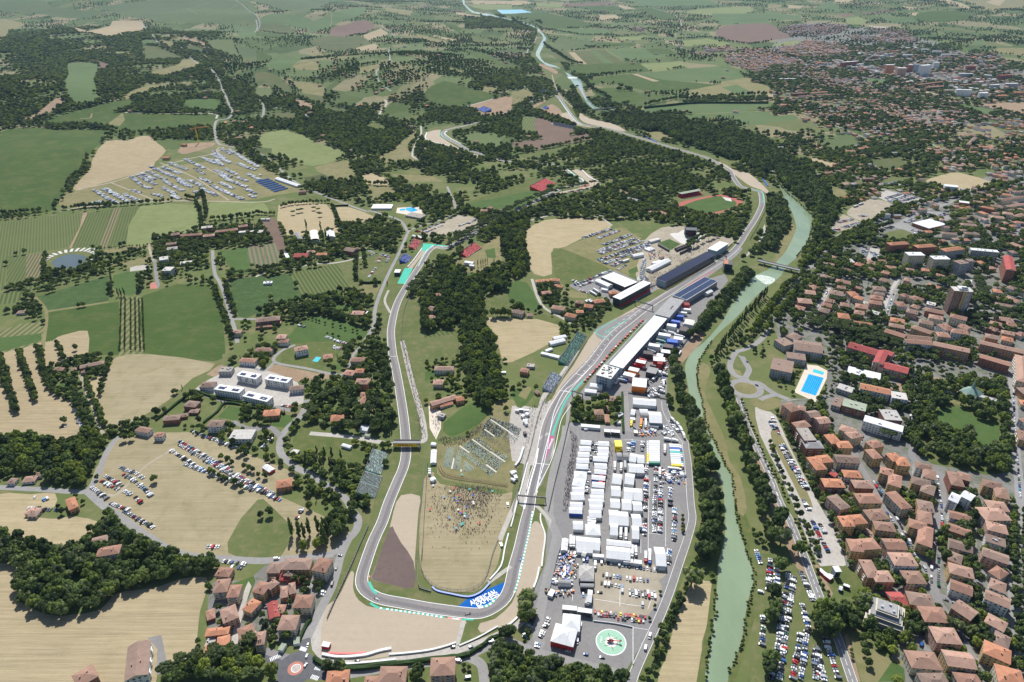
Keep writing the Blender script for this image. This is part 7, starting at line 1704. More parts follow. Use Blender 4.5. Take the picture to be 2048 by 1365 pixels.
def hedge(tile, s, w, h, label):
    P = smooth(PW(tile, s), 4); V, F = [], []; pr = []
    for i, (p, n) in enumerate(zip(P, normals2(P))):
        z = float(hgt(*p)); r1, r2, r3 = rng.uniform(.8,1.2), rng.uniform(.8,1.2), rng.uniform(.85,1.15); b = len(V)
        V += [tuple((*(p+n*w/2*r1), z-.2)), tuple((*(p+n*w/2*r1), z+h*.9*r3)), tuple((*p, z+h*r3)), tuple((*(p-n*w/2*r2), z+h*.9*r2)), tuple((*(p-n*w/2*r2), z-.2))]
        if i:
            for k in range(4): F.append((b-5+k, b-5+k+1, b+k+1, b+k))
    me = bpy.data.meshes.new('hedge'); me.from_pydata([tuple(map(float, v)) for v in V], [], F); me.materials.append(MATS['hedge_green'])
    o = bpy.data.objects.new('hedge', me); COL.objects.link(o); tag(o, label, 'hedge')
def wall(name, tile, s, w, h, mat, label, cat='barrier'):
    P = smooth(PW(tile, s), 3); m = MB()
    for a, b in zip(P[:-1], P[1:]): z = float(hgt(*a)); m.bar((a[0],a[1],z+h/2), (b[0],b[1],z+h/2), w, h, mat)
    tag(m.build(name), label, cat)
fence('debris_fence','M','845 380 835 560 820 750 800 950 790 1200 770 1500',3,'dark mesh fence along the left of the crowd meadow',base='galvanised')
fence('debris_fence','M','885 380 870 600 860 800 845 1000 835 1200 820 1480',3,'second dark mesh fence beside the crowd meadow')
fence('debris_fence','13','1290 420 1300 590 1320 620 1400 645',3,'black fence at the corner of the crowd meadow',base='metal_dark')
fence('debris_fence','13','1330 300 1325 460 1380 560 1480 620 1640 640 1780 600 1850 500 1890 350 1940 220',3,'mesh fence round the bottom of the crowd meadow')
wall('tyre_barrier','13','1410 610 1450 640 1560 665 1700 688 1800 650 1870 580',1.6,1.2,'blue','blue faced barrier round the tip of the infield'); wall('tyre_barrier','13','1870 550 1960 440 1990 300 2020 180',1.4,1.1,'wall_white','white barrier on the inside of the bend')
wall('tyre_barrier','M','2020 380 1960 620 1910 790 1860 1000 1830 1110',1.2,1.1,'wall_white','white barrier between footpath and track verge')
fence('wooden_fence','M','1000 165 1005 420 1050 500 1100 535 1300 575 1500 600 1790 645',2.2,'brown wooden fence between the benches and the meadow','timber',post=1.6,thick=.14,rails=3)
fence('wooden_fence','M','1025 165 1030 410 1070 480 1110 510 1310 550 1500 580 1800 630',2.2,'second brown wooden fence below the benches','timber',post=1.6,thick=.14,rails=2)
fence('debris_fence','22','0 1364 60 1150 150 850 200 640 260 480 370 330 480 180 600 0',3,'dark mesh fence up the left side of the start straight')
fence('debris_fence','22','290 1364 350 1100 400 900 440 720 460 640',3,'dark mesh fence between track and paddock entry',base='metal_dark')
fence('debris_fence','13','570 860 640 700 760 440 820 300 900 120',3.2,'dark mesh fence between road and outer gravel',base='metal_dark'); pass
fence('debris_fence','12','760 1250 880 1340 900 1364',3,'short fence by the stand'); fence('debris_fence','12','1170 0 1230 260 1270 460 1310 780',2.5,'mesh fence along the busy footpath'); fence('debris_fence','11','1160 1364 1180 1150 1220 1030 1300 900 1420 760',2.5,'mesh fence below the row of pines')
fence('debris_fence','21','530 1250 700 1150 900 1030 1100 940 1300 850 1500 740 1680 660 1760 590',3,'long dark mesh fence in front of the grandstands',base='metal_dark'); fence('debris_fence','21','1900 560 1960 460 2000 380 2048 300',3,'mesh fence on the outside of the fast curve')
fence('debris_fence','22','1290 165 1340 80 1430 -40 1490 -100',3,'dark fence at the river edge of the paddock',base='metal_dark'); fence('debris_fence','22','930 420 1100 445 1240 470',3,'dark fence across the paddock',base='metal_dark')
fence('debris_fence','01','0 372 160 360 340 340',1.5,'low wire fence beside the tan field') ; fence('debris_fence','20','0 875 100 835 220 785 300 760',3,'mesh fence along the hillside crowd')
wall('tyre_barrier','Q','190 555 300 575 420 575 560 560 680 525 780 505',2.2,1.6,'wall_white','long white tyre wall at the left end of the gravel'); wall('tyre_barrier','Q','760 555 900 545 1100 520 1240 485 1330 455',1.6,1.3,'wall_white','thin curved white wall on the gravel edge')
wall('tyre_barrier','Q','350 640 560 625 820 598',1.4,1.2,'wall_white','straight white wall beside the hedge'); wall('tyre_barrier','Q','1360 480 1520 410 1690 315',1.2,1.1,'wall_white','diagonal white wall by the marshal post'); wall('tyre_barrier','Q','1715 350 1800 290 1870 225',1.6,1.3,'wall_white','short white wall by the big tree')
wall('tyre_barrier','Q','240 545 360 550 480 548 560 540',1.6,1.4,'red','red and white tyre stack inside the white wall')
wall('tyre_barrier','E','10 215 10 330 70 510 75 620 50 800 25 1020',1.4,1.2,'wall_white','white wall beside the paddock service road'); wall('tyre_barrier','23','218 450 200 540 172 615',1.6,1.2,'wall_white','white wall behind the right gravel trap'); wall('tyre_barrier','11','1330 625 1270 710 1213 778',1.8,1.3,'wall_white','white wall below the red and blue stands')
wall('tyre_barrier','20','1040 1085 1160 1140 1100 1110',2.5,1.6,'blue','blue wall on the outside of the river bend'); wall('tyre_barrier','21','560 0 620 60 690 90',3,1.6,'wall_white','white wall round the wooded chicane gravel'); wall('tyre_barrier','21','1900 0 1990 60 2048 130',3,1.8,'blue','blue and white wall at the fast curve'); wall('tyre_barrier','10','1365 1065 1362 1120 1480 1155 1600 1185',3,1.5,'wall_white','white wall round the hairpin gravel')
wall('tyre_barrier','20','315 995 400 1015 560 1050',3,1.5,'wall_white','white wall under the long dark stand')
wall('concrete_wall','G','810 480 1140 520 1410 575',.5,1.3,'galvanised','low wall above the helipad','wall'); wall('concrete_wall','G','1410 575 1410 1140',.6,1.3,'galvanised','low wall right of the helipad','wall')
wall('barrier_stack','E','320 560 280 720 230 860 190 1030 150 1200 110 1364',4.5,1.5,'metal_dark','long stacks of dark barriers along the paddock edge'); wall('footbridge_cover','M','1975 210 1930 350 1880 420',2,2.6,'wall_white','white covered walkway beside the footpath','walkway')
for tile, s, w, h, lb in (('Q','120 590 200 640 400 680 700 655 1000 620 1300 585 1450 555',3.4,3.5,'thick dark hedge behind the gravel run-off'),('Q','1450 550 1560 480 1640 420 1730 400',2.6,3,'dark hedge curving towards the wood'),
    ('12','0 500 120 540 230 590',2.5,2.5,'clipped hedge by the new villas'),('02','1560 400 1700 450 1900 490 2048 500',2.5,2.5,'clipped hedge above the brown roofed villa'),('02','1250 640 1400 520 1540 410',2.5,3,'clipped hedge beside the straw field'),
    ('02','1630 660 1740 570 1820 500 2048 540',2.5,2.5,'clipped hedge round the square lawn'),('11','625 290 680 440',4,5,'tall clipped hedge beside the riding field'),('11','620 290 740 285',3,4,'low clipped hedge above the riding field'),('12','760 1260 800 1290 880 1350',3,3,'dark hedge below the green stand'),
    ('33','740 930 800 970 880 1020',2.5,2.5,'bright clipped hedge near the grey block'),('13','340 1060 380 960 440 860',2.5,2.5,'hedge along the village road'),('03','1340 1230 1440 1225 1530 1190',3,2.5,'low hedge by the parking court'),('20','1060 870 1200 855 1500 830 2048 830',7,7,'long field hedge on the plain'),
    ('11','820 640 820 880 1000 900',3,4,'hedge round the tree filled car park'),('00','1000 890 1200 905 1500 900 1700 880',5,4,'hedge above the green slope'),('22','880 420 885 560 890 740',2.5,3,'green hedge beside the garden house')): hedge(tile, s, w, h, lb)
# ------------------------------------------------------------------ painted marks
def strip(name, P, w, mat, z=.04, dash=None, kind='structure'):
    V, F = [], []; N = normals2(P)
    acc = 0.0
    for i in range(len(P)):
        zz = float(hgt(*P[i]))+z; b = len(V); V += [(*(P[i]+N[i]*w/2), zz), (*(P[i]-N[i]*w/2), zz)]
        if i:
            if dash is None or (acc % dash[0]) < dash[1]: F.append((b-2, b-1, b+1, b)[::-1])
            acc += float(np.hypot(*(P[i]-P[i-1])))
    me = bpy.data.meshes.new(name); me.from_pydata([tuple(map(float, v)) for v in V], [], F); me.materials.append(MATS[mat])
    o = bpy.data.objects.new(name, me); COL.objects.link(o); o['kind'] = kind; return o
def resample(P, st):
    s = np.concatenate([[0], np.cumsum(np.hypot(*(np.diff(P, axis=0)).T))]); t = np.arange(0, s[-1], st); return np.stack([np.interp(t, s, P[:,0]), np.interp(t, s, P[:,1])], 1)
TL = next(r for r in REG if r['n'] == 'circuit')['line']; TR_ = resample(TL, 5.0); TN = normals2(TR_)
strip('rubbered_line', smooth(TR_ + TN*1.5*np.sin(np.arange(len(TR_))/19.0)[:,None], 1), 3.6, 'rubber', .03)
near_m = lambda P, px, py, r: np.hypot(P[:,0]-WP(px,py)[0], P[:,1]-WP(px,py)[1]) < r
strip('track_edge_line', TR_+TN*5.5, .5, 'white_paint'); strip('track_edge_line', TR_-TN*5.5, .5, 'white_paint')
def kerb(tile, s, w, cols, ln=2.0):
    P = resample(smooth(PW(tile, s), 4), ln)
    for i, c in enumerate(cols): strip('kerb', P, w, c, .05+.01*i, None if i == 0 else (2*ln, ln))
kerb('Q','680 155 800 172 1000 200 1250 238',1.6,('turquoise','white_paint')); kerb('Q','1260 240 1380 252',1.4,('white_paint','red')); kerb('Q','600 112 640 140 675 155',2.2,('turquoise',)); kerb('Q','1380 254 1490 255',1.6,('turquoise',))
kerb('13','905 565 930 620 965 660',2.4,('turquoise',)); kerb('13','1780 770 1860 750 1925 690',2.4,('turquoise','white_paint')); kerb('13','1500 120 1600 120' if 0 else '905 515 910 540',1.2,('red',))
kerb('23','165 0 150 100 130 200 100 330 70 470 45 570 15 660',1.5,('turquoise','white_paint')); kerb('22','600 290 520 370 440 460 400 540 370 620 340 700 320 760',2.2,('turquoise',))
kerb('10','1470 1050 1480 1085 1530 1120',2.5,('turquoise',)); kerb('10','1530 1050 1510 1070 1560 1110 1640 1150',2,('white_paint',)); kerb('21','450 0 520 50 560 70 580 100',4,('turquoise','white_paint')); kerb('21','610 100 590 125 540 140',4,('red',)); kerb('20','380 800 430 870 500 960 560 1000',2.5,('turquoise','white_paint'))
kerb('11','1420 600 1370 640 1320 720 1300 770',1.4,('turquoise','white_paint')); kerb('11','1400 630 1440 618 1500 612',1.4,('red','white_paint')); kerb('21','1890 145 1980 165 2010 195 2005 260',2,('turquoise',))
kerb('B','660 285 590 262 520 235 470 200 480 165 560 120 660 60 790 -10',1.6,('turquoise',)); kerb('B','720 235 660 205 610 190 680 150 800 80 960 -10',1.5,('turquoise',)); kerb('C','1480 520 1340 590 1180 690'.replace('1480 520','0 1364') if 0 else '980 1130 1100 1000 1240 860',1.2,('green_pale',))
kerb('B','1240 0 1100 150 960 300 820 450 700 590 620 680',1.2,('green_pale',)); kerb('O','130 1350 330 1260 500 1150 690 1050',1.3,('red_paint',))
m1 = PW('D','1822 545 1885 560 1800 800 1765 860 1745 930'); 
def flat(name, P, mat, z=.05):
    me = bpy.data.meshes.new(name); me.from_pydata([(float(x), float(y), z+float(hgt(x, y))) for x, y in P], [], [tuple(range(len(P)))[::-1]]); me.materials.append(MATS[mat]); o = bpy.data.objects.new(name, me); COL.objects.link(o); o['kind'] = 'structure'
    if me.polygons[0].normal.z < 0: me.flip_normals()
for k in range(8):
    t0, t1 = k/8, (k+1)/8; LA, LB = PW('D','1822 545 1745 930'), PW('D','1885 560 1747 930'); flat('painted_wedge', np.array([LA[0]+(LA[1]-LA[0])*t0, LB[0]+(LB[1]-LB[0])*t0, LB[0]+(LB[1]-LB[0])*t1, LA[0]+(LA[1]-LA[0])*t1]), 'magenta_paint', .09)
# starting grid, start line, lane marks
GL = resample(smooth(PW('F','1292 607 1261 634 1234 655 1211 679 1186 715 1160 745'), 4), 8.0); GN = normals2(GL)
for i, (p, n) in enumerate(zip(GL, GN)):
    t = np.array([n[1], -n[0]])
    for sg in ((-1,) if i % 2 else (1,)):
        c = p + n*sg*3.2; strip('grid_box', np.array([c-n*1.5, c+n*1.5]), .45, 'white_paint', .06); strip('grid_box', np.array([c+n*1.5*sg, c+n*1.5*sg+t*2.2]), .4, 'white_paint', .06)
for tile, s in (('22','510 262 570 282'),('22','380 396 470 412'),('22','190 980 300 990'),('B','0 1075 70 1100'),('12','1065 125 1120 125')): strip('line', PW(tile, s), .6, 'white_paint', .06)
strip('edge_line', resample(smooth(PW('22','640 200 500 340 420 400 340 560 300 740 250 930 185 1230'),4),4), .6, 'white_paint', .07); strip('edge_line', resample(smooth(PW('22','480 500 400 620 370 740 340 880 300 990 240 1110 170 1250'),4),4), .6, 'white_paint', .07)
strip('wide_edge_line', resample(smooth(PW('22','210 860 190 980 150 1120 120 1240 95 1364'),4),4), 1.3, 'white_paint', .08)
strip('centre_dashes', resample(PW('22','250 985 200 1230'),2), .4, 'white_paint', .07, (4,2)); strip('centre_dashes', resample(smooth(PW('32','0 1020 100 1290 140 1364'),3),3), .5, 'white_paint', .05, (12,6))
AV = next(r for r in REG if r['n'] == 'avenue')['line']; AR = resample(AV, 3); AN = normals2(AR); strip('centre_dashes', AR, .35, 'white_paint', .05, (9,6)); [strip('edge_line', AR+AN*s, .3, 'white_paint', .05) for s in (-3.6, 3.6)]
RR = resample(next(r for r in REG if r['n'] == 'river_road')['line'], 3); RN_ = normals2(RR); [strip('edge_line', RR+RN_*s, .3, 'white_paint', .05) for s in (-3.6, 3.6)]
for q in ('1040 860 1060 855','230'): pass
for bx, by, ex, ey, n in ((352,1095,405,1110,7),(110,1190,195,1150,7),(440,1320,500,1340,6),(470,1250,520,1260,5)):     # zebra crossings by the small roundabout
    A0, B0 = PW('13', f'{bx} {by}')[0], PW('13', f'{ex} {ey}')[0]; d = (B0-A0); nn = np.array([-d[1], d[0]])/np.hypot(*d)
    for i in range(n): c = A0+d*(i+.5)/n; strip('zebra_bar', np.array([c-nn*1.8, c+nn*1.8]), .6, 'white_paint', .05)
def ringmark(px, py, r, w, mat, name='painted_ring', z=.05):
    c = circle_px(px, py, r, 48); c = np.vstack([c, c[:1]]); strip(name, c, w, mat, z)
ringmark(1222,1284.5,12.2,.8,'white_paint'); ringmark(1222,1284.5,4.2,1.6,'cream_canvas'); flat('painted_disc', circle_px(1222,1284.5,3.4,24), 'white_paint', .055); ringmark(592,1337,3.6,.5,'white_paint')
for q in ('G|830 145 1000 165 1300 220 1660 265','G|1215 0 1210 320','G|495 0 495 190','G|1690 140 1610 370','G|1420 575 1640 605','E|1530 600 1530 880','E|1650 0 1640 800','E|1910 0 1905 720','E|1640 500 1905 540','E|1640 180 1905 210','A|870 460 1000 450 1200 470','A|1290 1080 1280 1364'):
    t_, s = q.split('|'); strip('bay_line', resample(PW(t_, s), 6), .3, 'white_paint', .05)
def text(s, name, A_, B_, size, mat, parent=None, squeeze=1.0, z=.07, vert=None):
    cu = bpy.data.curves.new(name, 'FONT'); cu.body = s; cu.size = size; cu.align_x = 'CENTER'; cu.align_y = 'CENTER'; cu.extrude = .01; cu.offset = size*.025
    cu.materials.append(MATS[mat]); o = bpy.data.objects.new(name, cu); COL.objects.link(o)
    if A_ is not None:
        c = (A_+B_)/2; d = B_-A_; o.location = (float(c[0]), float(c[1]), z+.1+float(hgt(*c))); o.rotation_euler = (0,0,math.atan2(d[1], d[0]))
        bpy.context.view_layer.update(); o.scale = (float(np.hypot(*d))/max(o.dimensions.x, .1), squeeze, 1)
    o['kind'] = 'structure'
    bpy.context.view_layer.update(); me = bpy.data.meshes.new_from_object(o.evaluated_get(bpy.context.evaluated_depsgraph_get())); o2 = bpy.data.objects.new(name, me); COL.objects.link(o2); o2.matrix_world = o.matrix_world.copy(); o2['kind'] = 'structure'; bpy.data.objects.remove(o); return o2
a_, b_ = PW('13','1715 740 1915 645'); text('AMERICAN','painted_lettering', a_, b_, 7.2, 'white_paint')
a_, b_ = PW('13','1762 752 1940 662'); text('EXPRESS','painted_lettering', a_, b_, 7.2, 'white_paint')
a_, b_ = PW('D','1795 745 1862 590'); text('QATAR AIRWAYS','painted_lettering', b_, a_, 3.2, 'white_paint')
a_, b_ = PW('G','928 815 932 710'); text('IMOLA','painted_lettering', a_, b_, 2.2, 'white_paint')
pt = text('PIRELLI','banner_lettering', None, None, 3.6, 'red_paint'); pt.parent = bn; pt.location = (-1,-3.98,4.9); pt.rotation_euler = (R(90),0,0); pt.scale = (1.5,1,1); del pt['kind']
# swimming lane ropes
pool = PW('32','325 265 447 297 383 440 262 402')
for i in range(1, 8): t = i/8; strip('lane_rope', np.array([pool[0]+(pool[1]-pool[0])*t, pool[3]+(pool[2]-pool[3])*t]), .5, 'blue_paint', .06)
# spokes of pale slabs round the pond
pc = WP(140, 517)
for i in range(26):
    a = R(-20+i*12.5 + 10); d = np.array([math.cos(a), math.sin(a)]); 
    if -200 < math.degrees(a) < 250 and i < 17: c0 = np.array([float(pc[0]), float(pc[1])]); strip('pond_slab', np.array([c0+d*np.array([37,34]), c0+d*np.array([52,52])]), 5, 'concrete', .3)
# ------------------------------------------------------------------ cars
CCOL = dict(white=(.75,.75,.75), silver=(.42,.44,.46), grey=(.16,.17,.18), black=(.015,.015,.018), blue=(.03,.09,.30), red=(.42,.02,.02), lightblue=(.15,.35,.6), green=(.03,.12,.06), yellow=(.8,.6,.03))
for k, c in CCOL.items(): plain_mat('car_'+k, c, .28, .5, .05)
def car_mesh(kind, col):
    m = MB(); p = 'car_'+col
    L, W = dict(hatchback=(4.1,1.78), saloon=(4.6,1.82), van=(5.6,2.05), camper=(7.0,2.3))[kind]
    prof = dict(hatchback=[(-2.05,.45),(-2.0,1.0),(-1.7,1.45),(.2,1.48),(.95,1.0),(1.9,.82),(2.05,.45)], saloon=[(-2.3,.45),(-2.25,.95),(-1.5,1.0),(-.95,1.42),(.25,1.44),(1.0,.98),(2.15,.80),(2.3,.45)],
                van=[(-2.8,.5),(-2.8,2.2),(1.3,2.25),(1.9,1.3),(2.7,1.1),(2.8,.5)], camper=[(-3.5,.5),(-3.5,2.8),(2.4,2.9),(2.5,2.0),(2.9,1.3),(3.4,1.1),(3.5,.5)])[kind]
    prof = [(x,.28) for x in (prof[0][0],)] + prof + [(prof[-1][0],.28)]
    n = len(prof)
    def w(z): return W/2*(1 if z < 1.02 or kind in ('van','camper') else .84)
    for i in range(n-1):
        (x0,z0),(x1,z1) = prof[i], prof[i+1]
        glass = kind in ('hatchback','saloon') and abs(z1-z0) > .25 and min(z0,z1) > .9
        m.face([(x0,-w(z0),z0),(x0,w(z0),z0),(x1,w(z1),z1),(x1,-w(z1),z1)], 'window_glass' if glass or (kind == 'van' and i == 3) or (kind == 'camper' and i == 4) else p)
    for s in (-1, 1): m.face([(x, s*w(z), z) for x, z in (prof if s > 0 else prof[::-1])], p)
    if kind in ('hatchback','saloon'):
        for s in (-1, 1): a = W/2*.93; m.box(-1.35, .45, min(s*a-.03,s*a+.03), max(s*a-.03,s*a+.03), 1.02, 1.30, 'window_glass')
    if kind == 'camper': m.box(-1.5,-.6,-.4,.4,2.86,3.05,'metal_grey'); m.box(.3,1,-.3,.3,2.88,3.05,'window_glass')
    for x in (-L*.31, L*.31):
        for s in (-1, 1): y = s*(W/2-.1); m.box(x-.33, x+.33, y-.12, y+.12, 0, .62, 'tyre')
    return m.mesh(kind+'_'+col)
CARS = []   # kind, colour, x, y, heading, words
_cm = {}
MIX = ['white']*34+['silver']*12+['grey']*18+['black']*18+['blue']*7+['red']*6+['lightblue']*2+['green']
def cars(tile, s, words, mode='p', double=False, sp=2.75, kinds=('hatchback','hatchback','saloon','saloon','van'), mix=None, miss=.07):
    P = PW(tile, s)
    for a, b in zip(P[:-1], P[1:]):
        d = b-a; L = float(np.hypot(*d)); u = d/L; nn = np.array([-u[1], u[0]]); st = sp if mode == 'p' else 6.2
        for off in ((0,) if not double else (-2.7, 2.7)):
            for i in range(max(1, int(L/st))):
                if rng.random() < miss: continue
                q = a + u*(i+.5)*st + nn*off + nr.uniform(-.25,.25,2)
                ang = math.atan2(nn[1], nn[0]) if mode == 'p' else math.atan2(u[1], u[0])
                if rng.random() < .4: ang += math.pi
                k = rng.choice(kinds); c = rng.choice(mix or MIX)
                if k == 'camper': c = 'white'
                CARS.append((k, c, float(q[0]), float(q[1]), ang+rng.uniform(-.04,.04), words))
def many(tile, lst, words, **kw):
    for s in lst.split(';'):
        if s.strip(): cars(tile, s, words, **kw)
many('02','1550 730 1990 895','in the row beside the modern villa')
many('02','1430 800 2048 1160;1430 830 2048 1190;1370 880 1640 1050;1460 980 1660 1060;1660 1050 2048 1205','in the upper rows of the straw field car park')
many('02','840 1080 990 1170;810 1120 960 1200;730 1170 870 1270;990 1030 1110 1070;985 1070 1060 1105;1060 1110 1150 1180 1220 1250;990 1200 1080 1250 1150 1320;880 1300 1050 1364;1120 1080 1160 1110;960 1010 1000 1030','in the lower rows of the straw field car park')
many('03','990 -5 1240 140','in the row along the field edge road'); many('03','1650 285 1780 290','alone at the corner of the straw field',miss=.2)
many('03','1780 400 1990 430;1850 450 1950 455','at the village entrance'); many('02','590 510 660 700;490 690 550 680','in the shade of the orchard row',mix=['white','white','silver','black'])
many('02','220 1340 330 1340;330 1355 520 1355;320 1290 410 1250;245 1260 300 1250','in the yard by the orange roofed house',kinds=('van','hatchback','saloon'))
many('12','2 1160 150 1230;2 1190 200 1280','in the upper rows of the straw field car park'); many('12','200 520 350 530','in the red row by the pines',mix=['red','white','red','black']); many('12','130 770 60 850 20 900','by the bend of the country road',miss=.3)
many('13','320 70 350 20 380 -40','under the poplars'); many('13','540 640 520 700','by the roadside hedge'); many('13','90 720 90 790','between the village roofs'); many('12','620 62 700 75;650 0 790 40;620 50 710 66','on the orchard lawn')
many('F','1010 1300 1030 1330 1036 1345'.replace('1010 1300','1066 1236').replace('1030 1330','1055 1262').replace('1036 1345','1047 1280'),'beside the red striped halls'); many('G','140 430 60 620 -20 760 -60 900','in the bent row beside the red striped halls'); many('G','370 940 560 950 640 975 880 1020 1040 1040','along the bottom wall of the helipad',mode='a',miss=.35)
many('G','430 360 580 375 800 410','in front of the red striped halls',mode='a',mix=['white','white','red','black']); many('G','620 510 610 600;565 740 560 840','beside the red striped halls',mode='a',kinds=('van',),mix=['white']); many('G','1670 660 1660 700;1610 830 1600 900','driving on the river road',mode='a',kinds=('van',),mix=['white'],miss=0)
many('G','630 20 690 20;630 60 690 60;630 95 690 95','in the small paddock row'); many('G','1330 20 1800 60;1340 70 1780 110;1220 10 1300 20','in the bottom rows of the paddock car park')
many('E','905 945 1130 970;1180 980 1400 1030;1450 1030 1770 1070;885 1130 1290 1190 1690 1240;910 1265 1290 1330','in the spaced rows of the gravel car park',sp=3.1)
many('G','820 340 1100 370 1640 430;870 380 1140 400;1170 440 1640 490;1240 415 1640 460','in the crammed red and black ranks',sp=1.9,mix=['red','red','black','black','grey','white','yellow'],kinds=('hatchback',),miss=.15)
many('G','1556 190 1556 240','alone on the gravel car park',mode='a',mix=['silver']); many('G','860 40 930 45','alone near the grey stands',mode='a',mix=['black'])
for s in ('975 495 965 640','1040 460 1035 660','1180 480 1172 650','1240 860 1215 1364','1385 870 1365 1364','1460 1160 1440 1364','1600 1170 1590 1364'): cars('A', s, 'in the upper columns of the paddock', sp=2.5)
for s in ('1600 0 1600 200','1590 280 1580 560','1740 0 1730 500','1830 0 1820 510','1980 0 1975 100','2040 120 2030 640','1960 750 1950 1000'): cars('E', s, 'in the lower columns of the paddock', sp=2.5)
many('A','1500 240 1650 400;1590 190 1750 360','in the slanting ranks by the river road'); many('A','1290 300 1390 340;1480 340 1540 380','among the paddock trailers',kinds=('van',),mix=['white','silver'])
many('A','410 490 400 640;395 700 385 800;370 860 350 1000;340 1060 320 1300;480 480 460 680','in the alley between marquees',kinds=('van','hatchback'),mix=['black','white','grey','silver'],sp=3.2); many('A','1440 900 1600 1050;1560 960 1560 1080;1640 930 1680 1010;1760 930 1790 1060','among generators',kinds=('van',),mix=['white','white','grey'],sp=3)
many('A','285 310 430 300','by the container row',mode='a',kinds=('van',),mix=['white']); many('B','1200 1090 1400 1040;1240 1130 1440 1080;1250 1170 1400 1150;1300 960 1400 870;1480 900 1520 1000;1600 500 1780 380;1640 440 1760 340;1500 700 1560 760','behind the team motorhomes',kinds=('van','van','hatchback'),mix=['white','white','silver','black'],sp=3,miss=.15)
many('E','400 800 560 850;400 960 500 980;350 1040 480 1060;300 1120 480 1180;220 1200 270 1340;420 1240 480 1340;640 910 780 930;640 1010 780 1020','among the service vehicles',kinds=('van',),mix=['white','white','grey','blue'],sp=3.2,miss=.2)
DBL = '''760 160 860 225;820 145 900 190;850 150 1000 240;860 230 950 270;790 250 860 280;740 255 780 275;920 200 1040 260;990 190 1120 250;1050 50 1130 120;1100 40 1250 120;1130 25 1240 80;1180 10 1330 80;1200 -30 1400 60;1140 130 1220 150
1220 190 1310 215;1300 140 1410 195;1320 90 1470 170;1370 200 1450 235;1410 60 1540 140;1430 90 1500 130;1510 80 1620 130;1590 60 1700 105;1300 -20 1450 30;1600 140 1740 210;1690 120 1830 190;1760 100 1870 150;1720 0 1860 60;1800 -10 1900 40
1830 80 1980 140;1820 180 1950 240;1900 60 1980 90;1960 150 2048 190;1980 30 2080 80;2000 200 2040 220;1550 170 1610 190;1050 160 1130 185;1350 -60 1500 0;1480 -90 1640 -10;1620 -100 1720 -50;1700 -120 1830 -60'''
for s in DBL.replace('\n',';').split(';'): cars('01', s, 'in the big field car park on the left', double=True, sp=2.9, kinds=('hatchback','saloon','van','camper'), mix=['white']*5+['silver','black','black','grey','blue','grey'], miss=.05)
for s in ('1700 1210 1800 1260','1760 1190 1850 1240','1680 1280 1780 1330','1560 1350 1640 1400'): cars('00', s, 'in the top rows of the big field car park', double=True, mix=['white','white','white','silver','black'])
for s in ('260 0 420 90 560 180 700 260 860 350','450 270 620 350 800 400','0 80 160 170 300 270','20 200 150 320','100 480 300 620'): cars('K', s, 'beside the blue tent camp', double=True, kinds=('camper','van','hatchback'), mix=['white']*4+['silver','black'])
for s in ('690 545 860 480','730 600 950 515','680 650 1000 545','700 670 1050 560','690 725 1080 585','740 750 1100 600','560 545 790 470','800 770 900 720'): cars('21', s, 'in the grass car park behind the fairground', double=True)
many('21','500 920 800 800;540 930 650 890;540 960 610 985;840 800 910 760;480 880 520 900;700 940 760 960','beside the exhibition tent',kinds=('van','hatchback','saloon'))
many('22','1215 675 1290 760;1260 640 1340 740','at the paddock corner')
for s in ('20 380 0 640','70 380 70 680','165 480 90 1000','90 1000 20 1364','210 520 150 900','150 900 90 1364','270 740 330 960','260 980 190 1364','310 960 260 1364'): cars('33', s, 'in the packed rows on the riverside meadow', sp=2.5, miss=.04)
many('33','260 480 370 740;390 1060 450 1364;380 1130 410 1364;450 1000 570 1364;370 1100 380 1364','in the curving rows beside the avenue',sp=2.45,miss=.03)
many('23','1950 310 1990 430;2010 840 2000 1100','under the riverside trees',sp=2.6); many('23','1960 640 1980 645','alone by the river path',mode='a',kinds=('van',),mix=['white'],miss=0)
many('32','95 830 300 1200;115 825 320 1195;280 1270 330 1364;10 640 50 720;30 600 95 760','in the long strip car park',sp=2.7); many('33','350 70 430 240;440 250 510 380;410 100 460 180','in the long strip car park',sp=2.7)
many('33','1305 0 1305 600;1388 0 1388 250;1362 350 1362 640;940 0 1060 170 1150 320 1280 500;1000 10 1180 330;1390 700 1600 770 1900 850;1480 900 1600 1150;1700 1280 1740 1364','parked along the town streets',mode='a',miss=.12)
many('32','1190 240 1150 640;1168 240 1135 640;1960 350 1975 900;1990 900 2020 1300;760 760 720 900;840 1120 930 1290;870 1130 960 1300;1350 1080 1390 1364;1180 960 1330 1050;440 900 540 1060','parked along the town streets',mode='a',miss=.12)
many('32','460 1040 550 1060;1080 1180 1100 1300;720 810 760 830','in a courtyard'); many('33','1130 1000 1160 1100;1210 1060 1250 1080;880 430 920 470','in a courtyard'); many('33','600 600 660 605','beside the small stalls',mode='a',kinds=('van',),mix=['white'],miss=0)
many('31','940 230 1060 190;970 250 1130 200;1000 265 1190 215;1050 275 1240 240;1130 285 1245 262;900 110 1040 100;560 420 680 390;600 460 740 420;730 370 800 360;810 410 890 390;1100 420 1290 340;850 540 940 525;1150 480 1230 500;1330 370 1440 350;1180 500 1200 510;830 650 870 700;780 630 760 700;480 520 560 470;840 720 900 740','in the far bank car parks',double=True)
many('31','380 1130 440 1040 490 940;940 1180 1000 1000 1060 900;1740 390 1690 420 1730 480;780 1150 780 1060','parked along the town streets',mode='a',miss=.2); many('30','360 460 480 500;280 470 400 510;630 850 700 880;1100 240 1240 250','in the far town car park',double=True)
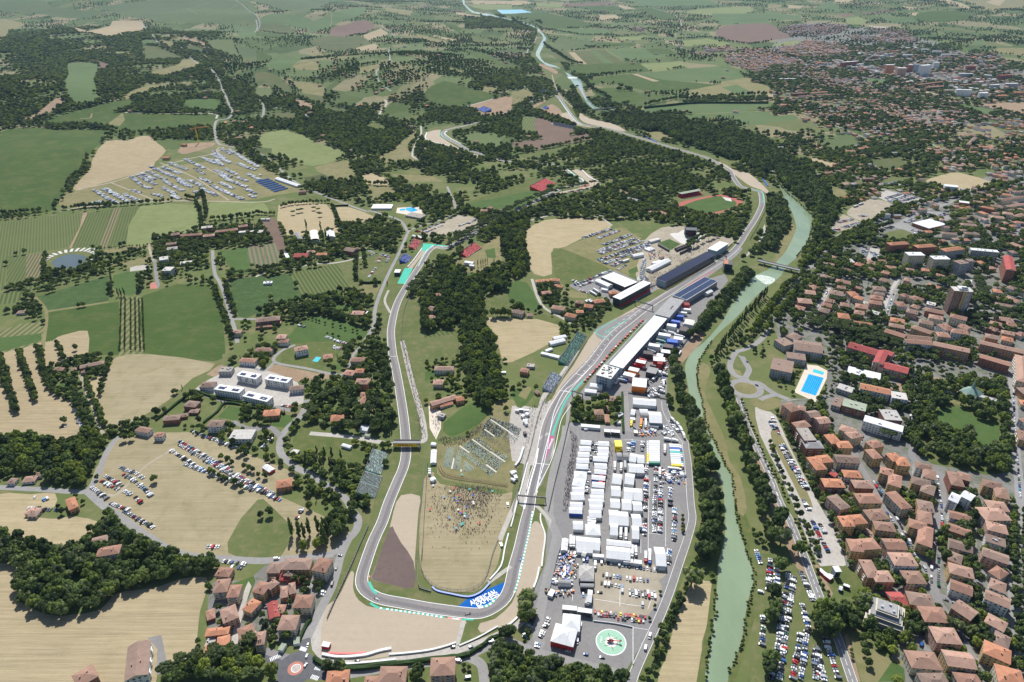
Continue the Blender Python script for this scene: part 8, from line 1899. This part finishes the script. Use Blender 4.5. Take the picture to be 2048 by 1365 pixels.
many('11','1290 500 1480 420;1310 520 1500 440;1700 430 1780 380;1560 500 1640 480;1620 450 1760 400;890 690 980 660;980 740 1000 680;1010 670 1060 700;900 860 960 780;1040 740 1070 690','beside the chicane event yard'); many('11','620 1358 760 1400;560 1330 700 1390;340 1240 400 1260','on the orchard lawn')
many('22','1650 190 1700 200;1940 350 1960 360;1870 160 1880 170','driving round the grass roundabout',mode='a',miss=0); many('13','650 350 665 352;635 480 645 450;605 605 612 580;398 1190 404 1170;380 1260 392 1240;405 1100 410 1085;1545 1095 1570 1090;1690 1095 1730 1085;780 1200 810 1200;1590 1190 1615 1195;1660 1340 1690 1335;140 385 180 382;1860 1050 1890 1045','on the roads round the lower bend',mode='a',miss=0,kinds=('hatchback','van'))
cars('M','1790 840 1800 900','beside the crowd meadow',mode='a',kinds=('van',),mix=['white'],miss=0); cars('M','1710 1290 1725 1330','beside the crowd meadow',mode='a',kinds=('van',),mix=['white'],miss=0)
print('cars', len(CARS))
CARS.sort(key=lambda c: c[2]**2+c[3]**2)
vis = [c for c in CARS if abs(c[2]) < .77*math.hypot(c[3], H0)]
ind, rest = vis[:300], vis[300:]
cobj = {}
for k, c, x, y, a, w in ind:
    key = (k, c)
    if key not in _cm: _cm[key] = car_mesh(k, c)
    o = bpy.data.objects.new('parked_car' if k in ('hatchback','saloon') else k, _cm[key]); COL.objects.link(o); o.location = (x, y, float(hgt(x,y))); o.rotation_euler = (0,0,a)
    tag(o, f'{c if c != "lightblue" else "light blue"} {k} {w}', 'car' if k in ('hatchback','saloon') else 'van', 'cars '+w); cobj.setdefault(key, o)
for i, c_ in enumerate(rest):
    key = (c_[0], c_[1])
    if key not in cobj:
        _cm.setdefault(key, car_mesh(*key)); o = bpy.data.objects.new('parked_car' if c_[0] in ('hatchback','saloon') else c_[0], _cm[key]); COL.objects.link(o); o.location = (c_[2], c_[3], float(hgt(c_[2],c_[3]))); o.rotation_euler = (0,0,c_[4]); tag(o, f'{c_[1]} {c_[0]} {c_[5]}', 'car' if c_[0] in ('hatchback','saloon') else 'van', 'cars '+c_[5]); cobj[key] = o
protos = list(cobj.values()); pk = list(cobj)
me = bpy.data.meshes.new('distant_cars'); keep = [c for c in rest]
idx = []
for c in keep:
    same = [i for i, q in enumerate(pk) if q == (c[0], c[1])] or [i for i, q in enumerate(pk) if q[0] == c[0]] or [0]
    idx.append(rng.choice(same))
# instance order after a join is the link order reversed or not: colours are mixed at random anyway, kinds of similar size
me.from_pydata([(c[2], c[3], float(hgt(c[2], c[3]))) for c in keep], [], [])
me.attributes.new('sc','FLOAT_VECTOR','POINT').data.foreach_set('vector', np.ones(len(keep)*3, dtype=np.float32))
me.attributes.new('rz','FLOAT_VECTOR','POINT').data.foreach_set('vector', np.array([(0,0,c[4]) for c in keep], dtype=np.float32).ravel())
me.attributes.new('ix','INT','POINT').data.foreach_set('value', idx)
o = bpy.data.objects.new('distant_cars', me); COL.objects.link(o); tag(o, 'thousands of cars parked in the further fields and lots', 'cars', None, 'stuff'); gn_instances(o, protos)
# three single seaters and the helicopter
def racer(tile, s, col, label):
    x1, y1, x2, y2 = nums(s); loc, L, ang = axis(tile, x1, y1, x2, y2, .5); rt = empty('racing_car', loc, ang); tag(rt, label, 'racing car')
    m = MB(); m.box(-1.6,1.2,-.45,.45,.1,.75,col); m.box(1.2,2.7,-.22,.22,.15,.5,col); m.box(-.9,.5,-.75,.75,.1,.5,col); m.box(-.3,.0,-.15,.15,.75,1.0,'black'); m.build('body', rt)
    m = MB(); m.box(2.4,2.8,-.95,.95,.08,.2,col); m.build('front_wing', rt); m = MB(); m.box(-2.7,-2.3,-.5,.5,.75,.95,'black'); m.box(-2.7,-2.2,-.52,-.47,.3,.95,col); m.box(-2.7,-2.2,.47,.52,.3,.95,col); m.build('rear_wing', rt)
    for x in (-1.9, 1.9):
        for sg in (-1, 1): m = MB(); m.box(x-.34, x+.34, sg*.8-.17, sg*.8+.17, 0, .68, 'tyre'); m.build('wheel', rt)
racer('Q','640 68 672 84','wall_white','white single seater turning into the lower bend'); racer('Q','1448 200 1412 210','metal_dark','dark single seater leaving the blue painted runoff'); racer('23','75 370 62 400','blue','blue and white single seater on the right leg of the track')
c = WP(1223, 1284.3); he = empty('helicopter', (float(c[0]), float(c[1]), 0), R(-8)); tag(he, 'small red and black helicopter parked on the green helipad', 'helicopter')
def ell(m, cx, cz, a, b, h, mat, n=10):
    rings = []
    for i in range(1, 8):
        t = math.pi*i/8; x = cx-a*math.cos(t); s = math.sin(t); rings.append([(x, b*s*math.cos(2*math.pi*k/n), cz+h*s*math.sin(2*math.pi*k/n)) for k in range(n)])
    for r0_, r1_ in zip(rings[:-1], rings[1:]):
        for k in range(n): m.face([r0_[k], r0_[(k+1)%n], r1_[(k+1)%n], r1_[k]], mat)
    m.face(rings[0][::-1], mat); m.face(rings[-1], mat)
m = MB(); ell(m, -1, 1.7, 3.2, 1.2, 1.2, 'red'); m.build('body', he); m = MB(); ell(m, -2.6, 1.9, 1.5, 1.05, .95, 'window_glass'); m.build('windscreen', he)
m = MB(); m.bar((1.5,0,2.1), (7.5,0,2.5), .5, .6, 'red'); m.build('tail_boom', he); m = MB(); m.box(7,8,-.08,.08,2,4,'red'); m.box(6.2,6.9,-1.4,1.4,2.4,2.5,'black'); m.build('tail_fin', he)
m = MB(); m.bar((7.6,.3,2.2), (7.6,.3,4.2), .2, .1, 'black'); m.build('tail_rotor', he)
for i in range(4): m = MB(); a = R(20+90*i); m.bar((-1,0,3.3), (-1+6*math.cos(a), 6*math.sin(a), 3.25), .4, .08, 'black'); m.build('rotor_blade', he)
m = MB(); m.cyl((-1,0), .25, .2, 2.7, 3.4, 'metal_dark', 8); m.build('rotor_mast', he)
for sg in (-1, 1): m = MB(); m.bar((-3.2,sg*1.2,.12), (1,sg*1.2,.12), .12, .12, 'black'); m.bar((-2,sg*1.2,.1), (-1.8,sg*.6,1), .1, .1, 'black'); m.bar((0,sg*1.2,.1), (-.1,sg*.6,1), .1, .1, 'black'); m.build('skid', he)
# ------------------------------------------------------------------ people
for k, cc in dict(shirt_white=(.7,.7,.7), shirt_red=(.42,.08,.07), shirt_blue=(.06,.12,.4), shirt_dark=(.03,.03,.04), shirt_orange=(.7,.25,.05), skin=(.5,.32,.23), trousers=(.05,.06,.09)).items(): plain_mat(k, cc, .9, .1, .1)
def person_mesh(pose, shirt):
    sit = pose == 1; V = [(0,0,.95)]; E = []; Rr = [(.17,.12)]
    def add(p, par, r): V.append(p); E.append((par, len(V)-1)); Rr.append(r); return len(V)-1
    hz = .45 if sit else .95; V[0] = (0,0,hz+.02)
    ch = add((0,-.02,hz+.45), 0, (.19,.12)); nk = add((0,-.02,hz+.60), ch, (.06,.06)); hd = add((0,-.03,hz+.74), nk, (.10,.11)); add((0,-.02,hz+.84), hd, (.07,.08))
    for s in (-1, 1):
        sh = add((s*.2,-.02,hz+.50), ch, (.06,.06)); el = add((s*.26,-.04,hz+.25), sh, (.045,.045)); add((s*.24,-.20,hz+.12), el, (.035,.035))
        hp = add((s*.09,0,hz-.04), 0, (.09,.09))
        if sit: kn = add((s*.12,-.42,hz+.02), hp, (.07,.07)); an = add((s*.12,-.45,.08), kn, (.05,.05))
        else: kn = add((s*.11,-.02 if s < 0 else -.10,.5), hp, (.07,.07)); an = add((s*.11,.08 if s < 0 else -.06,.08), kn, (.05,.05))
        add((s*.12, (-.58 if sit else -.08),.04), an, (.04,.04))
    me = bpy.data.meshes.new('p'); me.from_pydata(V, E, []); o = bpy.data.objects.new('p', me); COL.objects.link(o)
    md = o.modifiers.new('s','SKIN'); 
    for i, v in enumerate(me.skin_vertices[0].data): v.radius = Rr[i]; v.use_root = i == 0
    dg = bpy.context.evaluated_depsgraph_get(); dg.update(); out = bpy.data.meshes.new_from_object(o.evaluated_get(dg)); bpy.data.objects.remove(o); out.materials.clear()
    for k in (shirt, 'trousers', 'skin'): out.materials.append(MATS[k])
    for p in out.polygons: z = p.center.z; p.material_index = 2 if z > hz+.62 else (0 if z > hz+.08 else 1)
    out.name = 'person'; return out
PM = [person_mesh(i % 2, s) for s in ('shirt_white','shirt_red','shirt_blue','shirt_dark','shirt_white') for i in range(2)]
# benches on the slope above the meadow
BEN = PW('D','250 720 470 690 640 600 760 560 840 340 930 260 1100 320 1250 360 1385 440 1330 600 1250 740 1200 830 1180 870 1130 940 1010 1090 920 1170 730 1020 600 1095 320 1050 190 1010')
aisles = [PW('D', s) for s in ('450 700 780 930 1010 1100','640 600 900 780 1140 940','830 450 1060 610 1260 750','920 300 1160 460 1300 560','400 720 330 1050','500 870 470 1090','500 870 690 1020')]
gaps = [PW('D', s) for s in ('760 560 930 680 1170 840','1060 640 980 740 850 920','1180 400 1080 600','1000 330 880 500','560 640 480 700','660 700 590 790')]
sub = PW('D','190 1010 250 720 440 730 500 870 690 1020 600 1095 320 1050')
def bench_rows(poly, tile, dirs, sp, dens, excl=None):
    A0, B0 = PW(tile, dirs); u = (B0-A0)/np.hypot(*(B0-A0)); v = np.array([-u[1], u[0]]); c0 = poly.mean(0); R_ = 120; ang = math.atan2(u[1], u[0])
    ts = np.arange(-R_, R_, .7)
    for k in np.arange(-R_, R_, sp):
        P = c0 + v*k + ts[:,None]*u; ins = pip(poly, P)
        if excl is not None: ins &= ~pip(excl, P)
        if not ins.any(): continue
        for al in aisles: ins &= dline(al, P) > 1.4
        for al in gaps: ins &= dline(al, P) > 1.2
        i = 0
        while i < len(ts):
            if ins[i]:
                j = i
                while j+1 < len(ts) and ins[j+1]: j += 1
                a, b = P[i], P[j]
                if j-i > 2:
                    za, zb = float(hgt(*a)), float(hgt(*b)); BM_.bar((a[0],a[1],za+.42), (b[0],b[1],zb+.42), .5, .12, 'bench_green')
                    for q in range(i, j):
                        dd = dens(P[q]); 
                        if rng.random() < dd: p = P[q]; PEOPLE.append((p[0], p[1], float(hgt(*p))+.05, 1, ang + (math.pi if v[1] > 0 else 0)+rng.uniform(-.3,.3)))
                i = j+1
            else: i += 1
plain_mat('bench_green', (.33,.43,.38), .8); BM_ = MB(); top = PW('D','1100 420')[0]
bench_rows(BEN, 'D', '850 940 980 790', 1.55, lambda p: .62 if np.hypot(*(p-top)) < 45 else .33, sub)
bench_rows(sub, 'D', '260 800 460 815', 1.6, lambda p: .05)
tag(BM_.build('bench_rows'), 'pale green bench rows stepping down the grass slope', 'benches', None, 'stuff')
for al in aisles: strip('aisle_steps', al, 1.7, 'concrete', .15)
def crowd(tile, poly, n, sit=.0, clump=0.0):
    P = PW(tile, poly); lo, hi = P.min(0), P.max(0); k = 0; cs = [nr.uniform(lo, hi) for _ in range(max(6, n//12))]
    while k < n:
        q = cs[rng.randrange(len(cs))] + nr.normal(size=2)*3.0 if rng.random() < clump else nr.uniform(lo, hi)
        if not pip(P, q[None,:])[0]: continue
        k += 1
        if occupied(float(q[0]), float(q[1]), .6): continue
        PEOPLE.append((float(q[0]), float(q[1]), float(hgt(*q)), 1 if rng.random() < sit else 0, rng.uniform(0,6.28)))
crowd('M','900 660 1250 620 1650 640 1740 720 1650 950 1520 1180 1300 1230 1050 1130 930 1000',950,.6,.6); crowd('M','1200 640 1600 650 1620 800 1500 900 1250 880',480,.6,.6); crowd('M','880 640 1860 690 1700 1150 1500 1360 860 1360',120,.4)
crowd('D','1280 180 1500 130 1620 60 1700 0 1760 0 1600 150 1560 420 1500 640 1480 700 1350 1100 1300 1240 1240 1180 1330 900 1440 600 1500 400',220); crowd('12','1155 0 1190 0 1260 260 1330 560 1360 780 1310 800 1290 560 1200 200',420); crowd('D','180 560 520 560 640 470 800 330 840 420 700 540 480 680 230 700 120 620',330,.2,.4)
crowd('C','880 480 1100 500 1250 420 1500 250 1560 300 1300 470 1060 600 1030 640 950 760 880 700',520); crowd('C','900 180 1300 230 1480 200 1450 320 1240 370 1180 260',160); crowd('22','460 700 530 780 520 950 440 1364 400 1364 440 1000 480 860',430); crowd('A','120 400 170 460 120 900 60 1364 0 1364 60 900',160)
crowd('22','100 1364 130 900 200 600 260 460 330 380 360 420 240 600 160 800',90); crowd('B','1460 640 1560 560 1780 380 1620 600 1580 700 1540 780',120); crowd('A','670 480 740 480 740 700 700 900 640 1364 610 1364 650 800',70); crowd('23','10 0 60 30 30 60 0 60',10)
crowd('20','0 800 100 730 200 760 100 820 0 860',200,.5,.6); crowd('11','1320 510 1500 550 1480 580 1340 570',60); crowd('21','1180 590 1260 560 1340 590 1270 635 1200 600',60); crowd('C','1380 200 1800 60 1900 100 1500 260',120); crowd('11','1440 780 1500 700 1560 720 1500 820 1300 1100 1260 1080',90); crowd('12','1390 540 1480 600 1470 700 1430 780',90,.2,.4)
print('people', len(PEOPLE))
LY = [(p, (p[0]**2+p[1]**2)) for p in PEOPLE]; LY.sort(key=lambda q: q[1]); near_p = [p for p, _ in LY]
objs = []; cnt = 0
for p in near_p[:300]:
    i = (cnt*3) % 10; i = i - i % 2 + p[3]; o = bpy.data.objects.new('person', PM[i]); COL.objects.link(o); o.location = p[:3]; o.rotation_euler = (0,0,p[4]); cnt += 1
    sh = ('white','red','blue','black','white')[i//2]; l, d = near(p[0], p[1])
    tag(o, f'person {"sitting" if p[3] else "standing"} in {sh} shirt near {l}', 'person', 'spectators near '+l)
    if not any(q.data == PM[i] for q in objs): objs.append(o)
sitp = [o for o in objs if PM.index(o.data) % 2 == 1]; stp = [o for o in objs if PM.index(o.data) % 2 == 0]
for nm, L_, ob in (('crowd', [p for p in near_p[300:] if p[3] == 1], sitp), ('crowd', [p for p in near_p[300:] if p[3] == 0], stp)):
    if not ob or not L_: continue
    me = bpy.data.meshes.new(nm); me.from_pydata([tuple(map(float, p[:3])) for p in L_], [], []); n = len(L_)
    me.attributes.new('sc','FLOAT_VECTOR','POINT').data.foreach_set('vector', np.ones(n*3, dtype=np.float32)*.95); me.attributes.new('rz','FLOAT_VECTOR','POINT').data.foreach_set('vector', np.array([(0,0,p[4]) for p in L_], dtype=np.float32).ravel())
    me.attributes.new('ix','INT','POINT').data.foreach_set('value', [rng.randrange(len(ob)) for _ in L_])
    o = bpy.data.objects.new(nm, me); COL.objects.link(o); tag(o, 'dense crowd of ' + ('seated' if ob is sitp else 'walking') + ' spectators round the circuit', 'crowd', None, 'stuff'); gn_instances(o, ob)
# service clutter in the lower paddock: crates, cases and generators nobody could count
m = MB()
for tile, poly, n in (('E','300 800 560 790 580 1000 500 1330 180 1340 240 1000',170),('A','1430 880 1820 880 1830 1120 1440 1120',110),('A','985 250 1060 400 1400 400 1460 350 1280 300',60),('B','1440 620 1560 560 1800 360 1640 640 1560 800 1460 1000',80),('C','880 180 1100 140 1060 260 900 320',50),('G','80 20 500 20 500 90 100 120',50)):
    P = PW(tile, poly); lo, hi = P.min(0), P.max(0); k = 0
    while k < n:
        q = nr.uniform(lo, hi)
        if not pip(P, q[None,:])[0]: continue
        k += 1
        if occupied(float(q[0]), float(q[1]), 1): continue
        a = rng.choice((.3,1.87)); n0 = len(m.v); w, d, h = rng.uniform(.8,3.2), rng.uniform(.7,1.6), rng.uniform(.6,2.4)
        m.box(-w/2, w/2, -d/2, d/2, 0, h, rng.choice(('wall_white','wall_white','metal_grey','black','wall_bluegrey','blue','orange','grey_canvas','timber'))); m.xf(a, float(q[0]), float(q[1]), 0, n0)
tag(m.build('service_clutter'), 'cases, generators and crates scattered between the paddock vehicles', 'equipment', None, 'stuff')
# picnic umbrellas on the meadow
um = {}
for i in range(26):
    P = PW('M', f'{rng.gauss(1290,170):.0f} {rng.gauss(870,140):.0f}')[0]; c = rng.choice(('wall_white','red','car_lightblue','blue','teal','wall_white'))
    if c not in um:
        m = MB(); n = 8
        for k in range(n): a, b = 2*math.pi*k/n, 2*math.pi*(k+1)/n; m.face([(1.25*math.cos(a),1.25*math.sin(a),1.7),(1.25*math.cos(b),1.25*math.sin(b),1.7),(0,0,2.15)], c)
        m.cyl((0,0), .04, .04, 0, 1.7, 'metal_grey', 5, False); um[c] = m.mesh('sunshade')
    o = bpy.data.objects.new('sunshade', um[c]); COL.objects.link(o); o.location = (float(P[0]), float(P[1]), float(hgt(*P))); later(o, {'wall_white':'white','red':'red','car_lightblue':'light blue','blue':'dark blue','teal':'teal'}[c]+' sunshade on the crowd meadow', 'sunshade', 'sunshades on the meadow')
# the grid of blue camping tents
tm = MB(); [tm.face(f, c) for f, c in (([(-1.4,-1.3,0),(1.4,-1.3,0),(1.4,0,1.7),(-1.4,0,1.7)],'tent_blue'),([(1.4,1.3,0),(-1.4,1.3,0),(-1.4,0,1.7),(1.4,0,1.7)],'tent_pale'),([(1.4,-1.3,0),(1.4,1.3,0),(1.4,0,1.7)],'tent_blue'),([(-1.4,1.3,0),(-1.4,-1.3,0),(-1.4,0,1.7)],'tent_blue'))] if 0 else None
plain_mat('tent_blue', (.07,.16,.38), .7); plain_mat('tent_pale', (.45,.55,.68), .7)
tm = MB(); tm.face([(-1.5,-1.4,0),(1.5,-1.4,0),(1.5,0,1.8),(-1.5,0,1.8)],'tent_pale'); tm.face([(1.5,1.4,0),(-1.5,1.4,0),(-1.5,0,1.8),(1.5,0,1.8)],'tent_blue'); tm.face([(1.5,-1.4,0),(1.5,1.4,0),(1.5,0,1.8)],'tent_blue'); tm.face([(-1.5,1.4,0),(-1.5,-1.4,0),(-1.5,0,1.8)],'tent_blue')
tmesh = tm.mesh('camping_tent'); Q = PW('K','780 620 1020 560 1440 770 1180 840')
for i in range(7):
    for j in range(38):
        t = (i+.5)/7; s_ = (j//2*2+.8+(j%2)*.75+.1)/38; a = Q[0]+(Q[3]-Q[0])*t; b = Q[1]+(Q[2]-Q[1])*t; p = a+(b-a)*s_
        o = bpy.data.objects.new('camping_tent', tmesh); COL.objects.link(o); o.location = (float(p[0]), float(p[1]), float(hgt(*p))); d = b-a; o.rotation_euler = (0,0,math.atan2(d[1],d[0])+math.pi/2); o.scale = (2.6,1.25,1.2)
        tag(o, f'blue camping tent in row {["one","two","three","four","five","six","seven"][i]} of the tent grid', 'tent', f'blue camping tents row {["one","two","three","four","five","six","seven"][i]}')
finish_labels()
